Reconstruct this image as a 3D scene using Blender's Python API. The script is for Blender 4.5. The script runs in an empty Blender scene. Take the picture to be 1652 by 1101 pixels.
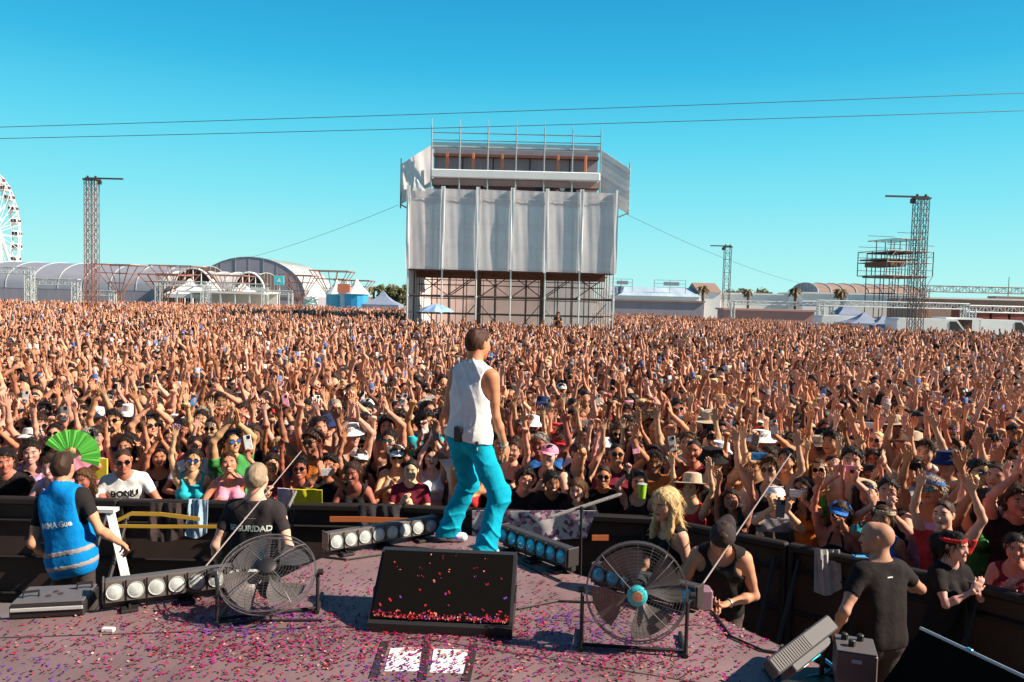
import bpy, math, random, time
import numpy as np
from mathutils import Vector, Matrix, Euler
T0 = time.time()
R = math.radians
sc = bpy.context.scene
COL = sc.collection

# ------------------------------------------------------------------ camera
CAM_Z, FPX, PITCH, ROLL = 3.1, 1285.0, R(3.05), R(1.4)
cam_data = bpy.data.cameras.new('camera'); cam = bpy.data.objects.new('camera', cam_data); COL.objects.link(cam)
cam_data.sensor_width = 36.0; cam_data.lens = FPX / 1652 * 36.0
cam_data.clip_start = 0.05; cam_data.clip_end = 3000
fwd = Vector((0, math.cos(PITCH), -math.sin(PITCH)))
up0 = Vector((0, math.sin(PITCH), math.cos(PITCH))); rt0 = Vector((1, 0, 0))
rt = rt0 * math.cos(ROLL) + up0 * math.sin(ROLL); up = up0 * math.cos(ROLL) - rt0 * math.sin(ROLL)
cam.matrix_world = Matrix((( rt.x, up.x, -fwd.x, 0), (rt.y, up.y, -fwd.y, 0), (rt.z, up.z, -fwd.z, CAM_Z), (0, 0, 0, 1)))
cam_data.dof.use_dof = False
sc.camera = cam

# ------------------------------------------------------------------ light
SUN_ELEV, SUN_AZ = R(36), R(99)          # azimuth measured clockwise from +Y (away from the camera) towards +X
w = bpy.data.worlds.new('World'); sc.world = w; w.use_nodes = True
nt = w.node_tree; nt.nodes.clear()
out = nt.nodes.new('ShaderNodeOutputWorld'); bg = nt.nodes.new('ShaderNodeBackground')
sky = nt.nodes.new('ShaderNodeTexSky'); sky.sky_type = 'NISHITA'; sky.sun_disc = False
sky.sun_elevation = SUN_ELEV; sky.sun_rotation = SUN_AZ
sky.air_density = 1.0; sky.dust_density = 0.6; sky.ozone_density = 1.0
tc = nt.nodes.new('ShaderNodeTexCoord'); sep = nt.nodes.new('ShaderNodeSeparateXYZ')
nt.links.new(tc.outputs['Generated'], sep.inputs[0])
ramp = nt.nodes.new('ShaderNodeValToRGB'); cr = ramp.color_ramp
cr.elements[0].position = 0.0; cr.elements[0].color = (0.42, 0.80, 0.78, 1)
cr.elements[1].position = 0.9; cr.elements[1].color = (0.04, 0.07, 0.18, 1)
for p, c in ((0.05, (0.32, 0.75, 0.77)), (0.12, (0.18, 0.67, 0.77)), (0.19, (0.085, 0.57, 0.75)), (0.27, (0.022, 0.41, 0.67)), (0.36, (0.011, 0.29, 0.56)), (0.5, (0.01, 0.12, 0.30))):
    e = cr.elements.new(p); e.color = (*c, 1)
nt.links.new(sep.outputs['Z'], ramp.inputs[0])
bright = nt.nodes.new('ShaderNodeMixRGB'); bright.blend_type = 'MULTIPLY'; bright.inputs[0].default_value = 1
bright.inputs[2].default_value = (8.6, 8.6, 8.6, 1)
nt.links.new(ramp.outputs[0], bright.inputs[1])
mixs = nt.nodes.new('ShaderNodeMixRGB'); mixs.inputs[0].default_value = 0.94
nt.links.new(sky.outputs[0], mixs.inputs[1]); nt.links.new(bright.outputs[0], mixs.inputs[2])
nt.links.new(mixs.outputs[0], bg.inputs['Color']); bg.inputs['Strength'].default_value = 0.075
nt.links.new(bg.outputs[0], out.inputs[0])
sun_d = bpy.data.lights.new('sun', 'SUN'); sun_d.energy = 5.0; sun_d.angle = R(0.53); sun_d.color = (1.0, 0.87, 0.70)
sun = bpy.data.objects.new('sun', sun_d); COL.objects.link(sun)
sdir = Vector((math.sin(SUN_AZ) * math.cos(SUN_ELEV), math.cos(SUN_AZ) * math.cos(SUN_ELEV), math.sin(SUN_ELEV)))
sun.rotation_euler = sdir.to_track_quat('Z', 'Y').to_euler()
vs = sc.view_settings; vs.view_transform = 'Standard'; vs.look = 'None'; vs.exposure = 0.90; vs.gamma = 1.0; vs.use_curve_mapping = False
sc.cycles.max_bounces = 5; sc.cycles.diffuse_bounces = 3; sc.cycles.glossy_bounces = 2; sc.cycles.transparent_max_bounces = 12

# ------------------------------------------------------------------ picture measurements -> metres
def ray(px, py):
    x = (px - 826) / FPX; y = -(py - 550.5) / FPX
    return fwd + rt * x + up * y
def at_depth(px, py, depth):
    d = ray(px, py); d = d * (depth / d.y)
    return Vector((d.x, d.y, d.z + CAM_Z))
def on_plane(px, py, z):
    d = ray(px, py); d = d * ((z - CAM_Z) / d.z)
    return Vector((d.x, d.y, z))
def project(p):
    v = Vector(p) - Vector((0, 0, CAM_Z)); z = v.dot(fwd)
    return 826 + FPX * v.dot(rt) / z, 550.5 - FPX * v.dot(up) / z, z

# ------------------------------------------------------------------ materials
MATS = {}
def mat(name, col=(.5, .5, .5), rough=.6, metal=0., noise=0., nscale=8., bump=0., bscale=60., spec=.5, emit=None, alpha=None, trans=0., use_objcol=False, attr=None, sss=0., coat=0., stretch=None):
    if name in MATS: return MATS[name]
    m = bpy.data.materials.new(name); MATS[name] = m; m.use_nodes = True
    n = m.node_tree.nodes; L = m.node_tree.links; b = n['Principled BSDF']
    b.inputs['Base Color'].default_value = (*col, 1); b.inputs['Roughness'].default_value = rough; b.inputs['Metallic'].default_value = metal
    b.inputs['Specular IOR Level'].default_value = spec
    if coat: b.inputs['Coat Weight'].default_value = coat
    src = None
    if use_objcol:
        oi = n.new('ShaderNodeObjectInfo'); src = oi.outputs['Color']
    if attr:
        a = n.new('ShaderNodeAttribute'); a.attribute_name = attr; src = a.outputs['Color']
    tcn = None
    if noise or bump:
        tcn = n.new('ShaderNodeTexCoord'); vec = tcn.outputs['Object']
        if stretch:
            mp = n.new('ShaderNodeMapping'); mp.inputs['Scale'].default_value = stretch; L.new(vec, mp.inputs[0]); vec = mp.outputs[0]
    if noise:
        nz = n.new('ShaderNodeTexNoise'); nz.inputs['Scale'].default_value = nscale; nz.inputs['Detail'].default_value = 6; L.new(vec, nz.inputs['Vector'])
        rp = n.new('ShaderNodeMapRange'); rp.inputs['From Min'].default_value = .3; rp.inputs['From Max'].default_value = .7
        rp.inputs['To Min'].default_value = 1 - noise; rp.inputs['To Max'].default_value = 1 + noise * .6; L.new(nz.outputs['Fac'], rp.inputs[0])
        mx = n.new('ShaderNodeMixRGB'); mx.blend_type = 'MULTIPLY'; mx.inputs[0].default_value = 1
        if src is None: mx.inputs[1].default_value = (*col, 1)
        else: L.new(src, mx.inputs[1])
        L.new(rp.outputs[0], mx.inputs[2]); src = mx.outputs[0]
    if src is not None: L.new(src, b.inputs['Base Color'])
    if bump:
        nb = n.new('ShaderNodeTexNoise'); nb.inputs['Scale'].default_value = bscale; nb.inputs['Detail'].default_value = 5; L.new(vec, nb.inputs['Vector'])
        bp = n.new('ShaderNodeBump'); bp.inputs['Strength'].default_value = bump; bp.inputs['Distance'].default_value = .02; L.new(nb.outputs['Fac'], bp.inputs['Height']); L.new(bp.outputs[0], b.inputs['Normal'])
    if emit: b.inputs['Emission Color'].default_value = (*emit[:3], 1); b.inputs['Emission Strength'].default_value = emit[3]
    if alpha is not None: b.inputs['Alpha'].default_value = alpha
    if trans: b.inputs['Transmission Weight'].default_value = trans
    return m

def skin_material():
    m = mat('skin', use_objcol=True, rough=.58, noise=.16, nscale=7, spec=.28, bump=.10, bscale=120)
    n = m.node_tree.nodes; L = m.node_tree.links; b = n['Principled BSDF']
    src = b.inputs['Base Color'].links[0].from_socket
    a = n.new('ShaderNodeAttribute'); a.attribute_name = 'hp'
    s = n.new('ShaderNodeSeparateXYZ'); L.new(a.outputs['Vector'], s.inputs[0])
    def M(op, a_, b_=None, clamp=False):
        q = n.new('ShaderNodeMath'); q.operation = op; q.use_clamp = clamp
        for i, v in enumerate((a_, b_)):
            if v is None: continue
            if isinstance(v, (int, float)): q.inputs[i].default_value = v
            else: L.new(v, q.inputs[i])
        return q.outputs[0]
    ax = M('ABSOLUTE', s.outputs['X'])
    front = M('LESS_THAN', s.outputs['Y'], -.045)
    def ell(x, cx, rx, cz, rz, arch=0.):
        u = M('DIVIDE', M('SUBTRACT', x, cx), rx)
        zz = s.outputs['Z']
        if arch: zz = M('SUBTRACT', zz, M('MULTIPLY', M('MULTIPLY', u, u), arch))
        v = M('DIVIDE', M('SUBTRACT', zz, cz), rz)
        d = M('ADD', M('MULTIPLY', u, u), M('MULTIPLY', v, v))
        return M('MULTIPLY', M('MULTIPLY', M('SUBTRACT', 1.25, d), 3.0, True), front)
    def over(fac, col, base):
        q = n.new('ShaderNodeMixRGB'); L.new(fac, q.inputs[0]); L.new(base, q.inputs[1]); q.inputs[2].default_value = (*col, 1); return q.outputs[0]
    src = over(ell(ax, .034, .021, .027, .0055, -.004), (.045, .025, .018), src)
    src = over(ell(s.outputs['X'], 0, .027, -.061, .0085, .004), (.32, .07, .06), src)
    oi = n.new('ShaderNodeObjectInfo')
    smile = M('GREATER_THAN', oi.outputs['Random'], .45)
    src = over(M('MULTIPLY', ell(s.outputs['X'], 0, .019, -.0595, .005, .004), smile), (.75, .70, .64), src)
    src = over(ell(ax, .033, .0155, .006, .0075), (.10, .05, .035), src)
    src = over(ell(ax, .033, .012, .0055, .0045), (.70, .66, .60), src)
    src = over(ell(ax, .033, .0055, .0055, .0055), (.03, .02, .015), src)
    L.new(src, b.inputs['Base Color'])
    return m

# ------------------------------------------------------------------ mesh helpers
def new_obj(name, me, m=None, parent=None, smooth=False):
    o = bpy.data.objects.new(name, me); COL.objects.link(o)
    if m is not None:
        ms = m if isinstance(m, (list, tuple)) else [m]
        for q in ms: me.materials.append(q)
    if parent is not None: o.parent = parent
    if smooth: me.shade_smooth()
    return o
def tag(o, label=None, cat=None, group=None, kind=None):
    if label: o['label'] = label
    if cat: o['category'] = cat
    if group: o['group'] = group
    if kind: o['kind'] = kind
    return o
def empty(name, loc=(0, 0, 0), rz=0., label=None, cat=None, group=None):
    o = bpy.data.objects.new(name, None); COL.objects.link(o); o.location = loc; o.rotation_euler = (0, 0, rz); o.empty_display_size = .1
    return tag(o, label, cat, group)
def mesh_from(V, F, name='mesh'):
    """V (n,3) array, F (m,3|4) int array -> mesh, fast"""
    V = np.asarray(V, np.float32); F = np.asarray(F, np.int32); k = F.shape[1]
    me = bpy.data.meshes.new(name); me.vertices.add(len(V)); me.vertices.foreach_set('co', V.ravel())
    me.loops.add(F.size); me.loops.foreach_set('vertex_index', F.ravel())
    me.polygons.add(len(F)); me.polygons.foreach_set('loop_start', np.arange(0, F.size, k, dtype=np.int32)); me.polygons.foreach_set('loop_total', np.full(len(F), k, np.int32))
    me.update(calc_edges=True)
    return me
class MB:
    """collects simple shapes and links them as one mesh object"""
    def __init__(s): s.v = []; s.f = []; s.mi = []; s.cur = 0
    def add(s, vs, fs):
        o = len(s.v); s.v += [tuple(v) for v in vs]; s.f += [tuple(i + o for i in f) for f in fs]; s.mi += [s.cur] * len(fs)
        return s
    def box(s, c, size, M=None):
        hx, hy, hz = size[0] / 2, size[1] / 2, size[2] / 2
        vs = [Vector((c[0] + a * hx, c[1] + b * hy, c[2] + d * hz)) for a in (-1, 1) for b in (-1, 1) for d in (-1, 1)]
        if M is not None: vs = [M @ v for v in vs]
        return s.add(vs, [(0, 1, 3, 2), (4, 6, 7, 5), (0, 4, 5, 1), (2, 3, 7, 6), (0, 2, 6, 4), (1, 5, 7, 3)])
    def bbox(s, c, size, bev=.01, M=None):
        """box with chamfered vertical and top edges"""
        hx, hy, hz = size[0] / 2, size[1] / 2, size[2] / 2; b = min(bev, hx * .9, hy * .9, hz * .9)
        rings = []
        for z, k in ((-hz, b), (-hz + b, 0), (hz - b, 0), (hz, b)):
            x, y = hx - k, hy - k
            rings.append([Vector((c[0] + p, c[1] + q, c[2] + z)) for p, q in ((-x + b, -y), (x - b, -y), (x, -y + b), (x, y - b), (x - b, y), (-x + b, y), (-x, y - b), (-x, -y + b))])
        vs = [v for r in rings for v in r]
        if M is not None: vs = [M @ v for v in vs]
        fs = [tuple(range(7, -1, -1)), tuple(range(24, 32))]
        for r in range(3):
            for i in range(8): j = (i + 1) % 8; fs.append((r * 8 + i, r * 8 + j, r * 8 + 8 + j, r * 8 + 8 + i))
        return s.add(vs, fs)
    def tube(s, a, b, r, r2=None, n=6, caps=True):
        a, b = Vector(a), Vector(b); r2 = r if r2 is None else r2; d = b - a
        if d.length < 1e-6: return s
        d.normalize(); u = d.orthogonal().normalized(); w_ = d.cross(u)
        vs = [p + (u * math.cos(t) + w_ * math.sin(t)) * q for p, q in ((a, r), (b, r2)) for t in [2 * math.pi * i / n for i in range(n)]]
        fs = [(i, (i + 1) % n, n + (i + 1) % n, n + i) for i in range(n)]
        if caps: fs += [tuple(range(n - 1, -1, -1)), tuple(range(n, 2 * n))]
        return s.add(vs, fs)
    def path(s, pts, r, n=6, closed=False):
        pts = [Vector(p) for p in pts]; N = len(pts); rs = r if isinstance(r, (list, tuple)) else [r] * N
        vs = []; u = None
        for i, p in enumerate(pts):
            if closed: d = pts[(i + 1) % N] - pts[i - 1]
            else: d = pts[min(i + 1, N - 1)] - pts[max(i - 1, 0)]
            d.normalize()
            u = d.orthogonal().normalized() if u is None else (u - d * u.dot(d)).normalized()
            w_ = d.cross(u)
            vs += [p + (u * math.cos(t) + w_ * math.sin(t)) * rs[i] for t in [2 * math.pi * k / n for k in range(n)]]
        fs = []
        for i in range(N if closed else N - 1):
            j = (i + 1) % N
            fs += [(i * n + k, i * n + (k + 1) % n, j * n + (k + 1) % n, j * n + k) for k in range(n)]
        if not closed: fs += [tuple(range(n - 1, -1, -1)), tuple(range((N - 1) * n, N * n))]
        return s.add(vs, fs)
    def ring(s, c, rad, r, ax=(0, 1, 0), n=48, m=6):
        ax = Vector(ax).normalized(); u = ax.orthogonal().normalized(); w_ = ax.cross(u); c = Vector(c)
        return s.path([c + (u * math.cos(t) + w_ * math.sin(t)) * rad for t in [2 * math.pi * i / n for i in range(n)]], r, m, True)
    def lathe(s, c, prof, ax=(0, 0, 1), n=24, caps=True):
        """prof: list of (radius, height along ax)"""
        ax = Vector(ax).normalized(); u = ax.orthogonal().normalized(); w_ = ax.cross(u); c = Vector(c)
        vs = [c + ax * h + (u * math.cos(t) + w_ * math.sin(t)) * r for r, h in prof for t in [2 * math.pi * i / n for i in range(n)]]
        fs = [(k * n + i, k * n + (i + 1) % n, (k + 1) * n + (i + 1) % n, (k + 1) * n + i) for k in range(len(prof) - 1) for i in range(n)]
        if caps: fs += [tuple(range(n - 1, -1, -1)), tuple(range((len(prof) - 1) * n, len(prof) * n))]
        return s.add(vs, fs)
    def poly(s, pts, th=(0, 0, 0)):
        """polygon extruded by vector th"""
        pts = [Vector(p) for p in pts]; th = Vector(th); n = len(pts)
        if th.length < 1e-9: return s.add(pts, [tuple(range(n))])
        vs = pts + [p + th for p in pts]
        return s.add(vs, [tuple(range(n - 1, -1, -1)), tuple(range(n, 2 * n))] + [(i, (i + 1) % n, n + (i + 1) % n, n + i) for i in range(n)])
    def build(s, name, m=None, parent=None, smooth=False, origin=None):
        me = bpy.data.meshes.new(name); vs = s.v
        if origin is not None: o_ = Vector(origin); vs = [tuple(Vector(v) - o_) for v in vs]
        me.from_pydata(vs, [], s.f); me.update()
        o = new_obj(name, me, m, parent)
        if any(s.mi): me.polygons.foreach_set('material_index', s.mi)
        bm_fix_normals(me)
        if smooth: me.shade_auto_smooth(angle=R(40)) if hasattr(me, 'shade_auto_smooth') else smooth_by_angle(me)
        if origin is not None: o.location = origin
        return o
import bmesh
def bm_fix_normals(me):
    bm = bmesh.new(); bm.from_mesh(me); bmesh.ops.recalc_face_normals(bm, faces=bm.faces); bm.to_mesh(me); bm.free()
def smooth_by_angle(me, ang=R(40)):
    bm = bmesh.new(); bm.from_mesh(me)
    for f in bm.faces: f.smooth = True
    for e in bm.edges:
        e.smooth = not (len(e.link_faces) == 2 and e.calc_face_angle(0) > ang)
    bm.to_mesh(me); bm.free()
def children(o): return [c for c in bpy.data.objects if c.parent == o]
def copy_tree(o, parent=None):
    c = o.copy(); COL.objects.link(c); c.parent = parent
    for ch in o.children: copy_tree(ch, c)
    return c

# ------------------------------------------------------------------ bodies: one smooth surface from blended limbs
def npv(v): return np.array(v, np.float64)
def PR(a, b, ra, rb=None, k=.02, flat=None, kf=1., sub=False):
    return (npv(a), npv(b), ra, ra if rb is None else rb, k, None if flat is None else npv(flat) / np.linalg.norm(flat), kf, sub)
def sdf(P, prims, infl=0., D=None, margin=.09):
    if D is None: D = np.full(len(P), 1.0)
    for a, b, ra, rb, k, n, kf, sub in prims:
        m = max(ra, rb) + margin + infl
        lo, hi = np.minimum(a, b) - m, np.maximum(a, b) + m
        idx = np.nonzero(((P > lo) & (P < hi)).all(1))[0]
        if not len(idx): continue
        q = P[idx] - a; ba = b - a
        if n is not None:
            q = q + np.outer(q @ n * (kf - 1), n); ba = ba + n * (ba @ n) * (kf - 1)
        L2 = ba @ ba
        if L2 < 1e-12: h = np.zeros(len(idx)); dd = np.linalg.norm(q, axis=1)
        else: h = np.clip(q @ ba / L2, 0, 1); dd = np.linalg.norm(q - np.outer(h, ba), axis=1)
        d = dd - (ra + (rb - ra) * h) - (infl if not sub else 0)
        e = D[idx]
        if sub: d = -d; hh = np.maximum(k - np.abs(d - e), 0) / k; D[idx] = np.maximum(d, e) + hh * hh * k / 4
        else: hh = np.maximum(k - np.abs(d - e), 0) / k; D[idx] = np.minimum(d, e) - hh * hh * k / 4
    return D
def smin(a, b, k):
    hh = np.maximum(k - np.abs(a - b), 0) / k
    return np.minimum(a, b) - hh * hh * k / 4
def pbounds(prims, pad):
    lo = np.min([np.minimum(p[0], p[1]) - max(p[2], p[3]) for p in prims if not p[7]], axis=0) - pad
    hi = np.max([np.maximum(p[0], p[1]) + max(p[2], p[3]) for p in prims if not p[7]], axis=0) + pad
    return lo, hi
def polygonize(fn, lo, hi, h):
    """coarse-to-fine sampling of fn, then dual surface extraction -> V, quads"""
    B = 4; nb = np.ceil((hi - lo) / (h * B)).astype(int) + 1
    g = np.stack(np.meshgrid(*[np.arange(n) for n in nb], indexing='ij'), -1).reshape(-1, 3)
    C = lo + (g * B + 1.5) * h
    Dc = fn(C)
    act = np.abs(Dc) < h * B * 1.45
    F = np.repeat(np.repeat(np.repeat(Dc.reshape(nb), B, 0), B, 1), B, 2).astype(np.float32)
    off = np.stack(np.meshgrid(*[np.arange(B)] * 3, indexing='ij'), -1).reshape(-1, 3)
    I = (g[act][:, None, :] * B + off[None]).reshape(-1, 3)
    F[I[:, 0], I[:, 1], I[:, 2]] = fn(lo + I * h)
    S = F < 0
    s8 = np.zeros(tuple(np.array(F.shape) - 1), np.int8)
    cs = [(i, j, k) for i in (0, 1) for j in (0, 1) for k in (0, 1)]
    X, Y, Z = F.shape
    for i, j, k in cs: s8 += S[i:X - 1 + i, j:Y - 1 + j, k:Z - 1 + k]
    cell = np.argwhere((s8 > 0) & (s8 < 8))
    ids = np.full(s8.shape, -1, np.int32); ids[cell[:, 0], cell[:, 1], cell[:, 2]] = np.arange(len(cell))
    pos = np.zeros((len(cell), 3)); cnt = np.zeros(len(cell))
    for a in cs:
        for ax in range(3):
            if a[ax]: continue
            b = list(a); b[ax] = 1
            fa = F[cell[:, 0] + a[0], cell[:, 1] + a[1], cell[:, 2] + a[2]]; fb = F[cell[:, 0] + b[0], cell[:, 1] + b[1], cell[:, 2] + b[2]]
            cx = (fa < 0) != (fb < 0); t = np.where(cx, fa / np.where(cx, fa - fb, 1), 0)
            p = np.tile(np.array(a, float), (len(cell), 1)); p[:, ax] += t
            pos += p * cx[:, None]; cnt += cx
    V = lo + (cell + pos / cnt[:, None]) * h
    Q = []
    for ax in range(3):
        u, v = (ax + 1) % 3, (ax + 2) % 3
        sl0 = [slice(None)] * 3; sl1 = [slice(None)] * 3; sl0[ax] = slice(0, -1); sl1[ax] = slice(1, None)
        A, Bq = S[tuple(sl0)], S[tuple(sl1)]
        e = np.argwhere(A != Bq); e = e[(e[:, u] > 0) & (e[:, v] > 0) & (e[:, u] < F.shape[u] - 1) & (e[:, v] < F.shape[v] - 1)]
        inside = A[e[:, 0], e[:, 1], e[:, 2]]
        def cid(du, dv):
            c = e.copy(); c[:, u] -= du; c[:, v] -= dv; return ids[c[:, 0], c[:, 1], c[:, 2]]
        q = np.stack([cid(1, 1), cid(0, 1), cid(0, 0), cid(1, 0)], 1)
        q[~inside] = q[~inside][:, ::-1]; Q.append(q)
    Q = np.concatenate(Q); Q = Q[(Q >= 0).all(1)]
    return V, Q

def mat4(M): return np.array(M, float)
def xf(M, P): return P @ M[:3, :3].T + M[:3, 3]
def xi(M, P): return (P - M[:3, 3]) @ M[:3, :3]
def ik(S, T, l1, l2, pole):
    d = T - S; L = np.linalg.norm(d); L2 = min(L, l1 + l2 - .004); u = d / L; T = S + u * L2
    a = (l1 * l1 - l2 * l2 + L2 * L2) / (2 * L2); h = math.sqrt(max(l1 * l1 - a * a, 0))
    p = npv(pole); p = p - u * (p @ u); p /= np.linalg.norm(p) + 1e-9
    return S + u * a + p * h, T
def unit(v): v = npv(v); return v / (np.linalg.norm(v) + 1e-12)
def rodr(v, ax, t):
    return v * math.cos(t) + np.cross(ax, v) * math.sin(t) + ax * (ax @ v) * (1 - math.cos(t))

HANDS = {  # per finger (index..little): knuckle bend, middle bend; spread; thumb
    'open': ([(.10, .15), (.05, .15), (.08, .2), (.15, .25)], .16, .9),
    'fist': ([(1.4, 1.7)] * 4, 0., .2),
    'point': ([(.05, .1), (1.4, 1.7), (1.4, 1.7), (1.4, 1.7)], 0., .3),
    'grip': ([(.7, .9), (.7, .9), (.75, .9), (.8, .9)], .02, .5),
    'relax': ([(.35, .5), (.4, .55), (.45, .6), (.5, .65)], .02, .45),
    'vee': ([(.05, .05), (.02, .05), (1.4, 1.7), (1.4, 1.7)], .25, .2),
}
def hand_prims(W, d, n, s, kind, sc_=1.0):
    """W wrist, d direction of the hand, n palm normal, s +1/-1 side the thumb is on along d x n"""
    d = unit(d); n = unit(n - d * (n @ d)); t = np.cross(d, n) * s      # towards the thumb
    bends, spread, th = HANDS[kind]; P = []
    k_ = sc_
    P.append(PR(W - d * .01, W + d * .03 * k_, .023 * k_, .027 * k_, .02, n, 1.35))
    P.append(PR(W + d * .045 * k_ + t * .016 * k_, W + d * .07 * k_ + t * .018 * k_, .025 * k_, .023 * k_, .02, n, 1.7))
    P.append(PR(W + d * .045 * k_ - t * .016 * k_, W + d * .068 * k_ - t * .018 * k_, .025 * k_, .022 * k_, .02, n, 1.7))
    for i, (b1, b2) in enumerate(bends):
        offs = (.030, .0105, -.0095, -.029)[i] * k_; ln = (.042, .046, .043, .034)[i] * k_; r = (.0095, .0098, .0092, .0082)[i] * k_
        base = W + d * (.082, .086, .082, .074)[i] * k_ + t * offs
        dd = rodr(d, n, 0) + t * spread * (1.5 - i) * .55; dd = unit(dd)
        ax = np.cross(dd, n)
        d1 = rodr(dd, ax, b1); m = base + d1 * ln; d2 = rodr(d1, ax, b2); e = m + d2 * ln * .62; d3 = rodr(d2, ax, b2 * .5); f = e + d3 * ln * .42
        P += [PR(base - dd * .012, m, r * 1.08, r, .005), PR(m, e, r, r * .93, .004), PR(e, f, r * .93, r * .84, .004)]
    b = W + d * .028 * k_ + t * .026 * k_; d1 = unit(t * .8 + d * .75 + n * (.15 + .5 * (1 - th))); m = b + d1 * .042 * k_
    d2 = unit(d * 1.0 + t * .45 * th + n * .5 * (1 - th)); e = m + d2 * .033 * k_
    P += [PR(b, m, .0135 * k_, .0115 * k_, .012), PR(m, e, .0112 * k_, .009 * k_, .005), PR(e, e + d2 * .018 * k_, .009 * k_, .008 * k_, .004)]
    return P

def figure(sex='m', lean=0., side=0., twist=0., pelvis=(0, 0, .95), head=(0, 0, 0), arms=None, feet=None, knees=None, fat=1., headscale=1., toe=None):
    """pose -> primitives; the figure faces -Y, its right hand on -X. arms: {-1|1: dict(t=hand target from the shoulder (outwards, y, up), pole, palm, kind, hd)}"""
    f = {}; fem = sex == 'f'
    Mt = Matrix.Translation(pelvis) @ Euler((lean, side, twist), 'XYZ').to_matrix().to_4x4()
    Mtn = mat4(Mt); f['Mt'] = Mtn
    T = lambda *v: xf(Mtn, npv([v]))[0]
    Rt = Mtn[:3, :3]; ny = Rt @ npv((0, 1, 0))
    sw = .155 if fem else .180; hw = .088 if not fem else .092
    tor = [
        PR(T(-.066, .01, -.03), T(.066, .01, -.03), .106 * fat, k=.05, flat=ny, kf=1.12),
        PR(T(-.05, -.005, .07), T(.05, -.005, .07), (.084 if fem else .098) * fat, k=.08, flat=ny, kf=1.1),
        PR(T(-.045, .0, .15), T(.045, .0, .15), (.074 if fem else .096) * fat, k=.08, flat=ny, kf=1.08),
        PR(T(-.055, .005, .27), T(.055, .005, .27), .092 if fem else .105, k=.09, flat=ny, kf=1.1),
        PR(T(-.075, .015, .37), T(.075, .015, .37), .080 if fem else .094, k=.08, flat=ny, kf=1.12),
        PR(T(-sw + .03, .012, .435), T(sw - .03, .012, .435), .052 if fem else .062, k=.06),
        PR(T(-.10, .03, .47), T(0, .012, .525), .036 if fem else .046, .05, k=.05), PR(T(.10, .03, .47), T(0, .012, .525), .036 if fem else .046, .05, k=.05),
    ]
    if fem: tor += [PR(T(s * .078, -.085, .30), T(s * .074, -.075, .33), .058, .045, k=.035) for s in (-1, 1)]
    else: tor += [PR(T(s * .05, -.06, .335), T(s * .12, -.045, .345), .052, .045, k=.04, flat=ny, kf=1.2) for s in (-1, 1)]
    # head
    nb = T(0, .012, .50)
    Mh = Mt @ Matrix.Translation((0, .0, .565)) @ Euler((head[0], head[2], head[1]), 'ZXY').to_matrix().to_4x4() @ Matrix.Translation((0, -.012, .115)) @ Matrix.Scale(headscale, 4)
    Mhn = mat4(Mh); f['Mh'] = Mh
    f['Mhn'] = Mhn
    hs = headscale
    Hh = lambda *v: xf(Mhn, npv([v]))[0]
    Rh = Mhn[:3, :3] / hs; hx = Rh @ npv((1, 0, 0)); hy = Rh @ npv((0, 1, 0))
    nr = .048 if fem else .059
    hd = [PR(nb, Hh(0, .02, -.07), nr * 1.1, nr, k=.03),
          PR(Hh(0, .028, .020), Hh(0, -.018, .028), .092 * hs, .086 * hs, k=.02, flat=hx, kf=1.17),
          PR(Hh(-.022, -.038, -.03), Hh(.022, -.038, -.03), .052 * hs, k=.03),
          PR(Hh(-.03, -.035, -.062), Hh(-.008, -.070, -.088), .030 * hs, .024 * hs, k=.03), PR(Hh(.03, -.035, -.062), Hh(.008, -.070, -.088), .030 * hs, .024 * hs, k=.03),
          PR(Hh(0, -.078, -.098), Hh(0, -.076, -.094), .017 * hs, k=.02),
          PR(Hh(0, -.094, .004), Hh(0, -.112, -.030), .0085 * hs, .0135 * hs, k=.014),
          PR(Hh(-.034, -.086, .028), Hh(.034, -.086, .028), .0125 * hs, k=.02),
          PR(Hh(-.045, -.070, -.018), Hh(-.04, -.074, -.02), .020 * hs, k=.025), PR(Hh(.045, -.070, -.018), Hh(.04, -.074, -.02), .020 * hs, k=.025),
          PR(Hh(-.016, -.094, -.061), Hh(.016, -.094, -.061), .0085 * hs, k=.012),
          PR(Hh(-.033, -.112, .004), Hh(-.031, -.112, .004), .0165 * hs, k=.010, sub=True), PR(Hh(.033, -.112, .004), Hh(.031, -.112, .004), .0165 * hs, k=.010, sub=True),
          PR(Hh(-.033, -.084, .004), Hh(-.033, -.084, .004), .0125 * hs, k=.004), PR(Hh(.033, -.084, .004), Hh(.033, -.084, .004), .0125 * hs, k=.004),
          PR(Hh(-.080, .010, .010), Hh(-.079, .006, -.018), .023 * hs, .014 * hs, k=.008, flat=Rh @ npv((1, -.35, 0)), kf=2.6),
          PR(Hh(.080, .010, .010), Hh(.079, .006, -.018), .023 * hs, .014 * hs, k=.008, flat=Rh @ npv((1, .35, 0)), kf=2.6)]
    f['torso'] = tor; f['head'] = hd
    # arms
    f['arms'] = {}; ua, fa = (.275, .245) if fem else (.295, .262); am = .82 if fem else 1.0
    for s in (-1, 1):
        A = dict(t=(.10, -.02, -.50), pole=(.3, 1, 0), palm=(-1, 0, 0), kind='relax', hd=None)
        if arms and s in arms: A.update(arms[s])
        S = T(s * sw, .012, .44)
        t = S + Rt @ npv((s * A['t'][0], A['t'][1], A['t'][2]))
        pole = Rt @ npv((s * A['pole'][0], A['pole'][1], A['pole'][2]))
        E, Wr = ik(S, t, ua, fa, pole)
        n = Rt @ npv((s * A['palm'][0], A['palm'][1], A['palm'][2]))
        dv = unit(Wr - E) if A['hd'] is None else unit(Rt @ npv((s * A['hd'][0], A['hd'][1], A['hd'][2])))
        up_ = unit(E - S)
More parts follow.
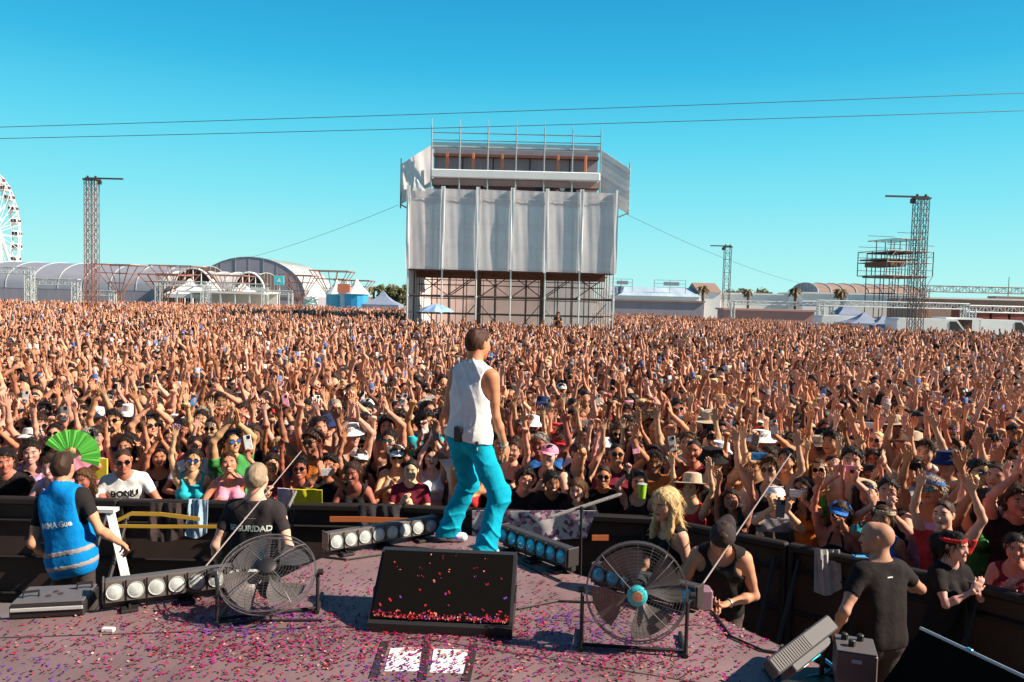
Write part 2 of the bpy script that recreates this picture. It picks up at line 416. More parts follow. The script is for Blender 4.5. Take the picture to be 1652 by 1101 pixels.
        prims = [PR(S, S + up_ * .05, .054 * am, .050 * am, k=.03), PR(S, E, .047 * am, .036 * am, k=.03), PR(S + up_ * .09, S + up_ * .17, .044 * am, .040 * am, k=.03),
                 PR(E, E + (Wr - E) * .35, .035 * am, .039 * am, k=.02), PR(E + (Wr - E) * .35, Wr, .037 * am, .0235 * am, k=.02)]
        hp_ = hand_prims(Wr, dv, n, s * (1 if A.get('flip') is None else -1), A['kind'], .94 if fem else 1.04)
        f['arms'][s] = dict(S=S, E=E, W=Wr, arm=prims, hand=hp_, d=dv, n=unit(n - dv * (n @ dv)), palm=Wr + dv * .07)
    # legs
    f['legs'] = {}; P0 = npv(pelvis)
    for s in (-1, 1):
        Hp = T(s * hw, .01, -.05)
        ft = npv(feet[s]) if feet and s in feet else npv((s * .115, .02, .085))
        kn = npv(knees[s]) if knees and s in knees else npv((s * .15, -1, 0))
        K, A_ = ik(Hp, ft, .425, .415, kn)
        fw = npv(toe[s]) if toe and s in toe else unit(npv((s * .25, -1, 0)))
        ank = A_
        calf = unit(K - A_)
        back = -unit(kn)
        pr = [PR(Hp, K, .083 * fat, .052, k=.05), PR(K, K + (A_ - K) * .35 + back * .012, .052, .052, k=.03), PR(K + (A_ - K) * .35 + back * .012, A_, .052, .034, k=.03)]
        heel = A_ - npv((0, 0, .045)) - fw * .03
        pr += [PR(A_, heel, .034, .034, k=.02), PR(heel, A_ - npv((0, 0, .05)) + fw * .13, .033, .026, k=.02), PR(A_ - npv((0, 0, .045)) + fw * .08, A_ - npv((0, 0, .055)) + fw * .15, .036, .028, k=.02, flat=(0, 0, 1), kf=1.2)]
        f['legs'][s] = dict(H=Hp, K=K, A=A_, leg=pr[:3], foot=pr[3:], fw=fw)
    return f
def body_fn(f, parts='all'):
    def fn(P):
        D = sdf(P, f['torso']); D = sdf(P, f['head'], D=D)
        for s in (-1, 1):
            a = f['arms'][s]; d = sdf(P, a['arm'] + a['hand'])
            k = .006 + .05 * np.exp(-(np.linalg.norm(P - a['S'], axis=1) / .11) ** 2); D = smin(D, d, k)
            if parts == 'all':
                l = f['legs'][s]; d = sdf(P, l['leg'] + l['foot'])
                k = .006 + .06 * np.exp(-(np.linalg.norm(P - l['H'], axis=1) / .14) ** 2); D = smin(D, d, k)
        return D
    return fn
def all_prims(f, legs=True):
    p = f['torso'] + f['head']
    for s in (-1, 1):
        p = p + f['arms'][s]['arm'] + f['arms'][s]['hand'] + (f['legs'][s]['leg'] + f['legs'][s]['foot'] if legs else [])
    return p
def folds(P, amp=.004, fx=30., seed=0.):
    x, y, z = P[:, 0], P[:, 1], P[:, 2]
    return amp * (np.sin(fx * x + 4 * np.sin(6 * z + seed) + 9 * z + seed) * np.sin(14 * z + 9 * y + 3 * np.sin(8 * x) + seed) + .5 * np.sin(fx * 1.7 * y + 17 * z + 2 * seed))
def mesh_sdf(name, fn, lo, hi, h, hpM=None, smooth=True):
    V, Q = polygonize(fn, lo, hi, h)
    me = mesh_from(V, Q, name)
    if hpM is not None:
        a = me.attributes.new('hp', 'FLOAT_VECTOR', 'POINT'); hp = xi_scaled(hpM, V)
        far = (np.linalg.norm(hp, axis=1) > .2); hp[far] = (0, 1, 0)
        a.data.foreach_set('vector', hp.astype(np.float32).ravel())
    if smooth: me.shade_smooth()
    return me
def xi_scaled(M, P): return (P - M[:3, 3]) @ np.linalg.inv(M[:3, :3]).T
def body_mesh(f, h=.010, legs=True):
    lo, hi = pbounds(all_prims(f, legs), .03)
    return mesh_sdf('body', body_fn(f, 'all' if legs else 'upper'), lo, hi, h, f['Mhn'])
def top_fn(f, kind, infl=.012, loose=.0, seed=0.):
    """shirt surface cut out of the torso in torso coordinates"""
    def fn(P):
        L = xi(f['Mt'], P); x, y, z = L[:, 0], L[:, 1], L[:, 2]; ax = np.abs(x)
        ii = infl + (loose * np.clip((.42 - z) / .3, 0, 1) if loose else 0)
        D = sdf(P, f['torso']) - ii + folds(P, .0055 if kind in ('tee', 'tank', 'polo') else .002, 24, seed)
        if kind in ('tee', 'polo', 'long'):
            for s in (-1, 1):
                a = f['arms'][s]; ln = .58 if kind != 'long' else 1.
                pr = [PR(a['S'], a['S'] + (a['E'] - a['S']) * ln, .064, .054, k=.03)]
                if kind == 'long': pr += [PR(a['E'], a['W'], .046, .036, k=.02)]
                d = sdf(P, pr) + folds(P, .004, 40, seed + 1)
                u = unit(a['E'] - a['S'])
                if kind != 'long': d = np.maximum(d, (P - a['S']) @ u - .17)
                D = smin(D, d, .01 + .05 * np.exp(-(np.linalg.norm(P - a['S'], axis=1) / .1) ** 2))
            D = np.maximum(D, .078 - np.sqrt(x ** 2 + (y * .9 + .01) ** 2 + (z - .555) ** 2)); D = np.maximum(D, z - .53); D = np.maximum(D, -.08 - z)
        elif kind in ('tank', 'crop', 'swimsuit'):
            low = {'tank': -.08, 'crop': .17, 'swimsuit': -.3}[kind]
            neck = .105 - np.sqrt(x ** 2 + ((y + .045) * .85) ** 2 + (z - .50) ** 2); D = np.maximum(D, neck)
            arm = .088 - np.sqrt(((ax - .205) * .9) ** 2 + (z - .41) ** 2 + ((y - .01) * .35) ** 2); D = np.maximum(D, arm); D = np.maximum(D, low - z)
            D = np.maximum(D, .07 - np.sqrt(x ** 2 + (y - .01) ** 2 + (z - .55) ** 2))
        elif kind == 'bandeau': D = np.maximum(D, np.maximum(z - .365, .215 - z))
        elif kind == 'bikini':
            cup = np.maximum(np.maximum(z - .37, .235 - z), (ax * .9 + (z - .30) * 1.0) - .14)
            strap = np.maximum(np.abs(ax - .075 - (z - .36) * -.25) - .010, np.maximum(z - .50, .34 - z)); D = np.maximum(D, np.minimum(cup, strap))
        return D
    return fn
def top_mesh(f, kind, h=.011, infl=.012, loose=0., seed=0.):
    pr = f['torso'] + (f['arms'][-1]['arm'] + f['arms'][1]['arm'] if kind in ('tee', 'polo', 'long') else [])
    lo, hi = pbounds(pr, .05)
    return mesh_sdf('top', top_fn(f, kind, infl, loose, seed), lo, hi, h)
def bottom_mesh(f, kind='trousers', h=.014, infl=.014, baggy=0., seed=0.):
    tp = f['torso'][:2]; pr = list(tp)
    for s in (-1, 1): pr += f['legs'][s]['leg']
    def fn(P):
        L = xi(f['Mt'], P); D = sdf(P, tp) - infl - .003
        for s in (-1, 1):
            l = f['legs'][s]
            if baggy: lp = [PR(l['H'], l['K'], .095 + baggy * .3, .072 + baggy * .6, k=.05), PR(l['K'], l['A'] - npv((0, 0, .03)), .072 + baggy * .6, .068 + baggy * 1.0, k=.04)]
            else: lp = l['leg']
            d = sdf(P, lp) - (0 if baggy else infl) + folds(P, .0045 + baggy * .12, 26, seed + s)
            if kind == 'shorts':
                u = unit(l['K'] - l['H']); d = np.maximum(d - .012, (P - l['H']) @ u - .30)
            else: d = np.maximum(d, (l['A'][2] - .055) - P[:, 2])
            D = smin(D, d, .008 + .06 * np.exp(-(np.linalg.norm(P - l['H'], axis=1) / .15) ** 2))
        return np.maximum(D, L[:, 2] - .085)
    lo, hi = pbounds(pr, .05 + baggy * 1.5)
    return mesh_sdf('trousers', fn, lo, hi, h)
def shoe_mesh(f, h=.009):
    out_ = []
    for s in (-1, 1):
        l = f['legs'][s]; fw = l['fw']; A = l['A']; z = npv((0, 0, 1.))
        pr = [PR(A - z * .045 - fw * .03, A - z * .04 - fw * .01, .042, .044, k=.02), PR(A - z * .045, A - z * .048 + fw * .15, .042, .037, k=.03, flat=(0, 0, 1), kf=1.05), PR(A - z * .01, A - z * .04 + fw * .06, .044, .042, k=.03)]
        lo, hi = pbounds(pr, .03)
        fn = lambda P, pr=pr, A=A: np.maximum(sdf(P, pr), (A[2] - .083) - P[:, 2])
        out_.append(mesh_sdf('shoe', fn, lo, hi, h))
    return out_

# ---- hair, in head coordinates
def sinoise(P, f, seed=0.):
    x, y, z = P[:, 0] * f + seed, P[:, 1] * f + 2 * seed, P[:, 2] * f - seed
    return (np.sin(x + 1.7 * np.sin(y * .9 + seed)) * np.sin(y * 1.1 + 1.3 * np.sin(z)) * np.sin(z * .95 + 1.5 * np.sin(x * 1.2)))
def hair_mesh(kind, h=.008, seed=0.):
    cr_ = [PR((0, .028, .020), (0, -.018, .028), .092, .086, k=.02, flat=(1, 0, 0), kf=1.17)]
    infl = {'buzz': .004, 'short': .017, 'quiff': .015, 'curly': .034, 'bun': .010, 'pony': .010, 'long': .020, 'locks': .019, 'bob': .022, 'fade': .007}[kind]
    ex = []
    if kind == 'quiff': ex = [PR((-.035, -.065, .095), (.035, -.065, .1), .032, k=.03), PR((0, -.02, .11), (0, .03, .10), .04, k=.03)]
    if kind in ('long', 'locks'):
        ex = [PR((0, .065, .02), (0, .105, -.30), .072, .055, k=.03, flat=(0, 1, 0), kf=1.5)]
        for s in (-1, 1):
            ex.append(PR((s * .06, .03, .03), (s * .085, .06, -.30), .045, .032, k=.03))
            if kind == 'locks': ex.append(PR((s * .078, .0, .0), (s * .088, -.055, -.20), .026, .028, k=.02)); ex.append(PR((s * .088, -.055, -.20), (s * .082, -.105, -.32), .028, .015, k=.02))
    if kind == 'bob': ex = [PR((s * .07, .02, .03), (s * .078, .01, -.10), .034, .032, k=.03) for s in (-1, 1)] + [PR((0, .06, .02), (0, .07, -.09), .07, .06, k=.03)]
    if kind == 'bun': ex = [PR((0, .075, .115), (0, .08, .12), .045, k=.015)]
    if kind == 'pony': ex = [PR((0, .11, .06), (0, .15, .03), .028, .034, k=.02), PR((0, .15, .03), (0, .14, -.2), .034, .016, k=.02)]
    def fn(P):
        x, y, z = P[:, 0], P[:, 1], P[:, 2]
        nz = sinoise(P, 70 if kind == 'curly' else 45, seed) * (.011 if kind == 'curly' else .0055) + np.sin(x * 260 + seed + 3 * np.sin(z * 30)) * (.0016 if kind in ('long', 'locks', 'bob', 'pony') else .0008)
        D = sdf(P, cr_) - infl + nz
        if kind == 'fade': D = D + .0025 * np.clip((.02 - z) / .06, 0, 1) - .007 * np.clip((z - .07) / .04, 0, 1)
        zz = [-.2, -.03, .0, .03, .06, .085, .1, .2]; yl = [.012, .010, -.012, -.040, -.074, -.092, -.14, -.3]
        D = np.maximum(D, -(y - np.interp(z, zz, yl) + .007 * np.sin(55 * x + seed) + .004 * np.sin(130 * x + 60 * z)) * .8)
        D = np.maximum(D, (-.075 if kind not in ('buzz', 'fade', 'short') else -.055) - z)
        if ex:
            e = sdf(P, ex) + nz * 1.3
            if kind in ('long', 'locks', 'bob'): e = np.maximum(e, -(y - np.interp(z, [-.4, -.12, -.09, .0, .05, .1], [-.2, -.2, -.05, -.03, -.05, -.2])) * .8)
            D = smin(D, e, .015)
        return D
    lo, hi = pbounds(cr_ + ex, .045 + infl)
    V_, Q_ = polygonize(fn, lo, hi, h)
    if kind not in ('buzz', 'fade'):            # loose tufts break up the outline
        rs_ = np.random.RandomState(len(kind) + 3); n = 520 if ex else 380; i = rs_.randint(0, len(V_), n); p = V_[i]
        e = .004; g_ = np.stack([fn(p + np.eye(3)[k] * e) - fn(p - np.eye(3)[k] * e) for k in range(3)], 1); g_ /= np.linalg.norm(g_, axis=1)[:, None] + 1e-9
        longk = kind in ('long', 'locks', 'pony', 'bob')
        d = np.tile([0, .1, -1.], (n, 1)) if longk else (p - np.array([0, .02, .06])) * np.array([1, 1, .3]) * 6 + np.array([0, .2, -.6])
        d = d + rs_.normal(0, .35, (n, 3)) + g_ * .25; d -= g_ * np.maximum((d * g_).sum(1), -9)[:, None] * .75; d /= np.linalg.norm(d, axis=1)[:, None]
        sd_ = np.cross(d, g_); sd_ /= np.linalg.norm(sd_, axis=1)[:, None] + 1e-9; L_ = rs_.uniform(.03, .07, n) * (1.6 if longk else .8); w_ = rs_.uniform(.002, .0045, n)
        ok_ = (g_[:, 1] > -.3) | (p[:, 2] > .05) | longk; vs, fs = [], []; b0 = len(V_)
        for k in np.nonzero(ok_)[0]:
            for j in range(4):
                t = j / 3; c = p[k] + d[k] * L_[k] * t + g_[k] * (.003 + .012 * math.sin(t * 2.6)) ; vs += [c - sd_[k] * w_[k] * (1 - t * .8), c + sd_[k] * w_[k] * (1 - t * .8)]
            o_ = b0 + len(vs) - 8; fs += [(o_ + 2 * j, o_ + 2 * j + 1, o_ + 2 * j + 3, o_ + 2 * j + 2) for j in range(3)]
        V_ = np.concatenate([V_, np.array(vs)]); Q_ = np.concatenate([Q_, np.array(fs)])
    me = mesh_from(V_, Q_, 'hair'); me.shade_smooth(); return me

# ---- things worn on the head (head coordinates)
def arc(n, a0, a1): return [a0 + (a1 - a0) * i / (n - 1) for i in range(n)]
def cap_mb(backwards=False):
    m = MB(); prof = [(.100 * math.cos(t), .052 + .070 * math.sin(t)) for t in arc(6, 0, math.pi / 2 * .97)]
    vs = []
    n = 20
    prof = [(.101, .035)] + prof
    for r, hz in prof:
        for i in range(n):
            t = 2 * math.pi * i / n; vs.append((r * .93 * math.cos(t), .006 + r * 1.05 * math.sin(t), hz))
    fs = [(k * n + i, k * n + (i + 1) % n, (k + 1) * n + (i + 1) % n, (k + 1) * n + i) for k in range(len(prof) - 1) for i in range(n)] + [tuple(range((len(prof) - 1) * n, len(prof) * n))]
    m.add(vs, fs)
    sg = 1 if backwards else -1; th = arc(9, -1.05, 1.05); vs = []
    for k, (ln, dz) in enumerate(((.0, .0), (.045, .002), (.075, -.010))):
        for t in th:
            x, y = .094 * math.sin(t), .006 + sg * .105 * math.cos(t); vs.append((x * (1 - .06 * k), y + sg * ln * math.cos(t * .9), .046 + dz - .02 * abs(math.sin(t)) * k * .4))
    fs = [(k * 9 + i, k * 9 + i + 1, (k + 1) * 9 + i + 1, (k + 1) * 9 + i) for k in range(2) for i in range(8)]
    o = len(vs); vs2 = vs + [(a, b, c - .004) for a, b, c in vs]; m.add(vs2, fs + [tuple(i + o for i in reversed(f)) for f in fs] + [(18 + i, 19 + i, 19 + i + o, 18 + i + o) for i in range(8)])
    m.tube((0, .006, .121), (0, .006, .126), .006, .004, 8)
    return m
def lathe_hat(profile, sy=1.08):
    m = MB(); n = 28; vs = []
    for r, hz in profile:
        for i in range(n): t = 2 * math.pi * i / n; vs.append((r * math.cos(t), .005 + r * sy * math.sin(t), hz + .006 * math.cos(2 * t) * (r > .12)))
    fs = [(k * n + i, k * n + (i + 1) % n, (k + 1) * n + (i + 1) % n, (k + 1) * n + i) for k in range(len(profile) - 1) for i in range(n)] + [tuple(range((len(profile) - 1) * n, len(profile) * n))]
    return m.add(vs, fs)
def glasses_mb():
    m = MB()
    for s in (-1, 1):
        c = Vector((s * .034, -.1065, .004)); n = 14
        ptsf = [Vector((c.x + .0265 * math.cos(t), c.y + .35 * abs(.0265 * math.cos(t) + (0 if s < 0 else 0)) * .3, c.z + .0205 * math.sin(t))) for t in [2 * math.pi * i / n for i in range(n)]]
        m.cur = 0; m.poly(ptsf, (0, .004, 0)); m.cur = 1; m.path(ptsf, .0025, 4, True)
        m.path([(s * .060, -.100, .008), (s * .078, -.07, .012), (s * .083, .01, .012)], .003, 4)
    m.cur = 1; m.tube((-.010, -.109, .008), (.010, -.109, .008), .003, None, 4)
    return m

# ================================================================== SETTING
M_ = {}
M_['ground'] = mat('ground_dirt', (.30, .24, .19), .95, noise=.25, nscale=.6, bump=.4, bscale=8)
M_['steel'] = mat('galvanised_steel', (.42, .43, .44), .45, .6, noise=.12, nscale=3)
M_['steel_dark'] = mat('dark_steel', (.10, .075, .07), .5, .4)
M_['rust'] = mat('red_brown_steel', (.30, .12, .085), .7, noise=.15, nscale=3)
M_['alu'] = mat('aluminium_truss', (.62, .64, .63), .4, .35)
M_['scrim'] = mat('scrim_fabric', (.60, .53, .54), .85, noise=.06, nscale=2.2, bump=.25, bscale=14, stretch=(1, 1, .3))
def netting(name, col, open_):
    m = mat(name, col, .85, noise=.06, nscale=2.2); n = m.node_tree.nodes; L = m.node_tree.links; b = n['Principled BSDF']
    t = n.new('ShaderNodeBsdfTransparent'); x = n.new('ShaderNodeMixShader'); x.inputs[0].default_value = open_; o = n['Material Output']
    L.new(b.outputs[0], x.inputs[1]); L.new(t.outputs[0], x.inputs[2]); L.new(x.outputs[0], o.inputs['Surface']); return m
M_['scrim'] = netting('scrim_fabric_netting', (.76, .69, .69), .25); M_['net'] = netting('side_netting', (.84, .78, .77), .80)
M_['fabric_white'] = mat('white_tarpaulin', (.80, .81, .80), .7, noise=.05, nscale=1.2)
M_['panel_pink'] = mat('pale_panel', (.80, .66, .64), .8, noise=.10, nscale=.8)
M_['brown'] = mat('brown_timber', (.17, .085, .06), .8, noise=.2, nscale=4)
M_['orange'] = mat('orange_strap', (.62, .20, .10), .7)
M_['black'] = mat('black_paint', (.018, .016, .017), .55)
M_['roof_grey'] = mat('grey_sheet_roof', (.27, .28, .33), .5, noise=.08, nscale=.25, stretch=(1, 1, 5))
M_['wall_grey'] = mat('grey_tent_wall', (.30, .28, .33), .8, noise=.12, nscale=.5, stretch=(3, 3, .2))
M_['white'] = mat('white_paint', (.80, .80, .78), .6, noise=.04, nscale=.7)
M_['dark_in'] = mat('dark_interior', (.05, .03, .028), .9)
M_['blue'] = mat('blue_plastic', (.03, .32, .62), .5)
M_['navy'] = mat('navy_canvas', (.22, .27, .38), .7, noise=.15, nscale=2)
M_['roof_brown'] = mat('brown_roof', (.32, .21, .17), .75, noise=.12, nscale=.5)
M_['red_brown'] = mat('red_brown_cladding', (.28, .07, .05), .8, noise=.2, nscale=.6)

g = MB(); g.add([(-900, -60, 0), (900, -60, 0), (900, 1500, 0), (-900, 1500, 0)], [(0, 1, 2, 3)])
go = g.build('ground', M_['ground']); tag(go, kind='structure')

# unseen black walls and roof added around the camera to block sky light
bk = MB(); bk.box((0, -7, 4.7), (20, .3, 9.4)); tag(bk.build('skyblock_back_wall', M_['black']), kind='structure')
bk = MB(); bk.box((-3, -4.6, 9.5), (16, 5.0, .25)); tag(bk.build('skyblock_roof', M_['black']), kind='structure')
for sx in (-10.2,): tag(MB().box((sx, -4.2, 4.7), (.3, 5.4, 9.4)).build('skyblock_side_wall', M_['black']), kind='structure')

def truss(m, a, b, w, r=.03, step=None, side=None, rungs=True):
    """square lattice girder from a to b"""
    a, b = Vector(a), Vector(b); d = (b - a); L = d.length; d.normalize()
    s = Vector(side) if side else d.orthogonal(); s = (s - d * s.dot(d)).normalized(); t = d.cross(s)
    step = step or w * 1.1; n = max(1, round(L / step)); h = w / 2
    cs = [s * h + t * h, s * -h + t * h, s * -h - t * h, s * h - t * h]
    for c in cs: m.tube(a + c, b + c, r, n=5)
    for i in range(n):
        p, q = a + d * L * i / n, a + d * L * (i + 1) / n
        for k in range(4):
            c0, c1 = cs[k], cs[(k + 1) % 4]
            if i % 2: c0, c1 = c1, c0
            m.tube(p + c0, q + c1, r * .55, n=4, caps=False)
            if rungs: m.tube(p + cs[k], p + cs[(k + 1) % 4], r * .55, n=4, caps=False)
    return m

# ---- delay towers
def delay_tower(px0, px1, ytop, ybase_px, depth, arm_px, label, colm, two=True):
    c = at_depth((px0 + px1) / 2, ybase_px, depth); top = at_depth((px0 + px1) / 2, ytop, depth).z; wd = (px1 - px0) / FPX * depth
    e = empty('lattice_tower', (c.x, depth, 0), 0, label, 'tower', 'lattice towers around the festival field')
    m = MB()
    if two:
        for s in (-1, 1): truss(m, (s * wd * .31, 0, .15), (s * wd * .31, 0, top), wd * .36, .029, side=(1, 0, 0))
    else: truss(m, (0, 0, .15), (0, 0, top), wd * .8, .035, side=(1, 0, 0))
    m.build('mast', colm, e)
    b = MB().bbox((0, 0, .08), (wd * 2.2, wd * 2.2, .16), .03); b.build('base', M_['steel_dark'], e)
    a = MB(); ax = at_depth(arm_px, ytop, depth).x - c.x; sg = 1 if ax > 0 else -1
    a.box((ax / 2, 0, top + .05), (abs(ax) + wd, .10, .12)); a.box((-sg * 0, 0, top - .05), (wd * 1.15, .5, .12))
    a.box((sg * wd * .6, 0, top - .25), (.3, .12, .3))
    a.build('arm', M_['steel_dark'], e)
    hd = MB()
    for s in (-1, 1): hd.lathe((s * wd * .3, 0, top + .12), [(.06, 0), (.09, .04), (.09, .09), (.03, .12)], n=10)
    hd.build('pulley', M_['steel_dark'], e)
    return e
delay_tower(138, 159, 289, 500, 60, 188, 'tallest red-brown lattice tower, rising between the wheel and the striped hangar', M_['rust'])
delay_tower(1464, 1487, 319, 535, 54, 1440, 'dark lattice tower standing in front of the open scaffold platform', M_['steel_dark'])
delay_tower(1164, 1176, 398, 510, 88, 1152, 'thin single-mast lattice tower beside the long white building', M_['steel_dark'], False)

# ---- front of house scaffold tower
DF = 48.0
def fx(px, py=482): return at_depth(px, py, DF).x
def fz(px, py): return at_depth(px, py, DF).z
foh = empty('scaffold_tower', (0, DF, 0), 0, 'big scaffold mixing tower with grey fabric panels, in the middle of the crowd', 'tower')
X0, X1 = fx(657), fx(989); BX = [X0 + (X1 - X0) * i / 6 for i in range(7)]; DEEP = 12.0
zt, zs, zb = 9.55, 4.75, 3.15          # top of the fabric, its lower edge, first ledger
for i, x in enumerate(BX):
    m = MB(); m.tube((x, 0, 0), (x, 0, 12.9 if i in (0, 3, 6) and False else (zt + .1)), .05, n=8)
    for z in (.5, zb, zs, 7.2): m.lathe((x, 0, z), [(.05, -.05), (.09, -.04), (.09, .04), (.05, .05)], n=8)
    m.build('pole', M_['alu'], foh)
    m = MB(); m.tube((x, DEEP, 0), (x, DEEP, zs), .06, n=6)
    if i in (2, 4): m.bbox((x, 3.0, zs / 2), (.38, .4, zs), .02)
    m.build('column', M_['brown'] if i in (2, 4) else M_['steel_dark'], foh)
for z, r, nm in ((.6, .035, 'ledger'), (1.45, .04, 'ledger'), (2.15, .03, 'ledger'), (zb, .075, 'ledger'), (zs - .05, .05, 'ledger'), (7.2, .03, 'ledger')):
    m = MB(); m.tube((X0, .08, z), (X1, .08, z), r, n=6); m.build(nm, M_['steel_dark'] if z != zs else M_['brown'], foh)
m = MB(); m.box(((X0 + X1) / 2, 3.2, zs - .22), (X1 - X0 - .3, .2, .45)); m.build('edge_beam', M_['brown'], foh)
for i in range(6):
    m = MB(); a, b = BX[i], BX[i + 1]; yy = 3.4 if i % 2 else 5.2
    if i in (0, 2, 3, 5): m.tube((a, yy, zb), (b, yy, zs - .1), .035); m.tube((a, yy, zs - .1), (b, yy, zb), .035)
    else:
        m.tube((a, yy, zb), (b, yy, zs - .1), .035); m.tube((a + .2, yy, zb), (b + .2, yy, zs - .1), .035)
    if i % 2 == 0: m.tube((b, yy, .4), (a, yy, 2.7), .03)
    else: m.tube((a, yy, .4), (b, yy, 2.9), .03)
    m.tube((b, yy, 0), (b, yy, zs), .045)
    m.build('brace', M_['steel_dark'], foh)
for zq in (6.2, 7.6, 8.8): MB().tube((X0, 1.2, zq), (X1, 1.2, zq), .05, n=5).build('inner_ledger', M_['brown'], foh)
for i in range(13):
    x = X0 + (X1 - X0) * i / 12
    for yy in ((4.4, 8.0) if i % 2 else (6.4,)): MB().tube((x, yy, 0), (x, yy, zt - .3), .04, n=5).build('inner_pole', M_['steel_dark'], foh)
for z, yy in ((.9, 4.4), (2.0, 4.4), (3.9, 4.4), (3.0, 8.0), (4.3, 8.0), (1.2, 6.4)): MB().tube((X0, yy, z), (X1, yy, z), .035, n=5).build('inner_ledger', M_['steel_dark'], foh)
for k in range(8):
    yy = 1.0 + k * 1.35; MB().tube((X0 + .12, yy, 0), (X0 + .12, yy, zs), .045, n=5).build('side_pole', M_['steel_dark' if k % 2 else 'steel'], foh); MB().tube((X1 - .12, yy, 0), (X1 - .12, yy, zs), .045, n=5).build('side_pole', M_['steel'], foh)
# decks and inner walls
m = MB(); m.box(((X0 + X1) / 2, 2.4, zs + .1), (X1 - X0 - .2, 4.4, .12)); m.box(((X0 + X1) / 2, DEEP / 2, .95), (X1 - X0 - .5, DEEP - 5, .12)); m.build('deck', M_['brown'], foh)
def ribbed(m, p0, p1, z0, z1, n, depth):
    """wall of vertical folds from p0 to p1"""
    p0, p1 = Vector((*p0, 0)), Vector((*p1, 0)); d = (p1 - p0).normalized(); nrm = Vector((-d.y, d.x, 0)); vs = []; K = n * 4
    for j in range(K + 1):
        p = p0.lerp(p1, j / K) + nrm * depth * math.sin(j * math.pi / 2 + .4 * math.sin(j))
        vs += [(p.x, p.y, z0), (p.x, p.y, (z0 + z1) / 2 + 0), (p.x, p.y, z1)]
    m.add(vs, [(j * 3 + k, j * 3 + 3 + k, j * 3 + 4 + k, j * 3 + 1 + k) for j in range(K) for k in (0, 1)])
m = MB(); ribbed(m, (X0 + .05, .3), (X0 + .05, DEEP), .3, zs, 9, .10); m.build('side_wall', M_['panel_pink'], foh)
m = MB(); ribbed(m, (X1 - .05, .3), (X1 - .05, DEEP), .3, zs, 9, .10); m.build('side_wall', M_['net'], foh)
for i in range(6):
    m = MB(); a, b = BX[i], BX[i + 1]; m.box(((a + b) / 2, DEEP - .1, 2.45), (b - a - .04, .08, 4.5)); m.build('back_panel', M_['panel_pink'] if i < 4 else M_['fabric_white'], foh)
# hanging fabric panels with folds
def fabric(name, corners, nx, nz, amp, seed, m_, parent, th=.03, sag=0.):
    """corners: bottom-left, bottom-right, top-right, top-left"""
    A, B, C, D = [Vector(c) for c in corners]; nrm = (B - A).cross(D - A).normalized(); vs = []
    rnd = random.Random(seed); ph = [rnd.uniform(0, 6) for _ in range(4)]
    for side in (0, 1):
        for j in range(nz + 1):
            v = j / nz
            for i in range(nx + 1):
                u = i / nx; p = A.lerp(B, u).lerp(D.lerp(C, u), v)
                wv = amp * (math.sin(u * 9 + ph[0] + .8 * math.sin(v * 3 + ph[1])) + .6 * math.sin(u * 23 + v * 4 + ph[2]) + .5 * math.sin(v * 7 + u * 5 + ph[3])) * (1 - .5 * abs(2 * v - 1)) * min(1, 6 * u + .15, 6 * (1 - u) + .15)
                vs.append(p + nrm * (wv + side * th) - Vector((0, 0, sag * math.sin(math.pi * u) * (1 - v))))
    W = nx + 1; o = W * (nz + 1)
    fs = [(j * W + i, j * W + i + 1, (j + 1) * W + i + 1, (j + 1) * W + i) for j in range(nz) for i in range(nx)]
    fs = fs + [tuple(q + o for q in reversed(f)) for f in fs]
    for i in range(nx): fs += [(i, i + 1, i + 1 + o, i + o), (nz * W + i, nz * W + i + 1, nz * W + i + 1 + o, nz * W + i + o)]
    for j in range(nz): fs += [(j * W, (j + 1) * W, (j + 1) * W + o, j * W + o), (j * W + nx, (j + 1) * W + nx, (j + 1) * W + nx + o, j * W + nx + o)]
    mb = MB().add(vs, fs); ob = mb.build(name, m_, parent, True); return ob
for i in range(6):
    a, b = BX[i] + .07, BX[i + 1] - .09
    fabric('fabric_panel', [(a, -.12, zs), (b, -.12, zs - .02), (b, -.12, zt - .05), (a, -.12, zt)], 22, 16, .013, i, M_['scrim'], foh)
    m = MB()
    for z in (9.0,): m.box(((a + b) / 2, -.20, z), (b - a, .015, .05))
    m.build('seam', M_['alu'], foh)
for i, x in enumerate(BX):     # pale sleeves over the poles
    fabric('pole_sleeve', [(x - .10, -.2, zs + (.1 if i % 2 else -.1)), (x + .12, -.2, zs), (x + .12, -.2, zt + .12), (x - .10, -.2, zt + .12)], 4, 14, .02, 40 + i, M_['fabric_white'], foh, .10)
fabric('side_panel', [(X0 - .03, .1, zs), (X0 - .03, DEEP, zs), (X0 - .03, DEEP, zt), (X0 - .03, .1, zt)], 40, 6, .05, 91, M_['scrim'], foh)
fabric('side_panel', [(X1 + .03, .1, zs), (X1 + .03, DEEP, zs), (X1 + .03, DEEP, zt), (X1 + .03, .1, zt)], 40, 6, .05, 92, M_['net'], foh)
# upper storey: floor, roof, beam, posts, rail
UX0, UX1 = fx(692), fx(962)
m = MB(); m.box(((X0 + X1) / 2, 2.6, zt - .25), (X1 - X0 - .3, 4.4, .16)); m.build('upper_deck', M_['brown'], foh)
m = MB(); m.box(((UX0 + UX1) / 2, 4, 11.75), (UX1 - UX0, 6, .16)); m.build('roof', M_['brown'], foh)
m = MB(); m.box(((UX0 + UX1) / 2, 1.6, 11.1), (UX1 - UX0, .2, 2.9)); m.build('rear_screen', M_['wall_grey'], foh)
m = MB(); m.bbox(((UX0 + UX1) / 2, -.05, 10.45), (UX1 - UX0, .25, .50), .05); bm_ = m.build('banner_beam', M_['fabric_white'], foh)
m = MB(); m.box(((UX0 + UX1) / 2, .55, 9.98), (UX1 - UX0, .9, .36)); m.build('soffit', mat('pinkish_soffit', (.42, .26, .22), .8), foh)
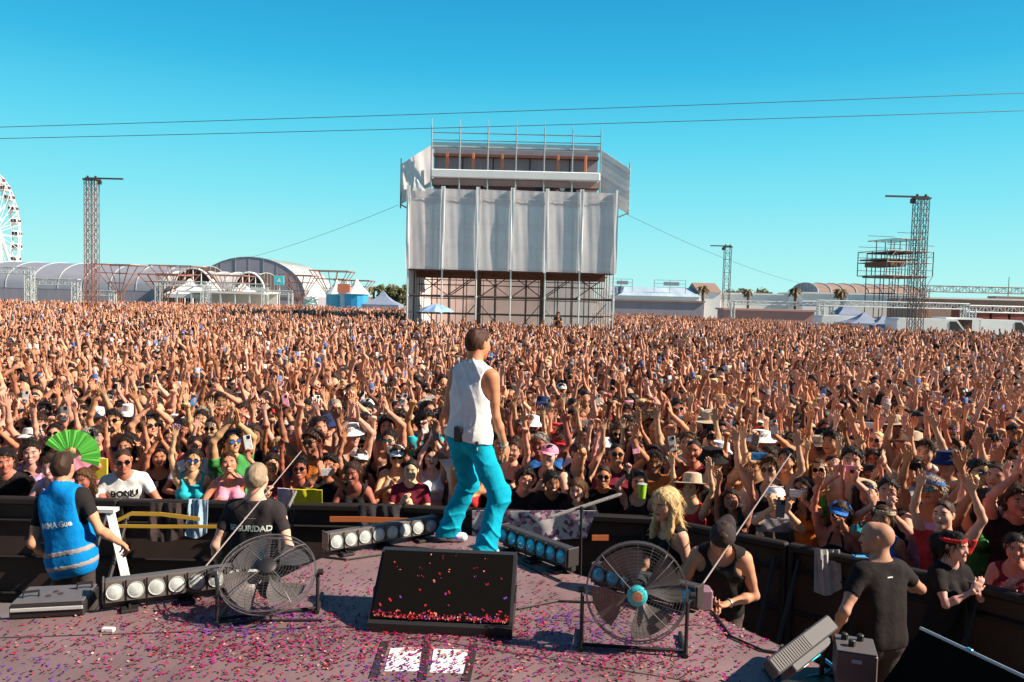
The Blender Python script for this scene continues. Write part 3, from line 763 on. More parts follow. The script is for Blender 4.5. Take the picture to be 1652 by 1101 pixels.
m = MB(); m.box(((UX0 + UX1) / 2, .02, 12.10), (UX1 - UX0, .06, .42)); m.build('parapet', M_['alu'], foh)
for z, r in ((12.42, .03), (12.85, .03), (12.0, .035)):
    m = MB(); m.tube((UX0, -.05, z), (UX1, -.05, z), r); m.build('rail', M_['steel'], foh)
for i in range(7):
    x = UX0 + (UX1 - UX0) * i / 6; m = MB(); m.tube((x, -.08, zt - .2), (x, -.08, 13.25), .05, .04, n=7); m.tube((x, -.08, 13.25), (x, -.08, 13.65), .018); m.build('post', M_['steel'], foh)
for px in (716, 758, 805, 895, 939):
    m = MB(); m.bbox((fx(px), .35, 11.2), (.16, .14, 1.1), .02); m.build('strap', M_['orange'], foh)
for px in (740, 790, 850, 915):
    m = MB(); m.tube((fx(px), 1.2, 10.7), (fx(px), 1.2, 11.7), .04); m.build('mullion', M_['black'], foh)
# equipment seen over the fabric edge
def spot(x, z, s):
    m = MB(); m.lathe((x, .3, z), [(.16 * s, 0), (.19 * s, .05), (.19 * s, .3), (.13 * s, .42)], ax=(0, 1, 0), n=16); m.tube((x, .45, z), (x, .45, zt - .3), .03)
    o = m.build('follow_spot', M_['black'], foh, True); k = MB().lathe((x, .29, z), [(.0, -.02), (.12 * s, -.015), (.155 * s, 0)], ax=(0, 1, 0), n=16, caps=False); k.build('lens', M_['alu'], o, True)
spot(fx(773), 9.92, .8); spot(fx(779), 9.85, .8); spot(fx(903), 9.8, 1.2)
for q_, (px_, w_) in enumerate(((874, 1.0), (916, .7), (716, .3))): MB().bbox((fx(px_), .5, 9.77), (w_, .5, .5), .04).build('equipment_case', M_['black'], foh)
for k, px in enumerate((727, 748, 743)):
    m = MB(); m.tube((fx(px), .3, zt), (fx(px) + (.35, -.35, .1)[k], .3, zt + .55), .03); m.build('strut', M_['steel_dark'], foh)
# wings of the upper storey
def wing(pts, m_, seed, n=12): return fabric('wing_panel', pts, n, 10, .05, seed, m_, foh)
xo, xi_ = fx(643), fx(693)
wing([(xo, .2, fz(643, 330)), (fx(692), .8, fz(692, 296)), (fx(692), .8, fz(692, 228)), (xo, .2, fz(643, 264))], M_['scrim'], 5)
fabric('wing_flap', [(fx(664), -.25, fz(664, 309)), (fx(684), -.25, fz(684, 309)), (fx(672), -.2, fz(672, 292)), (fx(666), -.2, fz(666, 286))], 6, 6, .03, 8, M_['fabric_white'], foh)
m = MB(); m.tube((xo, .15, fz(643, 336)), (xo, .15, fz(643, 255)), .04); m.tube((xo, .1, fz(643, 330)), (X0, .1, fz(657, 337)), .04); m.build('wing_frame', M_['steel_dark'], foh)
xr = fx(1009)
for k in range(7):    # the sunlit wing hangs in slanting folds
    t0, t1 = k / 7, (k + 1) / 7
    a0, a1 = fz(964, 238) + (fz(964, 312) - fz(964, 238)) * t0, fz(964, 238) + (fz(964, 312) - fz(964, 238)) * t1
    b0, b1 = fz(1009, 272) + (fz(1009, 344) - fz(1009, 272)) * t0, fz(1009, 272) + (fz(1009, 344) - fz(1009, 272)) * t1
    fabric('wing_panel', [(fx(964), .75, a1 - .05), (xr, .05 + .12, b1 - .05), (xr, .05, b0), (fx(964), .7, a0)], 10, 4, .02, 60 + k, M_['fabric_white'] if k % 3 != 1 else M_['scrim'], foh)
m = MB(); m.tube((xr + .03, .1, fz(1009, 346)), (xr + .03, .1, fz(1009, 262)), .04); m.tube((xr, .1, fz(1009, 344)), (X1, .1, fz(989, 352)), .04); m.build('wing_frame', M_['steel'], foh)
m = MB(); m.bbox(((X0 + X1) / 2 + 2.2, .8, .45), (7, .8, .9), .03); m.build('skirt', M_['black'], foh)
# blue and white parasol by the tower
pc = at_depth(704, 495, DF - 1.2)
par = empty('parasol', (pc.x, pc.y, 0), 0, 'pale blue parasol open at the foot of the mixing tower', 'parasol')
m = MB(); n = 8
for k in range(n):
    pass
prof = [(1.05, 0), (.7, .22), (.35, .36), (.02, .44)]
vs = []
for r, hz in prof:
    for i in range(16): t = 2 * math.pi * i / 16; rr = r * (1 if i % 2 == 0 else .93); vs.append((rr * math.cos(t), rr * math.sin(t), 2.25 + hz - (0.05 if i % 2 else 0) * (r > .5)))
m.add(vs, [(k * 16 + i, k * 16 + (i + 1) % 16, (k + 1) * 16 + (i + 1) % 16, (k + 1) * 16 + i) for k in range(3) for i in range(16)])
m.build('canopy', mat('blue_parasol', (.30, .48, .75), .7, noise=.5, nscale=1.5), par)
MB().tube((0, 0, 0), (0, 0, 2.72), .025).build('pole', M_['alu'], par)

# ---- wires
def wire(p0, p1, sag, r, label):
    a, b = Vector(p0), Vector(p1); pts = [a.lerp(b, t) - Vector((0, 0, sag * 4 * t * (1 - t))) for t in [i / 24 for i in range(25)]]
    o = MB().path(pts, r, 5).build('cable', M_['steel_dark']); tag(o, label, 'cable', 'overhead cables')
def extend(pa, pb, depth0, depth1, k):
    a, b = at_depth(*pa, depth0), at_depth(*pb, depth1); d = b - a; return a - d * k, b + d * k
a, b = extend((0, 203), (1652, 148), 30, 30, .25); wire(a, b, 0.10, .012, 'upper of the two thin cables crossing the sky above the tower')
a, b = extend((0, 221), (1652, 176), 30, 30, .25); wire(a, b, 0.12, .012, 'lower of the two thin cables crossing the sky above the tower')
wire(at_depth(643, 331, DF + .1), at_depth(240, 437, 100), 1.2, .012, 'slanting guy cable from the tower towards the hangars')
wire(at_depth(1009, 345, DF + .1), at_depth(1390, 470, 100), 1.2, .012, 'slanting guy cable from the tower towards the white buildings')

# ---- ferris wheel
DW = 200.0; wc = at_depth(-14, 376, DW); rad = 15.0
fw = empty('ferris_wheel', (wc.x, DW, 0), 0, 'tall white ferris wheel with red-topped cabins, seen at a slant', 'ferris wheel')
yaw = R(101); wx, wy = math.cos(yaw), math.sin(yaw); cz = wc.z
def wp(t, r, off=0.): return Vector((wx * r * math.cos(t) - wy * off, wy * r * math.cos(t) + wx * off, cz + r * math.sin(t)))
for off in (-.9, .9):
    m = MB(); m.path([wp(2 * math.pi * i / 72, rad, off) for i in range(72)], .16, 5, True); m.path([wp(2 * math.pi * i / 72, rad * .93, off) for i in range(72)], .09, 4, True)
    m.build('wheel_rim', M_['white'], fw)
m = MB(); NG = 28
for i in range(NG):
    t = 2 * math.pi * i / NG
    for off in (-.9, .9): m.tube(wp(t, .6, off), wp(t, rad, off), .07, n=4, caps=False)
    m.tube(wp(t, rad, -.9), wp(t, rad, .9), .09, n=4)
m.build('spokes', M_['white'], fw)
MB().tube(wp(0, 0, -2), wp(0, 0, 2), 1.0, n=14).build('hub', M_['white'], fw)
red = mat('dark_red_paint', (.10, .03, .03), .5)
for i in range(NG):
    t = 2 * math.pi * (i + .5) / NG; p = wp(t, rad + .3)
    o = MB().bbox((p.x, p.y, p.z - .9), (2.0, 2.0, 1.8), .3).build('cabin', M_['white'], fw)
    k = MB()
    for s in (-1, 1): k.box((p.x + s * .45, p.y - 1.0, p.z - .75), (.65, .06, .8))
    k.box((p.x + 1.0, p.y, p.z - .75), (.06, 1.3, .8)); k.build('window', red, o)
for s in (-1, 1):
    m = MB()
    for q in (-1, 1): m.tube(wp(0, 0, s * 2), Vector((wx * q * 6 - wy * s * 4.5, wy * q * 6 + wx * s * 4.5, 0)), .35, n=8)
    m.build('leg', M_['white'], fw)

# ---- hangars
def vault(name, x0, x1, y0, y1, zw, zt_, along, roofm, wallm, openm, label, ribs=8, cat='hangar', group='festival hangars', face='-y', flat=1.):
    """arched hall; along='x' ridge runs left-right, 'y' ridge runs away from the camera"""
    e = empty(name, ((x0 + x1) / 2, (y0 + y1) / 2, 0), 0, label, cat, group); hx, hy = (x1 - x0) / 2, (y1 - y0) / 2; N = 18
    def prof(t): # t 0..1 -> (offset -1..1, z)
        a = math.pi * t; return -math.cos(a), zw + (zt_ - zw) * (abs(math.sin(a)) ** flat)
    m = MB(); K = ribs * 2; vs = []
    for j in range(K + 1):
        for i in range(N + 1):
            o, z = prof(i / N); q = -1 + 2 * j / K; bump_ = -.06 if j % 2 else 0
            vs.append((q * hx, o * hy, z + bump_) if along == 'x' else (o * hx, q * hy, z + bump_))
    m.add(vs, [(j * (N + 1) + i, j * (N + 1) + i + 1, (j + 1) * (N + 1) + i + 1, (j + 1) * (N + 1) + i) for j in range(K) for i in range(N)]); m.build('roof', roofm, e, True)
    m = MB()
    for s in (-1, 1):
        m = MB()
        if along == 'x': m.box((0, s * (hy - .1), zw / 2), (2 * hx, .15, zw))
        else: m.box((s * (hx - .1), 0, zw / 2), (.15, 2 * hy, zw))
        m.build('wall', wallm, e)
    for s in (-1, 1):
        m = MB(); pts = []
        for i in range(N + 1):
            o, z = prof(i / N); pts.append((s * (hx - .15), o * hy, z - .05) if along == 'x' else (o * hx, s * (hy - .15), z - .05))
        base = [(s * (hx - .15), hy, 0), (s * (hx - .15), -hy, 0)] if along == 'x' else [(hx, s * (hy - .15), 0), (-hx, s * (hy - .15), 0)]
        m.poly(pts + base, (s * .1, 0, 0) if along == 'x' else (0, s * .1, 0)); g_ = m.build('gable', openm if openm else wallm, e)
        m = MB()
        for i in range(1, 8):
            o = -1 + 2 * i / 8; t = math.acos(-o) / math.pi; z = prof(t)[1]
            if along == 'x': m.tube((s * (hx + .02), o * hy, 0), (s * (hx + .02), o * hy, z), .05, n=4)
            else: m.tube((o * hx, s * (hy + .02), 0), (o * hx, s * (hy + .02), z), .06 if i in (3, 5) else .03, n=4)
        if along == 'x': m.box((s * (hx + .05), 0, zw), (.1, 2 * hy, .25))
        else: m.box((0, s * (hy + .05), zw), (2 * hx, .1, .15))
        m.build('mullions', M_['alu'] if along == 'x' else M_['roof_grey'], g_)
    m = MB()
    for j in range(ribs + 1):
        q = -1 + 2 * j / ribs; pts = []
        for i in range(N + 1):
            o, z = prof(i / N); pts.append((q * hx, o * hy, z + .05) if along == 'x' else (o * hx, q * hy, z + .05))
        m.path(pts, .07, 4)
    m.build('rib', M_['alu'], e)
    return e
def X(px, d): return at_depth(px, 482, d).x
def Z(px, py, d): return at_depth(px, py, d).z
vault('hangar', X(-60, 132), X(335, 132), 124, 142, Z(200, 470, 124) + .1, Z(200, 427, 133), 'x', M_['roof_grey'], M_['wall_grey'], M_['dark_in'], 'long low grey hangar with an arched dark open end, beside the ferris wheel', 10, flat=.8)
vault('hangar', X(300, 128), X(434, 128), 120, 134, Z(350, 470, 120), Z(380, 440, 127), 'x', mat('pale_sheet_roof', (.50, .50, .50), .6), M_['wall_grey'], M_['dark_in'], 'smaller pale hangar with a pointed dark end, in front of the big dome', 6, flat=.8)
vault('hangar', X(312, 150), X(492, 150), 150, 174, Z(430, 478, 150), Z(405, 415, 150), 'y', mat('dome_side_sheet', (.48, .50, .50), .6), M_['wall_grey'], M_['wall_grey'], 'largest hangar, a wide grey arched gable with a white curved side', 10, flat=1.)
# arched gable ends that look at the field
def arch_gable(pxc, pytop, w_px, pyb, d, label):
    c = at_depth(pxc, pyb, d); z1 = Z(pxc, pytop, d); hw = w_px / 2 / FPX * d
    e = empty('entrance_canopy', (c.x, d, 0), R(0), label, 'canopy', 'arched entrance canopies')
    pts = [(-hw * math.cos(math.pi * i / 14), 0, 2.2 + (z1 - 2.2) * math.sin(math.pi * i / 14) ** .8) for i in range(15)]
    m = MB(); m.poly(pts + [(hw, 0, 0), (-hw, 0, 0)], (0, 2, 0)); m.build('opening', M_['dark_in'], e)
    MB().path([(a, -.1, b) for a, b, in [(p[0], p[2]) for p in pts]], .16, 5).build('arch_frame', M_['fabric_white'], e)
    for o in (-.4, 0, .4): MB().tube((o * hw, -.15, 0), (o * hw, -.15, 2.2 + (z1 - 2.2) * (1 - o * o) ** .4), .08).build('mullion', M_['fabric_white'], e)
    MB().box((0, -.15, z1 * .62), (hw * 2, .15, .25)).build('crossbar', M_['fabric_white'], e)
arch_gable(312, 433, 66, 490, 118, 'wider dark arched entrance with pale mullions, between the two hangars')
arch_gable(402, 440, 52, 490, 116, 'narrower dark pointed entrance at the foot of the dome')

# ---- lattice funnels (inverted pyramids of steel)
def funnel(pxc, pyt, w_px, pyb, d, label):
    c = at_depth(pxc, pyb, d); z1 = Z(pxc, pyt, d); hw = w_px / 2 / FPX * d
    e = empty('steel_funnel', (c.x, d, 0), 0, label, 'shade frame', 'inverted-pyramid steel shade frames')
    m = MB(); z0 = z1 * .42
    for a, b in ((-1, -1), (1, -1), (1, 1), (-1, 1)): m.tube((a * .35, b * .35, 0), (a * .35, b * .35, z0), .08, n=4)
    for k in range(4): m.tube((-.35, -.35, z0 * k / 4), (.35, -.35, z0 * (k + 1) / 4), .05, n=4)
    m.build('column', M_['rust'], e)
    m = MB()
    for a, b in ((-1, -1), (1, -1), (1, 1), (-1, 1), (0, -1), (0, 1), (-1, 0), (1, 0), (-.5, -1), (.5, -1)):
        m.tube((a * .35, b * .35, z0), (a * hw, b * hw, z1), .06, n=4, caps=False)
    for t in (.35, .7, 1.):
        r = .35 + (hw - .35) * t; z = z0 + (z1 - z0) * t; q = [(-r, -r, z), (r, -r, z), (r, r, z), (-r, r, z)]
        for k in range(4): m.tube(q[k], q[(k + 1) % 4], .06 if t < 1 else .09, n=4, caps=False)
    m.build('funnel', M_['rust'], e)
for args in ((193, 428, 60, 495, 105, 'rusty inverted-pyramid frame standing just behind the tallest lattice tower'), (288, 430, 66, 492, 112, 'rusty inverted-pyramid frame above the wide arched entrance'),
             (268, 444, 62, 492, 98, 'lower rusty inverted-pyramid frame before the wide arched entrance'), (372, 445, 58, 495, 100, 'rusty inverted-pyramid frame between the two arched entrances'),
             (483, 445, 50, 495, 110, 'rusty inverted-pyramid frame before the sunlit side of the dome'), (536, 438, 60, 495, 112, 'tall rusty inverted-pyramid frame against the sky beside the dome'), (572, 453, 56, 492, 125, 'most distant rusty inverted-pyramid frame, near the hedge')): funnel(*args)

# ---- goal-post trusses
def truss_gate(pxa, pxb, pyt, d, w, label, mt='alu', legs=True):
    xa, xb, z = X(pxa, d), X(pxb, d), Z((pxa + pxb) / 2, pyt, d); e = empty('truss_gate', ((xa + xb) / 2, d, 0), 0, label, 'truss frame', 'truss frames round the field'); h = (xb - xa) / 2
    truss(MB(), (-h, 0, z), (h, 0, z), w, .05, side=(0, 0, 1)).build('cross_beam', M_[mt], e)
    if legs:
        for s in (-1, 1): truss(MB(), (s * (h - w / 2), 0, .1), (s * (h - w / 2), 0, z), w, .05, side=(1, 0, 0)).build('leg', M_[mt], e)
truss_gate(-30, 53, 436, 70, .55, 'pale truss gate below the ferris wheel, partly out of view')
truss_gate(46, 128, 455, 72, .55, 'pale truss gate before the long low hangar')
truss_gate(124, 186, 473, 74, .45, 'low pale truss gate around the foot of the tallest lattice tower')
truss_gate(252, 333, 458, 92, .55, 'pale truss gate in front of the wide arched entrance')
truss_gate(330, 432, 462, 90, .6, 'wide pale truss gate in front of the narrow pointed entrance')
truss_gate(405, 472, 472, 95, .45, 'small pale truss gate at the foot of the dome')
truss_gate(1180, 1345, 490, 75, .3, 'long thin truss frame in front of the white building')
truss_gate(1320, 1562, 492, 66, .45, 'long pale truss frame passing behind the dark lattice tower')
truss_gate(1562, 1700, 500, 62, .5, 'pale truss frame before the red-brown sheds')
truss_gate(1487, 1760, 469, 95, .7, 'high red-brown truss bridge standing against the sky', 'rust')

# ---- tents, booths, umbrellas on the left
def pagoda(pxc, d, w, ze, zt_, label, m_='fabric_white', cat='tent'):
    e = empty('tent', (X(pxc, d), d, 0), 0, label, cat, 'pointed festival tents'); h = w / 2
    m = MB(); prof = [(1.0, 0), (.55, .28), (.25, .6), (.04, 1)]; vs = []
    for r, t in prof:
        for a, b in ((-1, -1), (0, -1), (1, -1), (1, 0), (1, 1), (0, 1), (-1, 1), (-1, 0)): vs.append((a * h * r, b * h * r, ze + (zt_ - ze) * t))
    m.add(vs, [(k * 8 + i, k * 8 + (i + 1) % 8, (k + 1) * 8 + (i + 1) % 8, (k + 1) * 8 + i) for k in range(3) for i in range(8)] + [tuple(range(24, 32))]); m.build('roof', M_[m_], e)
    m = MB(); m.box((0, -h + .03, ze - .25), (w, .05, .5)); m.box((h - .03, 0, ze - .25), (.05, w, .5)); m.build('valance', M_[m_], e)
    for a in (-1, 1):
        for b in (-1, 1): MB().tube((a * (h - .1), b * (h - .1), 0), (a * (h - .1), b * (h - .1), ze), .05).build('pole', M_['alu'], e)
pagoda(306, 100, 4.6, 2.7, 4.6, 'white pointed tent nearest the wide arched entrance'); pagoda(342, 104, 4.6, 2.7, 4.7, 'white pointed tent before the dark gap between the hangars'); pagoda(392, 106, 5, 2.7, 4.3, 'flatter white tent below the narrow entrance')
e = empty('marquee', (X(370, 96), 96, 0), 0, 'long white flat-topped marquee along the back of the crowd', 'marquee'); hw = (X(438, 96) - X(302, 96)) / 2
MB().box((0, 0, 3.0), (2 * hw, 6, .25)).build('roof', M_['white'], e); MB().box((0, 2.5, 1.5), (2 * hw, .2, 2.9)).build('back_wall', M_['white'], e)
for k in range(7): MB().box((-hw + 2 * hw * k / 6, -2.9, 1.45), (.15, .15, 2.9)).build('post', M_['alu'], e)
def booth(pxc, d, w, h, m_, label):
    e = empty('booth', (X(pxc, d), d, 0), 0, label, 'booth', 'small round booths with pointed roofs')
    MB().lathe((0, 0, 0), [(w / 2, 0), (w / 2, h)], n=12).build('wall', m_, e)
    MB().lathe((0, 0, h), [(w / 2 * 1.15, 0), (w / 4, h * .3), (.05, h * .62)], n=12).build('roof', M_['white'], e)
booth(543, 105, 2.7, 3.1, mat('sky_blue_paint', (.10, .45, .65), .6), 'sky blue booth with the tallest white spike roof'); booth(560, 104, 1.9, 3.0, mat('striped_booth', (.45, .62, .75), .6), 'pale blue and orange booth between two blue booths'); booth(575, 103, 3.0, 3.2, M_['blue'], 'strong blue round booth nearest the big tent umbrella'); booth(500, 112, 2.2, 2.3, mat('mint_paint', (.5, .78, .74), .6), 'small mint booth before the dome')
tag(MB().box((X(560, 104), 101.9, 3.9), (1.6, .3, 1.1)).build('sign', M_['orange']), 'small orange sign panel on the pale booth', 'sign')
e = empty('sign', (X(450, 96), 96, 0), 0, 'turquoise square sign on a post before the dome', 'sign'); MB().bbox((0, 0, 4.6), (1.2, .15, 1.1), .03).build('board', mat('turquoise', (.10, .62, .68), .5), e); MB().tube((0, .1, 0), (0, .1, 4.1), .06).build('post', M_['alu'], e)
MB().poly([(-.3, -.09, 4.4), (.3, -.09, 4.4), (0, -.09, 4.9)], (0, -.01, 0)).build('emblem', M_['white'], e)
pagoda(618, 88, 4.0, 2.1, 3.6, 'blue-white umbrella tent beside the mixing tower', 'navy')

# ---- trees
def leaf_cloud(m, c, rad, n, rnd, size=.22):
    c = Vector(c); rad = Vector(rad)
    for _ in range(n):
        v = Vector((rnd.gauss(0, 1), rnd.gauss(0, 1), rnd.gauss(0, 1))).normalized() * (rnd.random() ** .45)
        p = c + Vector((v.x * rad.x, v.y * rad.y, v.z * rad.z)); a = Vector((rnd.gauss(0, 1), rnd.gauss(0, 1), rnd.gauss(0, 1))).normalized(); b = a.orthogonal().normalized(); s = size * rnd.uniform(.6, 1.4)
        m.add([p - a * s, p + b * s * .5, p + a * s, p - b * s * .5], [(0, 1, 2, 3)])
leafm = mat('olive_leaves', (.10, .10, .035), .7, noise=.5, nscale=1.5); palmm = mat('dry_palm_leaves', (.17, .11, .04), .7, noise=.5, nscale=3)
def tree(px, py_top, d, w, label, seed):
    rnd = random.Random(seed); x = X(px, d); z = Z(px, py_top, d); e = empty('tree', (x, d, 0), 0, label, 'tree', 'trees behind the field')
    MB().path([(0, 0, 0), (.1, 0, z * .3), (0, 0, z * .6)], [.3, .22, .12]).build('trunk', M_['brown'], e)
    m = MB()
    for k in range(9): a = rnd.uniform(0, 6.28); leaf_cloud(m, (math.cos(a) * w * .33, math.sin(a) * w * .3, z * rnd.uniform(.45, .82)), (w * .25, w * .25, z * .17), 160, rnd, .3)
    m.build('crown', leafm, e)
def palm(px, py_top, d, label, seed):
    rnd = random.Random(seed); x = X(px, d); z = Z(px, py_top, d); e = empty('palm_tree', (x, d, 0), 0, label, 'palm tree', 'palms behind the white building')
    MB().path([(0, 0, 0), (.1, 0, z * .5), (.05, 0, z - .6)], [.22, .18, .2]).build('trunk', M_['brown'], e)
    m = MB()
    for k in range(34):
        a = rnd.uniform(0, 6.28); el = rnd.uniform(-1.1, 1.2); L_ = rnd.uniform(.7, 1.1); pts = []
        for i in range(5): t = i / 4; pts.append(Vector((math.cos(a) * L_ * t * math.cos(el * .6), math.sin(a) * L_ * t * math.cos(el * .6), z - .5 + L_ * .6 * math.sin(el) * t - .7 * t * t)))
        sd = Vector((-math.sin(a), math.cos(a), 0)); wv = [.06, .28, .32, .2, .02]
        vs = [p + sd * q * .5 * s - Vector((0, 0, .12 * abs(s) * (wv[i] > .1))) for i, (p, q) in enumerate(zip(pts, wv)) for s in (-1, 0, 1)]
        m.add(vs, [(i * 3 + j, i * 3 + j + 1, i * 3 + j + 4, i * 3 + j + 3) for i in range(4) for j in (0, 1)])
    m.build('crown', palmm, e)
for i, (px, py, d, w, lb) in enumerate(((628, 458, 120, 3.5, 'bushy olive tree touching the edge of the mixing tower'), (644, 455, 118, 4, 'golden-green tree close behind the mixing tower'), (30, 428, 150, 5, 'dark tree top between the wheel and the long hangar'), (85, 424, 160, 7, 'low tree tops peeking over the long hangar roof'),
                                          (1245, 462, 150, 6, 'round brown-green tree above the long white building'), (1188, 464, 155, 5, 'low bushy tree right of the thin lattice mast'))): tree(px, py, d, w, lb, i)
for i, (px, py, d, lb) in enumerate(((1133, 456, 100, 'palm beside the brown gabled roof'), (1206, 462, 110, 'small palm above the truss frame'), (1282, 458, 92, 'palm standing alone before the white wall'), (1357, 460, 88, 'orange-brown palm in front of the ribbed brown vault'), (602, 458, 120, 'small palm at the hedge near the tower'))): palm(px, py, d, lb, 70 + i)

# ---- right-hand background
def hall(pxa, pxb, pyt, d, dep, wallm, roofm, label, pitched=0., bands=0, rot=0):
    xa, xb, z = X(pxa, d), X(pxb, d), Z((pxa + pxb) / 2, pyt, d); e = empty('hall_building', ((xa + xb) / 2, d + dep / 2, 0), 0, label, 'building', 'low buildings behind the crowd'); h = (xb - xa) / 2
    MB().box((0, 0, z / 2), (2 * h, dep, z)).build('wall', wallm, e)
    m = MB()
    if pitched: m.poly([(-h - .2, -dep / 2 - .2, z + .002), (-h - .2, dep / 2 + .2, z + .002), (-h - .2, 0, z + pitched)], (2 * h + .4, 0, 0))
    else: m.box((0, 0, z + .1), (2 * h + .4, dep + .4, .2))
    m.build('roof', roofm, e)
    if bands:
        for k in range(bands): MB().box((0, -dep / 2 - .06, z * (.35 + .3 * k)), (2 * h, .1, .22)).build('cornice', M_['roof_brown'], e)
        n = max(3, int(h)); 
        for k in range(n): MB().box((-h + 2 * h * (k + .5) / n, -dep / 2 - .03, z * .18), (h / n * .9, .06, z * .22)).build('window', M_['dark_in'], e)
    return e
blue_roof = mat('blue_striped_roof', (.50, .60, .68), .35, noise=.25, nscale=.35, stretch=(2, .1, .1))
hall(985, 1128, 478, 110, 12, M_['white'], blue_roof, 'low building with a blue-grey striped roof, just right of the mixing tower', 1.3, 2)
hall(985, 1135, 487, 95, 6, M_['wall_grey'], M_['roof_brown'], 'grey shed with a tan roof edge below the blue roof', 0, 0)
hall(1128, 1162, 472, 112, 8, M_['white'], M_['roof_brown'], 'small white house with a steep brown roof', 1.4)
hall(1160, 1300, 476, 118, 10, M_['white'], M_['white'], 'long plain white building behind the thin lattice mast', 0, 1)
hall(1295, 1480, 476, 112, 10, M_['white'], M_['white'], 'long white wall below the ribbed brown vault', 0, 1)
vault('vaulted_hall', X(1308, 125), X(1470, 125), 122, 134, Z(1390, 474, 122), Z(1390, 459, 128), 'x', M_['roof_brown'], M_['white'], M_['wall_grey'], 'ribbed brown vaulted roof behind the open scaffold platform', 8, 'hall', None)
hall(1170, 1315, 502, 84, 3, mat('pink_wall', (.42, .25, .23), .8), mat('pink_roof', (.50, .30, .28), .8), 'low pinkish-red stall row at the back of the crowd', 0, 0)
for i, px in enumerate((1585, 1615, 1645, 1675)): hall(px - 13, px + 13, 497, 78, 4, M_['red_brown'], M_['roof_brown'], ['dark red shed, first beyond the vans', 'dark red shed, second beyond the vans', 'dark red shed, third beyond the vans', 'dark red shed cut by the picture edge'][i], 0, 0)
hall(1480, 1760, 485, 100, 8, M_['roof_brown'], M_['white'], 'long tan building under the high truss bridge', 0, 0)
e = empty('antenna_mast', (X(1626, 110), 110, 0), 0, 'thin grey antenna mast above the tan building', 'mast'); MB().tube((0, 0, 0), (0, 0, Z(1626, 447, 110)), .09, .04).build('pole', M_['steel_dark'], e); MB().box((0, 0, Z(1626, 484, 110)), (4.5, 2, .9)).build('base', M_['roof_brown'], e)
for px, ys, lb in ((1001, 462, 'thin grey sign gantry above the blue-striped roof'), (1080, 464, 'long thin sign gantry above the blue-striped roof')):
    e = empty('roof_sign', (X(px, 112), 112, 0), 0, lb, 'sign', 'roof-top sign gantries'); z = Z(px, ys, 112); w = 1.6 if px < 1050 else 2.2
    m = MB(); [m.tube((-w, 0, z + q), (w, 0, z + q), .04, n=4) for q in (0, .5, 1.0)]; [m.tube((a * w, 0, 0), (a * w, 0, z + 1), .05, n=4) for a in (-1, 0, 1)]; m.build('frame', M_['steel'], e)
    MB().box((.2, -.05, z + .5), (w, .05, .5)).build('board', M_['wall_grey'], e)
e = empty('flag', (X(991, 90), 90, 0), 0, 'dark blue and red flag beside the sunlit tower edge', 'flag'); MB().tube((0, 0, 0), (0, 0, Z(990, 462, 90)), .04).build('pole', M_['alu'], e)
fabric('cloth', [(.1, 0, Z(990, 478, 90)), (.9, 0, Z(990, 472, 90)), (1.1, 0, Z(990, 462, 90)), (.05, 0, Z(990, 462, 90))], 6, 6, .1, 3, M_['navy'], e)

# open scaffold platform
DS = 72; sx0, sx1 = X(1399, DS), X(1482, DS); sc_e = empty('scaffold_platform', ((sx0 + sx1) / 2, DS, 0), R(12), 'open pipe scaffold platform without fabric, behind the dark lattice tower', 'scaffold'); hw = (sx1 - sx0) / 2
zz = [Z(1440, y, DS) for y in (500, 474, 446, 425, 407, 388)]
m = MB()
for i in range(6):
    for y in (-2, 0, 2):
        x = -hw + 2 * hw * i / 5; m.tube((x, y, 0 if 0 < i < 5 else zz[2]), (x, y, zz[5] if 1 < i < 5 else zz[4]), .045, n=5)
m.build('poles', M_['steel_dark'], sc_e)
m = MB()
for k, z in enumerate(zz[1:]):
    w_ = hw if 0 < k < 4 else hw * .6
    for y in (-2, 2): m.tube((-w_, y, z), (w_, y, z), .04, n=5); m.tube((-w_, y, z + .5), (w_, y, z + .5), .03, n=4)
    for i in range(5): x = -w_ + 2 * w_ * i / 4; m.tube((x, -2, z), (x, 2, z), .035, n=4)
m.build('rails', M_['steel_dark'], sc_e)
m = MB()
for i in range(5):
    for k in range(4):
        if (i + k) % 2: m.tube((-hw + 2 * hw * i / 5, -2, zz[k]), (-hw + 2 * hw * (i + 1) / 5, -2, zz[k + 1]), .03, n=4)
m.build('braces', M_['steel'], sc_e)
m = MB(); m.poly([(-hw * .75, -1.8, zz[2] + .8), (-hw * .75, 1.8, zz[2] + .8), (-hw * .75, 1.8, zz[3] + .1), (-hw * .75, -1.8, zz[3] + .1)], (1.5, 0, .0)); m.box((-hw * .3, 0, zz[3] + .25), (3.2, 3.6, .12)); m.build('booth_box', M_['brown'], sc_e)
m = MB(); m.box((0, 0, zz[2] - .1), (hw * 1.6, 3.8, .14)); m.box((0, 0, zz[4] - .1), (hw * 1.3, 3.8, .1)); m.build('deck', M_['brown'], sc_e)

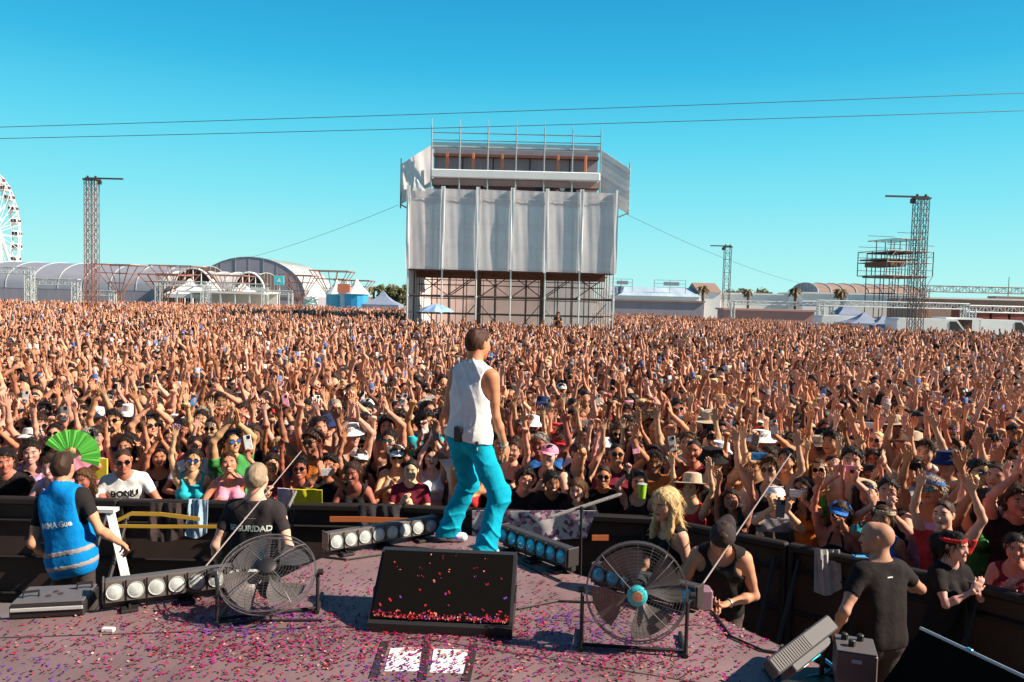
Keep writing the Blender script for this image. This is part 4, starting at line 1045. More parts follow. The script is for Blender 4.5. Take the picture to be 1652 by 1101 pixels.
# vans and stalls at the back right
def van(px, d, w, label, body, seed=0):
    e = empty('parked_van', (X(px, d), d, 0), R(90 if w < 3 else 0), label, 'van', 'vans parked behind the crowd'); L_ = max(w, 4.8)
    pr = [(-L_ / 2, .45), (-L_ / 2, 2.2), (-L_ / 2 + .15, 2.4), (L_ / 2 - 1.2, 2.4), (L_ / 2 - .5, 1.5), (L_ / 2, 1.3), (L_ / 2, .45)]
    MB().poly([(x, -.95, z) for x, z in pr], (0, 1.9, 0)).build('body', body, e)
    MB().poly([(L_ / 2 - 1.25, -.98, 2.25), (L_ / 2 - .62, -.98, 1.5), (L_ / 2 - 1.7, -.98, 1.5), (L_ / 2 - 1.7, -.98, 2.25)], (0, 1.96, 0)).build('window', M_['black'], e)
    for a in (-1, 1):
        for b in (-1, 1): MB().lathe((a * L_ * .32, b * .9, .36), [(.36, -.1), (.36, .1)], ax=(0, 1, 0), n=14).build('wheel', M_['black'], e)
van(1372, 62, 5, 'white van half hidden by the crowd under the scaffold', M_['white']); van(1500, 57, 5.4, 'white van beside the foot of the dark lattice tower', M_['white']); van(1610, 60, 5, 'grey-white van before the dark red sheds', M_['fabric_white'])
pagoda(1395, 60, 3.2, 1.9, 2.7, 'dark blue tent between white vans', 'navy'); pagoda(1366, 80, 2.6, 2.3, 4.0, 'small blue umbrella before the white wall', 'navy'); pagoda(1425, 59, 2.4, 1.8, 2.5, 'low blue tent beside the white van', 'navy')
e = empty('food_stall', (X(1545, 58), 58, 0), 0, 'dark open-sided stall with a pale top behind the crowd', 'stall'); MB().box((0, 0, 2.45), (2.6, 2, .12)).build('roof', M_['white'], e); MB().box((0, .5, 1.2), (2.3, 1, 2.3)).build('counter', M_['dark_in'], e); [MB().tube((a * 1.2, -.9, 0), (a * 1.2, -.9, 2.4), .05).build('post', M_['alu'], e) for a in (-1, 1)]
# low horizon band of distant trees and city
rnd = random.Random(5); m = MB()
for k in range(260):
    a = rnd.uniform(-300, 300); y = rnd.uniform(320, 380); leaf_cloud(m, (a, y, rnd.uniform(1, 3)), (6, 4, rnd.uniform(1.5, 3.5)), 22, rnd, 1.2)
tag(m.build('distant_treeline', leafm), 'low distant line of trees on the horizon', 'trees', None, 'stuff')

# ================================================================== STAGE AND ITS GEAR
DZ = 1.1
deckm = mat('stage_vinyl', (.215, .135, .14), .6, noise=.30, nscale=2.2, bump=.12, bscale=30)
edge = [(-60, 1003), (165, 984), (290, 966), (430, 944), (520, 900), (600, 880), (705, 858), (812, 872), (925, 926), (1010, 950), (1130, 984), (1292, 1058), (1470, 1150)]
EP = [on_plane(x, y, DZ) for x, y in edge]
poly = [(-5, -3, DZ), (-5, EP[0].y, DZ)] + [tuple(p) for p in EP] + [(EP[-1].x + 1.4, 2.4, DZ), (EP[-1].x + 1.5, -3, DZ)]
m = MB().poly([(a, b, DZ - .10) for a, b, c in poly], (0, 0, .10)); st = m.build('stage_deck', deckm); tag(st, kind='structure')
m = MB(); m.poly([(a * .97, b - .06, 0.01) for a, b, c in poly], (0, 0, DZ - .115)); tag(m.build('stage_skirt_wall', mat('black_drape', (.012, .010, .011), .9, bump=.3, bscale=6)), kind='structure')
m = MB(); m.path([Vector(p) + Vector((0, 0, -.02)) for p in poly[1:-1]], .022, 6); tag(m.build('stage_edge_trim', M_['steel_dark']), kind='structure')
tapem = mat('black_tape', (.03, .022, .022), .7)
def seam(a, b, w_):
    a, b = on_plane(*a, DZ), on_plane(*b, DZ); d = (b - a).normalized(); s = Vector((-d.y, d.x, 0)) * w_ / 2
    return [(p.x, p.y, DZ + .004) for p in (a - s, a + s, b + s, b - s)]
m = MB()
for a, b, w_ in (((0, 1030), (560, 1012), .008), ((560, 1012), (1240, 1120), .008), ((840, 1000), (1130, 1010), .006)): m.add(seam(a, b, w_), [(0, 1, 2, 3)])
tag(m.build('deck_seam_line', tapem), kind='structure')

def on_deck(px, py): return on_plane(px, py, DZ)
# white floor squares and tape strips
wsq = mat('white_vinyl', (.82, .84, .84), .5, noise=.04, nscale=6)
for q, lb in (([(630, 1047), (684, 1045), (676, 1084), (620, 1084)], 'white square stuck on the stage, nearer the steward'), ([(700, 1048), (756, 1050), (749, 1088), (693, 1086)], 'white square stuck on the stage, nearer the round fan with the blue hub')):
    tag(MB().poly([on_deck(*p) + Vector((0, 0, .001)) for p in q], (0, 0, .003)).build('floor_sticker', wsq), lb, 'sticker', 'white squares on the stage floor')
for k, (a, b) in enumerate((((622, 1036), (603, 1094)), ((689, 1036), (681, 1098)), ((765, 1040), (752, 1100)))):
    q = seam(a, b, .045)
    tag(MB().poly([Vector(p) for p in q], (0, 0, .002)).build('tape_strip', tapem), ['dark tape strip beside the white square nearer the steward', 'dark tape strip running between the two white squares', 'dark tape strip beyond the second white square'][k], 'tape', 'dark tape strips on the stage')

# ---- wedge monitor
grille = mat('speaker_grille', (.006, .005, .005), 1.0, spec=.05, bump=.3, bscale=300)
def wedge(name, c, w_, dep, h, rz, label):
    e = empty(name, c, rz, label, 'stage monitor')
    pr = [(0, 0), (0, .055), (.02, .065), (dep * .80, h), (dep * .93, h), (dep, h * .9), (dep * .95, 0)]
    MB().poly([(-w_ / 2, y, z) for y, z in pr], (w_, 0, 0)).build('body', M_['black'], e)
    a, b = Vector((0, .03, .072)), Vector((0, dep * .78, h - .002)); n = Vector((0, -(b - a).z, (b - a).y)).normalized() * .008
    g_ = MB().poly([a + Vector((-w_ / 2 + .02, 0, 0)) + n * .3, a + Vector((w_ / 2 - .02, 0, 0)) + n * .3, b + Vector((w_ / 2 - .02, 0, 0)) + n * .3, b + Vector((-w_ / 2 + .02, 0, 0)) + n * .3], n).build('grille', grille, e)
    for s in (-1, 1): MB().bbox((s * (w_ / 2 + .006), dep * .55, h * .45), (.012, .16, .06), .004).build('handle', M_['steel_dark'], e)
    return e
wc_ = (on_deck(592, 1020) + on_deck(826, 1031)) / 2; wd = (on_deck(826, 1031) - on_deck(592, 1020)); wrz = math.atan2(wd.y, wd.x)
wedge('stage_monitor', wc_, wd.length, .50, .37, wrz, 'black wedge stage monitor sprinkled with red confetti, behind the performer')

# ---- fans
wirem = mat('fan_wire', (.26, .25, .25), .5, .8); blade = mat('fan_blade', (.17, .15, .145), .45, .5, noise=.15, nscale=12)
def fan(px, py, depth, rad, legs, hubcol, label, tilt, rz, blades=3, ph=.4):
    c = at_depth(px, py, depth); e = empty('drum_fan', (c.x, c.y, DZ), rz, label, 'fan', 'round stage fans'); cz_ = c.z - DZ
    T_ = Matrix.Translation((0, 0, cz_)) @ Matrix.Rotation(tilt, 4, 'X')
    def ring(m, r, y, t): m.path([T_ @ Vector((r * math.cos(a), y, r * math.sin(a))) for a in [2 * math.pi * i / 48 for i in range(48)]], t, 4, True)
    m = MB(); dm = .075
    for sgn in (-1, 1):
        nr = 12
        for k in range(1, nr + 1): r = rad * (.22 + .76 * k / nr); ring(m, r, sgn * dm * (1 - (r / rad) ** 4 * .75), .0008)
        for k in range(20 if sgn < 0 else 12):
            a = 2 * math.pi * k / (20 if sgn < 0 else 12); m.path([T_ @ Vector((r * math.cos(a), sgn * dm * (1 - (r / rad) ** 4 * .75), r * math.sin(a))) for r in (rad * .2, rad * .5, rad * .75, rad * .9, rad)], .0007, 4)
    for y in (-.018, .018): ring(m, rad, y, .0042)
    m.build('guard', wirem, e)
    m = MB()
    for k in range(4): a = math.pi / 4 + k * math.pi / 2; m.path([T_ @ Vector((r * math.cos(a), -dm * 1.02 * (1 - (r / rad) ** 4 * .75), r * math.sin(a))) for r in (rad * .15, rad * .5, rad * .8, rad)], .0032, 5)
    m.build('guard_bar', mat('fan_guard_bar', (.12, .11, .11), .8), e)
    for k in range(blades):
        a0 = ph + 2 * math.pi * k / blades; vs = []
        for i in range(8):
            r = rad * (.17 + .72 * i / 7); w_ = (.30 + .75 * math.sin(min(1, i / 6) * 1.9)) * .95
            for j in range(5):
                u = j / 4 - .5; a = a0 + u * w_ * 1.15 + .12 * i / 7; vs.append(T_ @ Vector((r * math.cos(a), -.01 + u * .075 + .015 * math.cos(u * 3), r * math.sin(a))))
        n0 = len(vs); vs += [v + Vector((0, .003, 0)) for v in vs]
        fs = [(i * 5 + j, i * 5 + j + 1, i * 5 + j + 6, i * 5 + j + 5) for i in range(7) for j in range(4)]
        MB().add(vs, fs + [tuple(q + n0 for q in reversed(f)) for f in fs]).build('blade', blade, e, True)
    h = MB().lathe(T_ @ Vector((0, -dm - .012, 0)), [(.0, 0), (rad * .16, .002), (rad * .20, .012), (rad * .20, .035)], ax=T_.to_3x3() @ Vector((0, 1, 0)), n=28).build('hub', M_['black'] if not hubcol else hubcol[0], e, True)
    if hubcol:
        MB().lathe(T_ @ Vector((0, -dm - .016, 0)), [(.001, 0), (rad * .10, .001), (rad * .105, .004)], ax=T_.to_3x3() @ Vector((0, 1, 0)), n=24).build('hub_badge', hubcol[1], h)
        m = MB()
        for k in range(14): a = 2 * math.pi * k / 14; q = T_ @ Vector((rad * .155 * math.cos(a), -dm - .0135, rad * .155 * math.sin(a))); m.box(q, (.004, .003, .007 if k % 2 else .004))
        m.build('hub_lettering', M_['navy'], h)
    MB().lathe(T_ @ Vector((0, .03, 0)), [(.05, 0), (.07, .01), (.07, .13), (.045, .15)], ax=T_.to_3x3() @ Vector((0, 1, 0)), n=20).build('motor', M_['black'], e, True)
    inv = Matrix.Rotation(-rz, 4, 'Z')
    for k, (lx, ly) in enumerate(legs):
        p = on_deck(lx, ly) - Vector((c.x, c.y, DZ)); p = inv @ p; s = -1 if k == 0 else 1
        MB().path([(p.x, p.y, .0), (p.x, p.y, cz_ * .9), (s * (rad + .02), 0, cz_)], .011, 8).build('leg', M_['black'], e)
        MB().path([(p.x, p.y - .02, .014), (p.x, p.y + .30, .014)], .014, 8).build('foot', M_['black'], e)
        MB().lathe((s * (rad + .03), 0, cz_), [(.02, -.015), (.02, .015)], ax=(1, 0, 0), n=12).build('knob', M_['black'], e)
    a = inv @ (on_deck(*legs[0]) - Vector((c.x, c.y, DZ))); b = inv @ (on_deck(*legs[1]) - Vector((c.x, c.y, DZ)))
    MB().tube((a.x, a.y + .05, .016), (b.x, b.y + .05, .016), .011).build('crossbar', M_['black'], e)
    return e
fan(432, 925, 4.85, .29, ((350, 1008), (512, 990)), None, 'round silver fan on a black stand, in front of the guard in dark shirt', R(-57), R(8), 4, .6)
fan(1027, 956, 4.45, .285, ((937, 1050), (1106, 1061)), (mat('teal_hub', (.05, .55, .62), .35), mat('copper_badge', (.55, .25, .12), .4)), 'round fan with a bright blue hub on a black stand', R(-4), R(-6), 4, 1.9)

# ---- strips of round lamps along the stage edge
pearl = mat('lamp_reflector', (.50, .54, .53), .22, .0, noise=.3, nscale=22); pearl_blue = mat('sky_tint_lens', (.05, .42, .60), .15, .2); house = mat('lamp_housing', (.13, .11, .105), .5, .2); house_d = mat('dark_lamp_housing', (.05, .042, .042), .5, .2)  # the blue lens colour paints in the sky's reflection
def lamp_bar(a, b, h, n, lens, hm, label, lift=.06, lean=-.1):
    A, B = on_deck(*a), on_deck(*b); d = B - A; L_ = d.length; rz = math.atan2(d.y, d.x); c = (A + B) / 2
    e = empty('lamp_bar', (c.x, c.y, DZ), rz, label, 'stage light', 'strips of round lamps along the stage edge')
    Mx = Matrix.Translation((0, 0, lift + h / 2)) @ Matrix.Rotation(lean, 4, 'X')
    MB().bbox((0, .05, 0), (L_, .10, h), .008, Mx).build('housing', hm, e)
    for k in range(n):
        x = -L_ / 2 + L_ * (k + .5) / n; m = MB(); w_ = L_ / n * .93
        m.bbox((x, -.006, 0), (w_, .014, h * .94), .004, Mx); f_ = m.build('module', hm, e)
        r = min(w_, h) * .41
        m = MB().lathe(Mx @ Vector((x, -.018, 0)), [(r * 1.10, .010), (r * 1.10, -.004), (r * 1.03, -.004), (r * 1.0, .0), (r * .7, -.006), (r * .35, -.009), (.0005, -.010)], ax=Mx.to_3x3() @ Vector((0, 1, 0)), n=20, caps=False)
        m.build('lens', lens, f_, True)
        m = MB()
        for q in range(1): m.box(Mx @ Vector((x + w_ / 2, -.015, 0)), (.004, .006, h * .9))
        m.build('divider', house_d, f_)
    for s in (-.7, 0, .7):
        m = MB(); m.path([(s * L_ / 2, -.05, .012), (s * L_ / 2, .02, .03), (s * L_ / 2, .05, lift + .02)], .012, 5); m.bbox((s * L_ / 2, .04, .012), (.10, .20, .02), .004); m.build('foot', M_['black'], e)
    m = MB(); m.bbox((0, .06, .04), (L_ * 1.02, .05, .045), .005); m.build('rail', house_d, e)
    for s in (-1, 1): MB().bbox((s * (L_ / 2 + .006), .05, lift + h / 2), (.012, .11, h * 1.02), .003).build('end_cap', hm, e)
    return e
lamp_bar((168, 990), (424, 955), .140, 8, pearl, house, 'strip of white round lamps nearest the blue-vested steward')
lamp_bar((530, 900), (703, 869), .135, 8, pearl, house, 'strip of white round lamps beside the performer\'s white shoe', lift=.05)
lamp_bar((806, 886), (915, 929), .135, 7, pearl_blue, house_d, 'strip of blue round lamps beside the performer\'s bent knee', lift=.06)
lamp_bar((955, 951), (1122, 993), .135, 7, pearl_blue, house_d, 'strip of sky-tinted round lamps behind the fan with the blue hub', lift=.05)

# ---- thin rods leaning out from the stage edge
rodm = mat('pale_rod', (.45, .36, .36), .4, .2); mauve = mat('mauve_disc', (.26, .15, .20), .5)
def rod(pa, da, pb, db, r, label):
    a, b = at_depth(*pa, da), at_depth(*pb, db); e = empty('leaning_rod', (a.x, a.y, DZ), 0, label, 'rod', 'pale rods leaning over the crowd'); o = Vector((a.x, a.y, DZ))
    MB().tube(a - o, b - o, r, r * .7, 6).build('shaft', rodm, e)
    MB().path([(0, 0, a.z - DZ), (.03, .02, .05), (.05, .04, 0.0)], .014).build('bracket', M_['black'], e); return e, a - o, b - o
e, a, b = rod((322, 926), 5.35, (486, 728), 6.3, .0055, 'thin pale rod rising from a mauve disc, crossing the guard')
MB().lathe(a + Vector((-.01, -.03, -.05)), [(.001, 0), (.052, .0), (.06, .01), (.062, .05)], ax=(0, 1, 0), n=28).build('disc', mauve, e); MB().lathe(a + Vector((-.01, -.018, -.05)), [(.062, 0), (.075, .005), (.075, .10), (.06, .12)], ax=(0, 1, 0), n=24).build('disc_housing', M_['black'], e)
e, a, b = rod((1130, 948), 5.2, (1276, 732), 6.1, .006, 'thin pale rod leaning past the man looking down in a cap')
MB().bbox(a + Vector((.03, .03, -.08)), (.10, .12, .14), .01).build('base_box', mauve, e); p = a.lerp(b, .72); MB().tube(p, p + Vector((.12, .02, 0)), .006).build('clip', rodm, e)

# ---- audience microphones
furry = mat('grey_windshield', (.28, .26, .26), .9, bump=.8, bscale=120)
def mic(pbase, dep, ptop, pm0, pm1, r, label):
    b = at_depth(*pbase, dep); t = at_depth(*ptop, dep); e = empty('microphone_stand', (b.x, b.y, 0), 0, label, 'microphone', 'audience microphones on stands'); o = Vector((b.x, b.y, 0))
    MB().tube((0, 0, .02), t - o, .011).build('stand', M_['black'], e)
    m = MB(); [m.tube((0, 0, .1), (.3 * math.cos(q), .3 * math.sin(q), .01), .01) for q in (0, 2.1, 4.2)]; m.build('tripod', M_['black'], e)
    a, c = at_depth(*pm0, dep - .05), at_depth(*pm1, dep + .15); d = (c - a)
    MB().path([a - o, a - o + d * .05, a - o + d * .5, a - o + d * .95, c - o], [r * .5, r, r, r, r * .5], 10).build('microphone', furry, e)
    MB().bbox(t - o, (.03, .03, .05), .005).build('clamp', M_['black'], e)
mic((938, 935), 6.75, (938, 822), (884, 836), (1003, 797), .016, 'long grey microphone on a stand beside the floral banner')
mic((472, 900), 6.6, (472, 826), (452, 846), (478, 792), .013, 'short grey microphone on a stand beside the yellow banner')

# ---- flight case on the left
c = on_deck(100, 1000); e = empty('equipment_case', (c.x - .13, c.y + .16, DZ), R(12), 'low grey equipment case with two black handles, at the stage edge', 'case')
MB().bbox((0, 0, .045), (.42, .30, .09), .012).build('body', M_['black'], e); MB().bbox((0, 0, .094), (.40, .28, .012), .004).build('lid', mat('case_top', (.17, .15, .15), .5, .3, noise=.1), e)
for x, y in ((-.12, -.06), (.15, .05)): MB().path([(x - .04, y, .10), (x - .04, y, .135), (x + .04, y + .02, .135), (x + .04, y + .02, .10)], .009, 6).build('handle', M_['black'], e)
m = MB(); [m.bbox((x, y, .104), (.03, .02, .012), .003) for x, y in ((0, .02), (.04, -.02), (-.02, -.05))]; m.build('latch', M_['steel_dark'], e)
MB().bbox((0, -.154, .06), (.40, .012, .02), .002).build('edge_strip', M_['alu'], e)
tag(MB().bbox(tuple(on_deck(175, 1019) + Vector((0, 0, .012))), (.07, .03, .022), .003).build('wood_block', M_['white']), 'tiny white block lying at the edge of the stage', 'block')
# side flightcases down on the ground, left edge
tag(MB().bbox((-3.55, 5.3, .42), (.7, .6, .84), .02).build('pit_crate', mat('grey_crate', (.16, .13, .13), .7, noise=.2, nscale=5)), 'dark grey crate standing in the pit at the stage corner', 'crate')

# ---- light fixture at the right
grey_h = mat('grey_fixture', (.055, .05, .058), .6, .0, noise=.08, nscale=20)
c0, c1 = at_depth(1243, 1080, 3.95), at_depth(1340, 1006, 4.35); mid = (c0 + c1) / 2; d = (c1 - c0)
e = empty('tilted_light', (mid.x, mid.y, DZ), 0, 'tilted grey box light with a small cyan display, at the stage corner', 'stage light')
ux = d.normalized(); uz = Vector((.55, -.35, .75)); uz = (uz - ux * uz.dot(ux)).normalized(); uy = uz.cross(ux)
Mx = Matrix(((ux.x, uy.x, uz.x, mid.x - e.location.x), (ux.y, uy.y, uz.y, mid.y - e.location.y), (ux.z, uy.z, uz.z, mid.z - e.location.z), (0, 0, 0, 1)))
MB().bbox((0, 0, 0), (d.length, .09, .06), .008, Mx).build('head', grey_h, e)
MB().bbox((0, -.062, -.03), (d.length * .62, .045, .11), .006, Mx).build('body', grey_h, e)
MB().bbox((.05, -.087, -.02), (.052, .004, .03), .001, Mx).build('display', mat('cyan_display', (.02, .6, .62), .3, emit=(.02, .75, .75, 1.2)), e)
MB().bbox((-.055, -.087, -.04), (.05, .004, .045), .001, Mx).build('sticker', M_['white'], e)
m = MB(); [m.bbox((-d.length / 2 + .03 + k * .02, 0, .031), (.004, .07, .006), .001, Mx) for k in range(16)]; m.build('cooling_fins', house, e)
m = MB(); m.path([(-.12, 0, 0), (-.12, .02, .12), tuple(Mx @ Vector((-.1, .05, -.02)))], .014); m.path([(.12, .03, 0), (.13, .03, .16), tuple(Mx @ Vector((.12, .05, -.02)))], .014); m.bbox((0, .02, .012), (.32, .2, .024), .005); m.build('yoke', M_['black'], e)
c = at_depth(1378, 1078, 4.15); e = empty('power_box', (c.x, c.y, DZ), R(-18), 'brown-grey power box with connectors, behind the tilted light', 'box')
zb_ = .10
MB().bbox((0, 0, zb_), (.20, .22, .20), .006).build('body', mat('power_box_side', (.20, .15, .14), .5, .3), e); MB().bbox((0, 0, zb_ + .104), (.195, .215, .008), .002).build('lid', house, e)
m = MB(); [m.lathe((x, y, zb_ + .108), [(.018, 0), (.018, .03), (.012, .035)], n=10) for x, y in ((-.05, .05), (.03, .06), (-.02, -.03))]; m.build('connector', M_['black'], e)
MB().bbox((0, -.112, zb_ + .06), (.05, .006, .02), .002).build('latch', M_['alu'], e)
m = MB()
bluecab = mat('blue_cable_plug', (.03, .25, .45), .5)
cable_pts = [[(1320, 1062), (1345, 1082), (1330, 1094), (1300, 1099)], [(1395, 1075), (1350, 1095), (1310, 1098)]]
for k, pts in enumerate(cable_pts): tag(MB().path([on_deck(*p) + Vector((0, 0, .02)) for p in pts], .010, 6).build('power_cable', bluecab if k == 0 else M_['black']), ['blue plug cable under the tilted light', 'black cable from the power box under the tilted light'][k], 'cable')
for k, pts in enumerate(([(1150, 990), (1180, 1030), (1230, 1052), (1290, 1062)], [(835, 985), (900, 972), (1000, 976), (1080, 1000)], [(520, 900), (560, 905), (640, 893)], [(830, 905), (870, 925), (905, 940)], [(350, 1012), (420, 1004), (520, 1003)])):
    tag(MB().path([on_deck(*p) + Vector((0, 0, .010)) for p in pts], .008, 6).build('stage_cable', M_['black']), ['black cable curling from the fan with the blue hub to the stage edge', 'black cable passing under the fan with the blue hub', 'black cable behind the wedge monitor by the white lamps', 'black cable beside the strip of sky-tinted lamps', 'black cable under the silver fan'][k], 'cable')
# large black monitor in the right corner
a, b = at_depth(1494, 1034, 3.9), at_depth(1660, 1090, 3.35); d = (b - a); rz = math.atan2(d.y, d.x); mid = (a + b) / 2
e = empty('speaker_cabinet', (mid.x, mid.y, DZ - .1), rz, 'large black speaker cabinet with a silver edge, in the corner of the stage', 'speaker'); hh = mid.z - DZ + .1
Lc = d.length * 1.25
MB().poly([(-Lc / 2 + .04, 0, hh), (-Lc / 2 - .04, -.30, .0), (-Lc / 2 + .05, .10, 0), (-Lc / 2 + .05, .03, hh - .03)], (Lc + .3, 0, (b.z - a.z) * .5)).build('body', grille, e)
MB().tube((-Lc / 2 + .04, -.003, hh + .004), (Lc / 2 + .3, -.003, hh + (b.z - a.z) * .5 + .004), .008).build('edge_trim', M_['alu'], e)
MB().bbox((-.02, -.004, hh + .028), (.03, .014, .008), .002).build('blue_mark', pearl_blue, e)

# ---- crowd barrier
bar_m = mat('barrier_black', (.022, .018, .018), .6, .3); bar_sheet = mat('barrier_sheet', (.055, .032, .027), .75, .1, noise=.25, nscale=3)
bpts = [at_depth(-60, 806, 7.35), at_depth(640, 822, 7.35), at_depth(1118, 832, 7.2)]
BL = [Vector((-7.5, 7.2, 0)), Vector((-5.0, 7.4, 0)), Vector((-1.0, 7.45, 0)), Vector((1.35, 7.25, 0)), Vector((2.35, 6.55, 0)), Vector((3.35, 5.75, 0)), Vector((4.3, 4.75, 0)), Vector((5.2, 3.6, 0))]
def barrier(p, q, k, label):
    d = q - p; L_ = d.length; rz = math.atan2(d.y, d.x); c = (p + q) / 2; e = empty('crowd_barrier', c, rz, label, 'barrier', 'crowd barrier sections')
    MB().bbox((0, 0, 1.09), (L_ - .01, .09, .07), .015).build('top_rail', bar_m, e)
    MB().bbox((0, .02, .60), (L_ - .06, .02, .96), .004).build('sheet', bar_sheet, e)
    m = MB()
    for z in (.2, .55, .9): m.tube((-L_ / 2, -.01, z), (L_ / 2, -.01, z), .018)
    m.build('mid_rail', bar_m, e)
    for s in (-1, 1):
        MB().bbox((s * (L_ / 2 - .03), -.01, .56), (.05, .06, 1.10), .008).build('post', bar_m, e)
        MB().path([(s * (L_ / 2 - .10), -.03, 1.0), (s * (L_ / 2 - .10), -.75, .03)], .02).build('brace', bar_m, e)
    MB().bbox((0, -.40, .015), (L_ - .02, .80, .02), .004).build('foot_plate', M_['steel_dark'], e)
k = 0; names = []
for a, b in zip(BL[:-1], BL[1:]):
    n = max(1, round((b - a).length / 1.15))
    for i in range(n): names.append((a.lerp(b, i / n), a.lerp(b, (i + 1) / n)))
where = ['far beyond the steward, out past the picture edge', 'beyond the steward at the picture edge', 'beside the steward, nearest the grey crate', 'just behind the blue-vested steward', 'behind the white brace with yellow tape', 'under the person in blue swimsuit', 'behind the guard in the dark shirt', 'behind the second strip of white lamps',
         'behind the performer', 'draped with the floral banner', 'behind the fan with the blue hub', 'where the line turns, behind the blonde woman', 'behind the man looking down in a cap', 'beyond the bare-shouldered man', 'behind the bald guard', 'beside the bald guard\'s arm', 'beyond the bald guard in deep shade', 'in deep shade at the picture corner', 'last in the shaded corner', 'past the shaded corner']
for i, (a, b) in enumerate(names): barrier(a, b, i, 'dark metal crowd barrier section ' + where[min(i, len(where) - 1)])
# white brace, tape, banners
a, b = at_depth(177, 826, 6.95), at_depth(205, 945, 6.55)
o = MB(); dd = (b - a); side = Vector((1, .15, 0)).normalized() * .032; o.poly([a - side, a + side, b + side, b - side], (0, .02, 0)); o.box((a.x - .05, a.y + .02, a.z + .012), (.20, .10, .03)); ob = o.build('barrier_brace', M_['white']); tag(ob, 'white painted slanting brace bar under the steward\'s hand', 'brace bar')
yel = mat('yellow_tape', (.80, .46, .05), .6); ora = mat('orange_tape', (.75, .20, .06), .6)
def ribbon(pts, w_, m__, label, dep=7.2):
    P = [at_depth(x, y, dep) for x, y in pts]; vs = []
    for p in P: vs += [p + Vector((0, 0, w_ / 2)), p - Vector((0, 0, w_ / 2)), p + Vector((0, .006, w_ / 2)), p + Vector((0, .006, -w_ / 2))]
    fs = []
    for i in range(len(P) - 1): o = i * 4; fs += [(o, o + 1, o + 5, o + 4), (o + 2, o + 6, o + 7, o + 3), (o, o + 4, o + 6, o + 2), (o + 1, o + 3, o + 7, o + 5)]
    tag(MB().add(vs, fs).build('barrier_tape', m__), label, 'tape', 'coloured tapes on the barrier')
ribbon([(183, 843), (212, 829), (260, 830), (322, 838)], .035, yel, 'yellow tape rising from the white brace and along the barrier', 7.0)
ribbon([(183, 849), (260, 850), (362, 850)], .030, yel, 'straight lower yellow tape between the white brace and the guard', 7.0)
ribbon([(532, 838), (575, 838), (695, 842)], .05, ora, 'orange tape along the barrier behind the white lamps', 7.25)
ribbon([(955, 868), (982, 868)], .05, ora, 'short orange tape at the end of the floral banner', 6.95)
def banner_mat(name, cols, scale):
    m = mat(name, (.8, .78, .8), .8); n = m.node_tree.nodes; L = m.node_tree.links; t = n.new('ShaderNodeTexCoord'); v = n.new('ShaderNodeTexVoronoi'); v.inputs['Scale'].default_value = scale; L.new(t.outputs['Object'], v.inputs['Vector'])
    r = n.new('ShaderNodeValToRGB'); r.color_ramp.interpolation = 'CONSTANT'; el = r.color_ramp.elements; el[0].color = (*cols[0], 1); el[0].position = 0; el[1].position = .42; el[1].color = (*cols[1], 1)
    for p, c_ in zip((.6, .75, .88), cols[2:]): e_ = el.new(p); e_.color = (*c_, 1)
    s_ = n.new('ShaderNodeSeparateColor'); L.new(v.outputs['Color'], s_.inputs[0]); L.new(s_.outputs[0], r.inputs[0]); L.new(r.outputs[0], n['Principled BSDF'].inputs['Base Color']); return m
fl = banner_mat('floral_print', [(.62, .58, .60), (.50, .26, .34), (.22, .08, .18), (.60, .52, .56), (.14, .07, .14)], 26)
q = [at_depth(762, 866, 7.1), at_depth(946, 868, 6.95), at_depth(962, 824, 6.95), at_depth(762, 824, 7.1)]
ob = fabric('banner', q, 30, 8, .018, 5, fl, None, .01, .03); tag(ob, 'white floral-print banner draped over the barrier beside the performer\'s knees', 'banner')
q = [at_depth(474, 812, 7.35), at_depth(520, 811, 7.35), at_depth(520, 790, 7.3), at_depth(474, 789, 7.3)]
ob = fabric('banner', q, 12, 5, .01, 6, mat('yellow_cloth', (.75, .68, .02), .7), None, .01); tag(ob, 'yellow cloth banner on the barrier rail behind the short microphone', 'banner')
q = [at_depth(448, 812, 7.36), at_depth(473, 812, 7.36), at_depth(473, 789, 7.31), at_depth(448, 787, 7.31)]
ob = fabric('banner', q, 8, 5, .008, 7, mat('lilac_cloth', (.60, .48, .62), .7), None, .01); tag(ob, 'pale lilac cloth on the barrier rail, next to the yellow banner', 'banner')

for k, (px, py, dd, w_, col, lb) in enumerate(((268, 842, 7.28, .34, (.05, .03, .03), 'dark brown jacket hung over the barrier below the person in the lettered T-shirt'), (318, 836, 7.28, .20, (.30, .42, .52), 'pale blue cloth hung over the barrier beside the yellow tape'), (610, 846, 7.3, .42, (.035, .03, .035), 'black jacket hung over the barrier above the white lamps'),
                                                 (1250, 892, 6.72, .36, (.06, .035, .03), 'brown jacket hung over the barrier past the capped person'), (1335, 922, 6.28, .22, (.40, .36, .36), 'grey cloth hung over the barrier near the bald person'))):
    c = at_depth(px, py, dd); q = [c + Vector((-w_ / 2, -.02, -.16)), c + Vector((w_ / 2, -.02, -.13)), c + Vector((w_ / 2 * .9, .03, .17)), c + Vector((-w_ / 2 * .9, .03, .17))]
    tag(fabric('draped_cloth', q, 16, 10, .022, 80 + k, mat('cloth_drape_%s' % 'abcde'[k], col, .9, bump=.3, bscale=40), None, .012, .04), lb, 'cloth', 'clothes hung over the barrier')

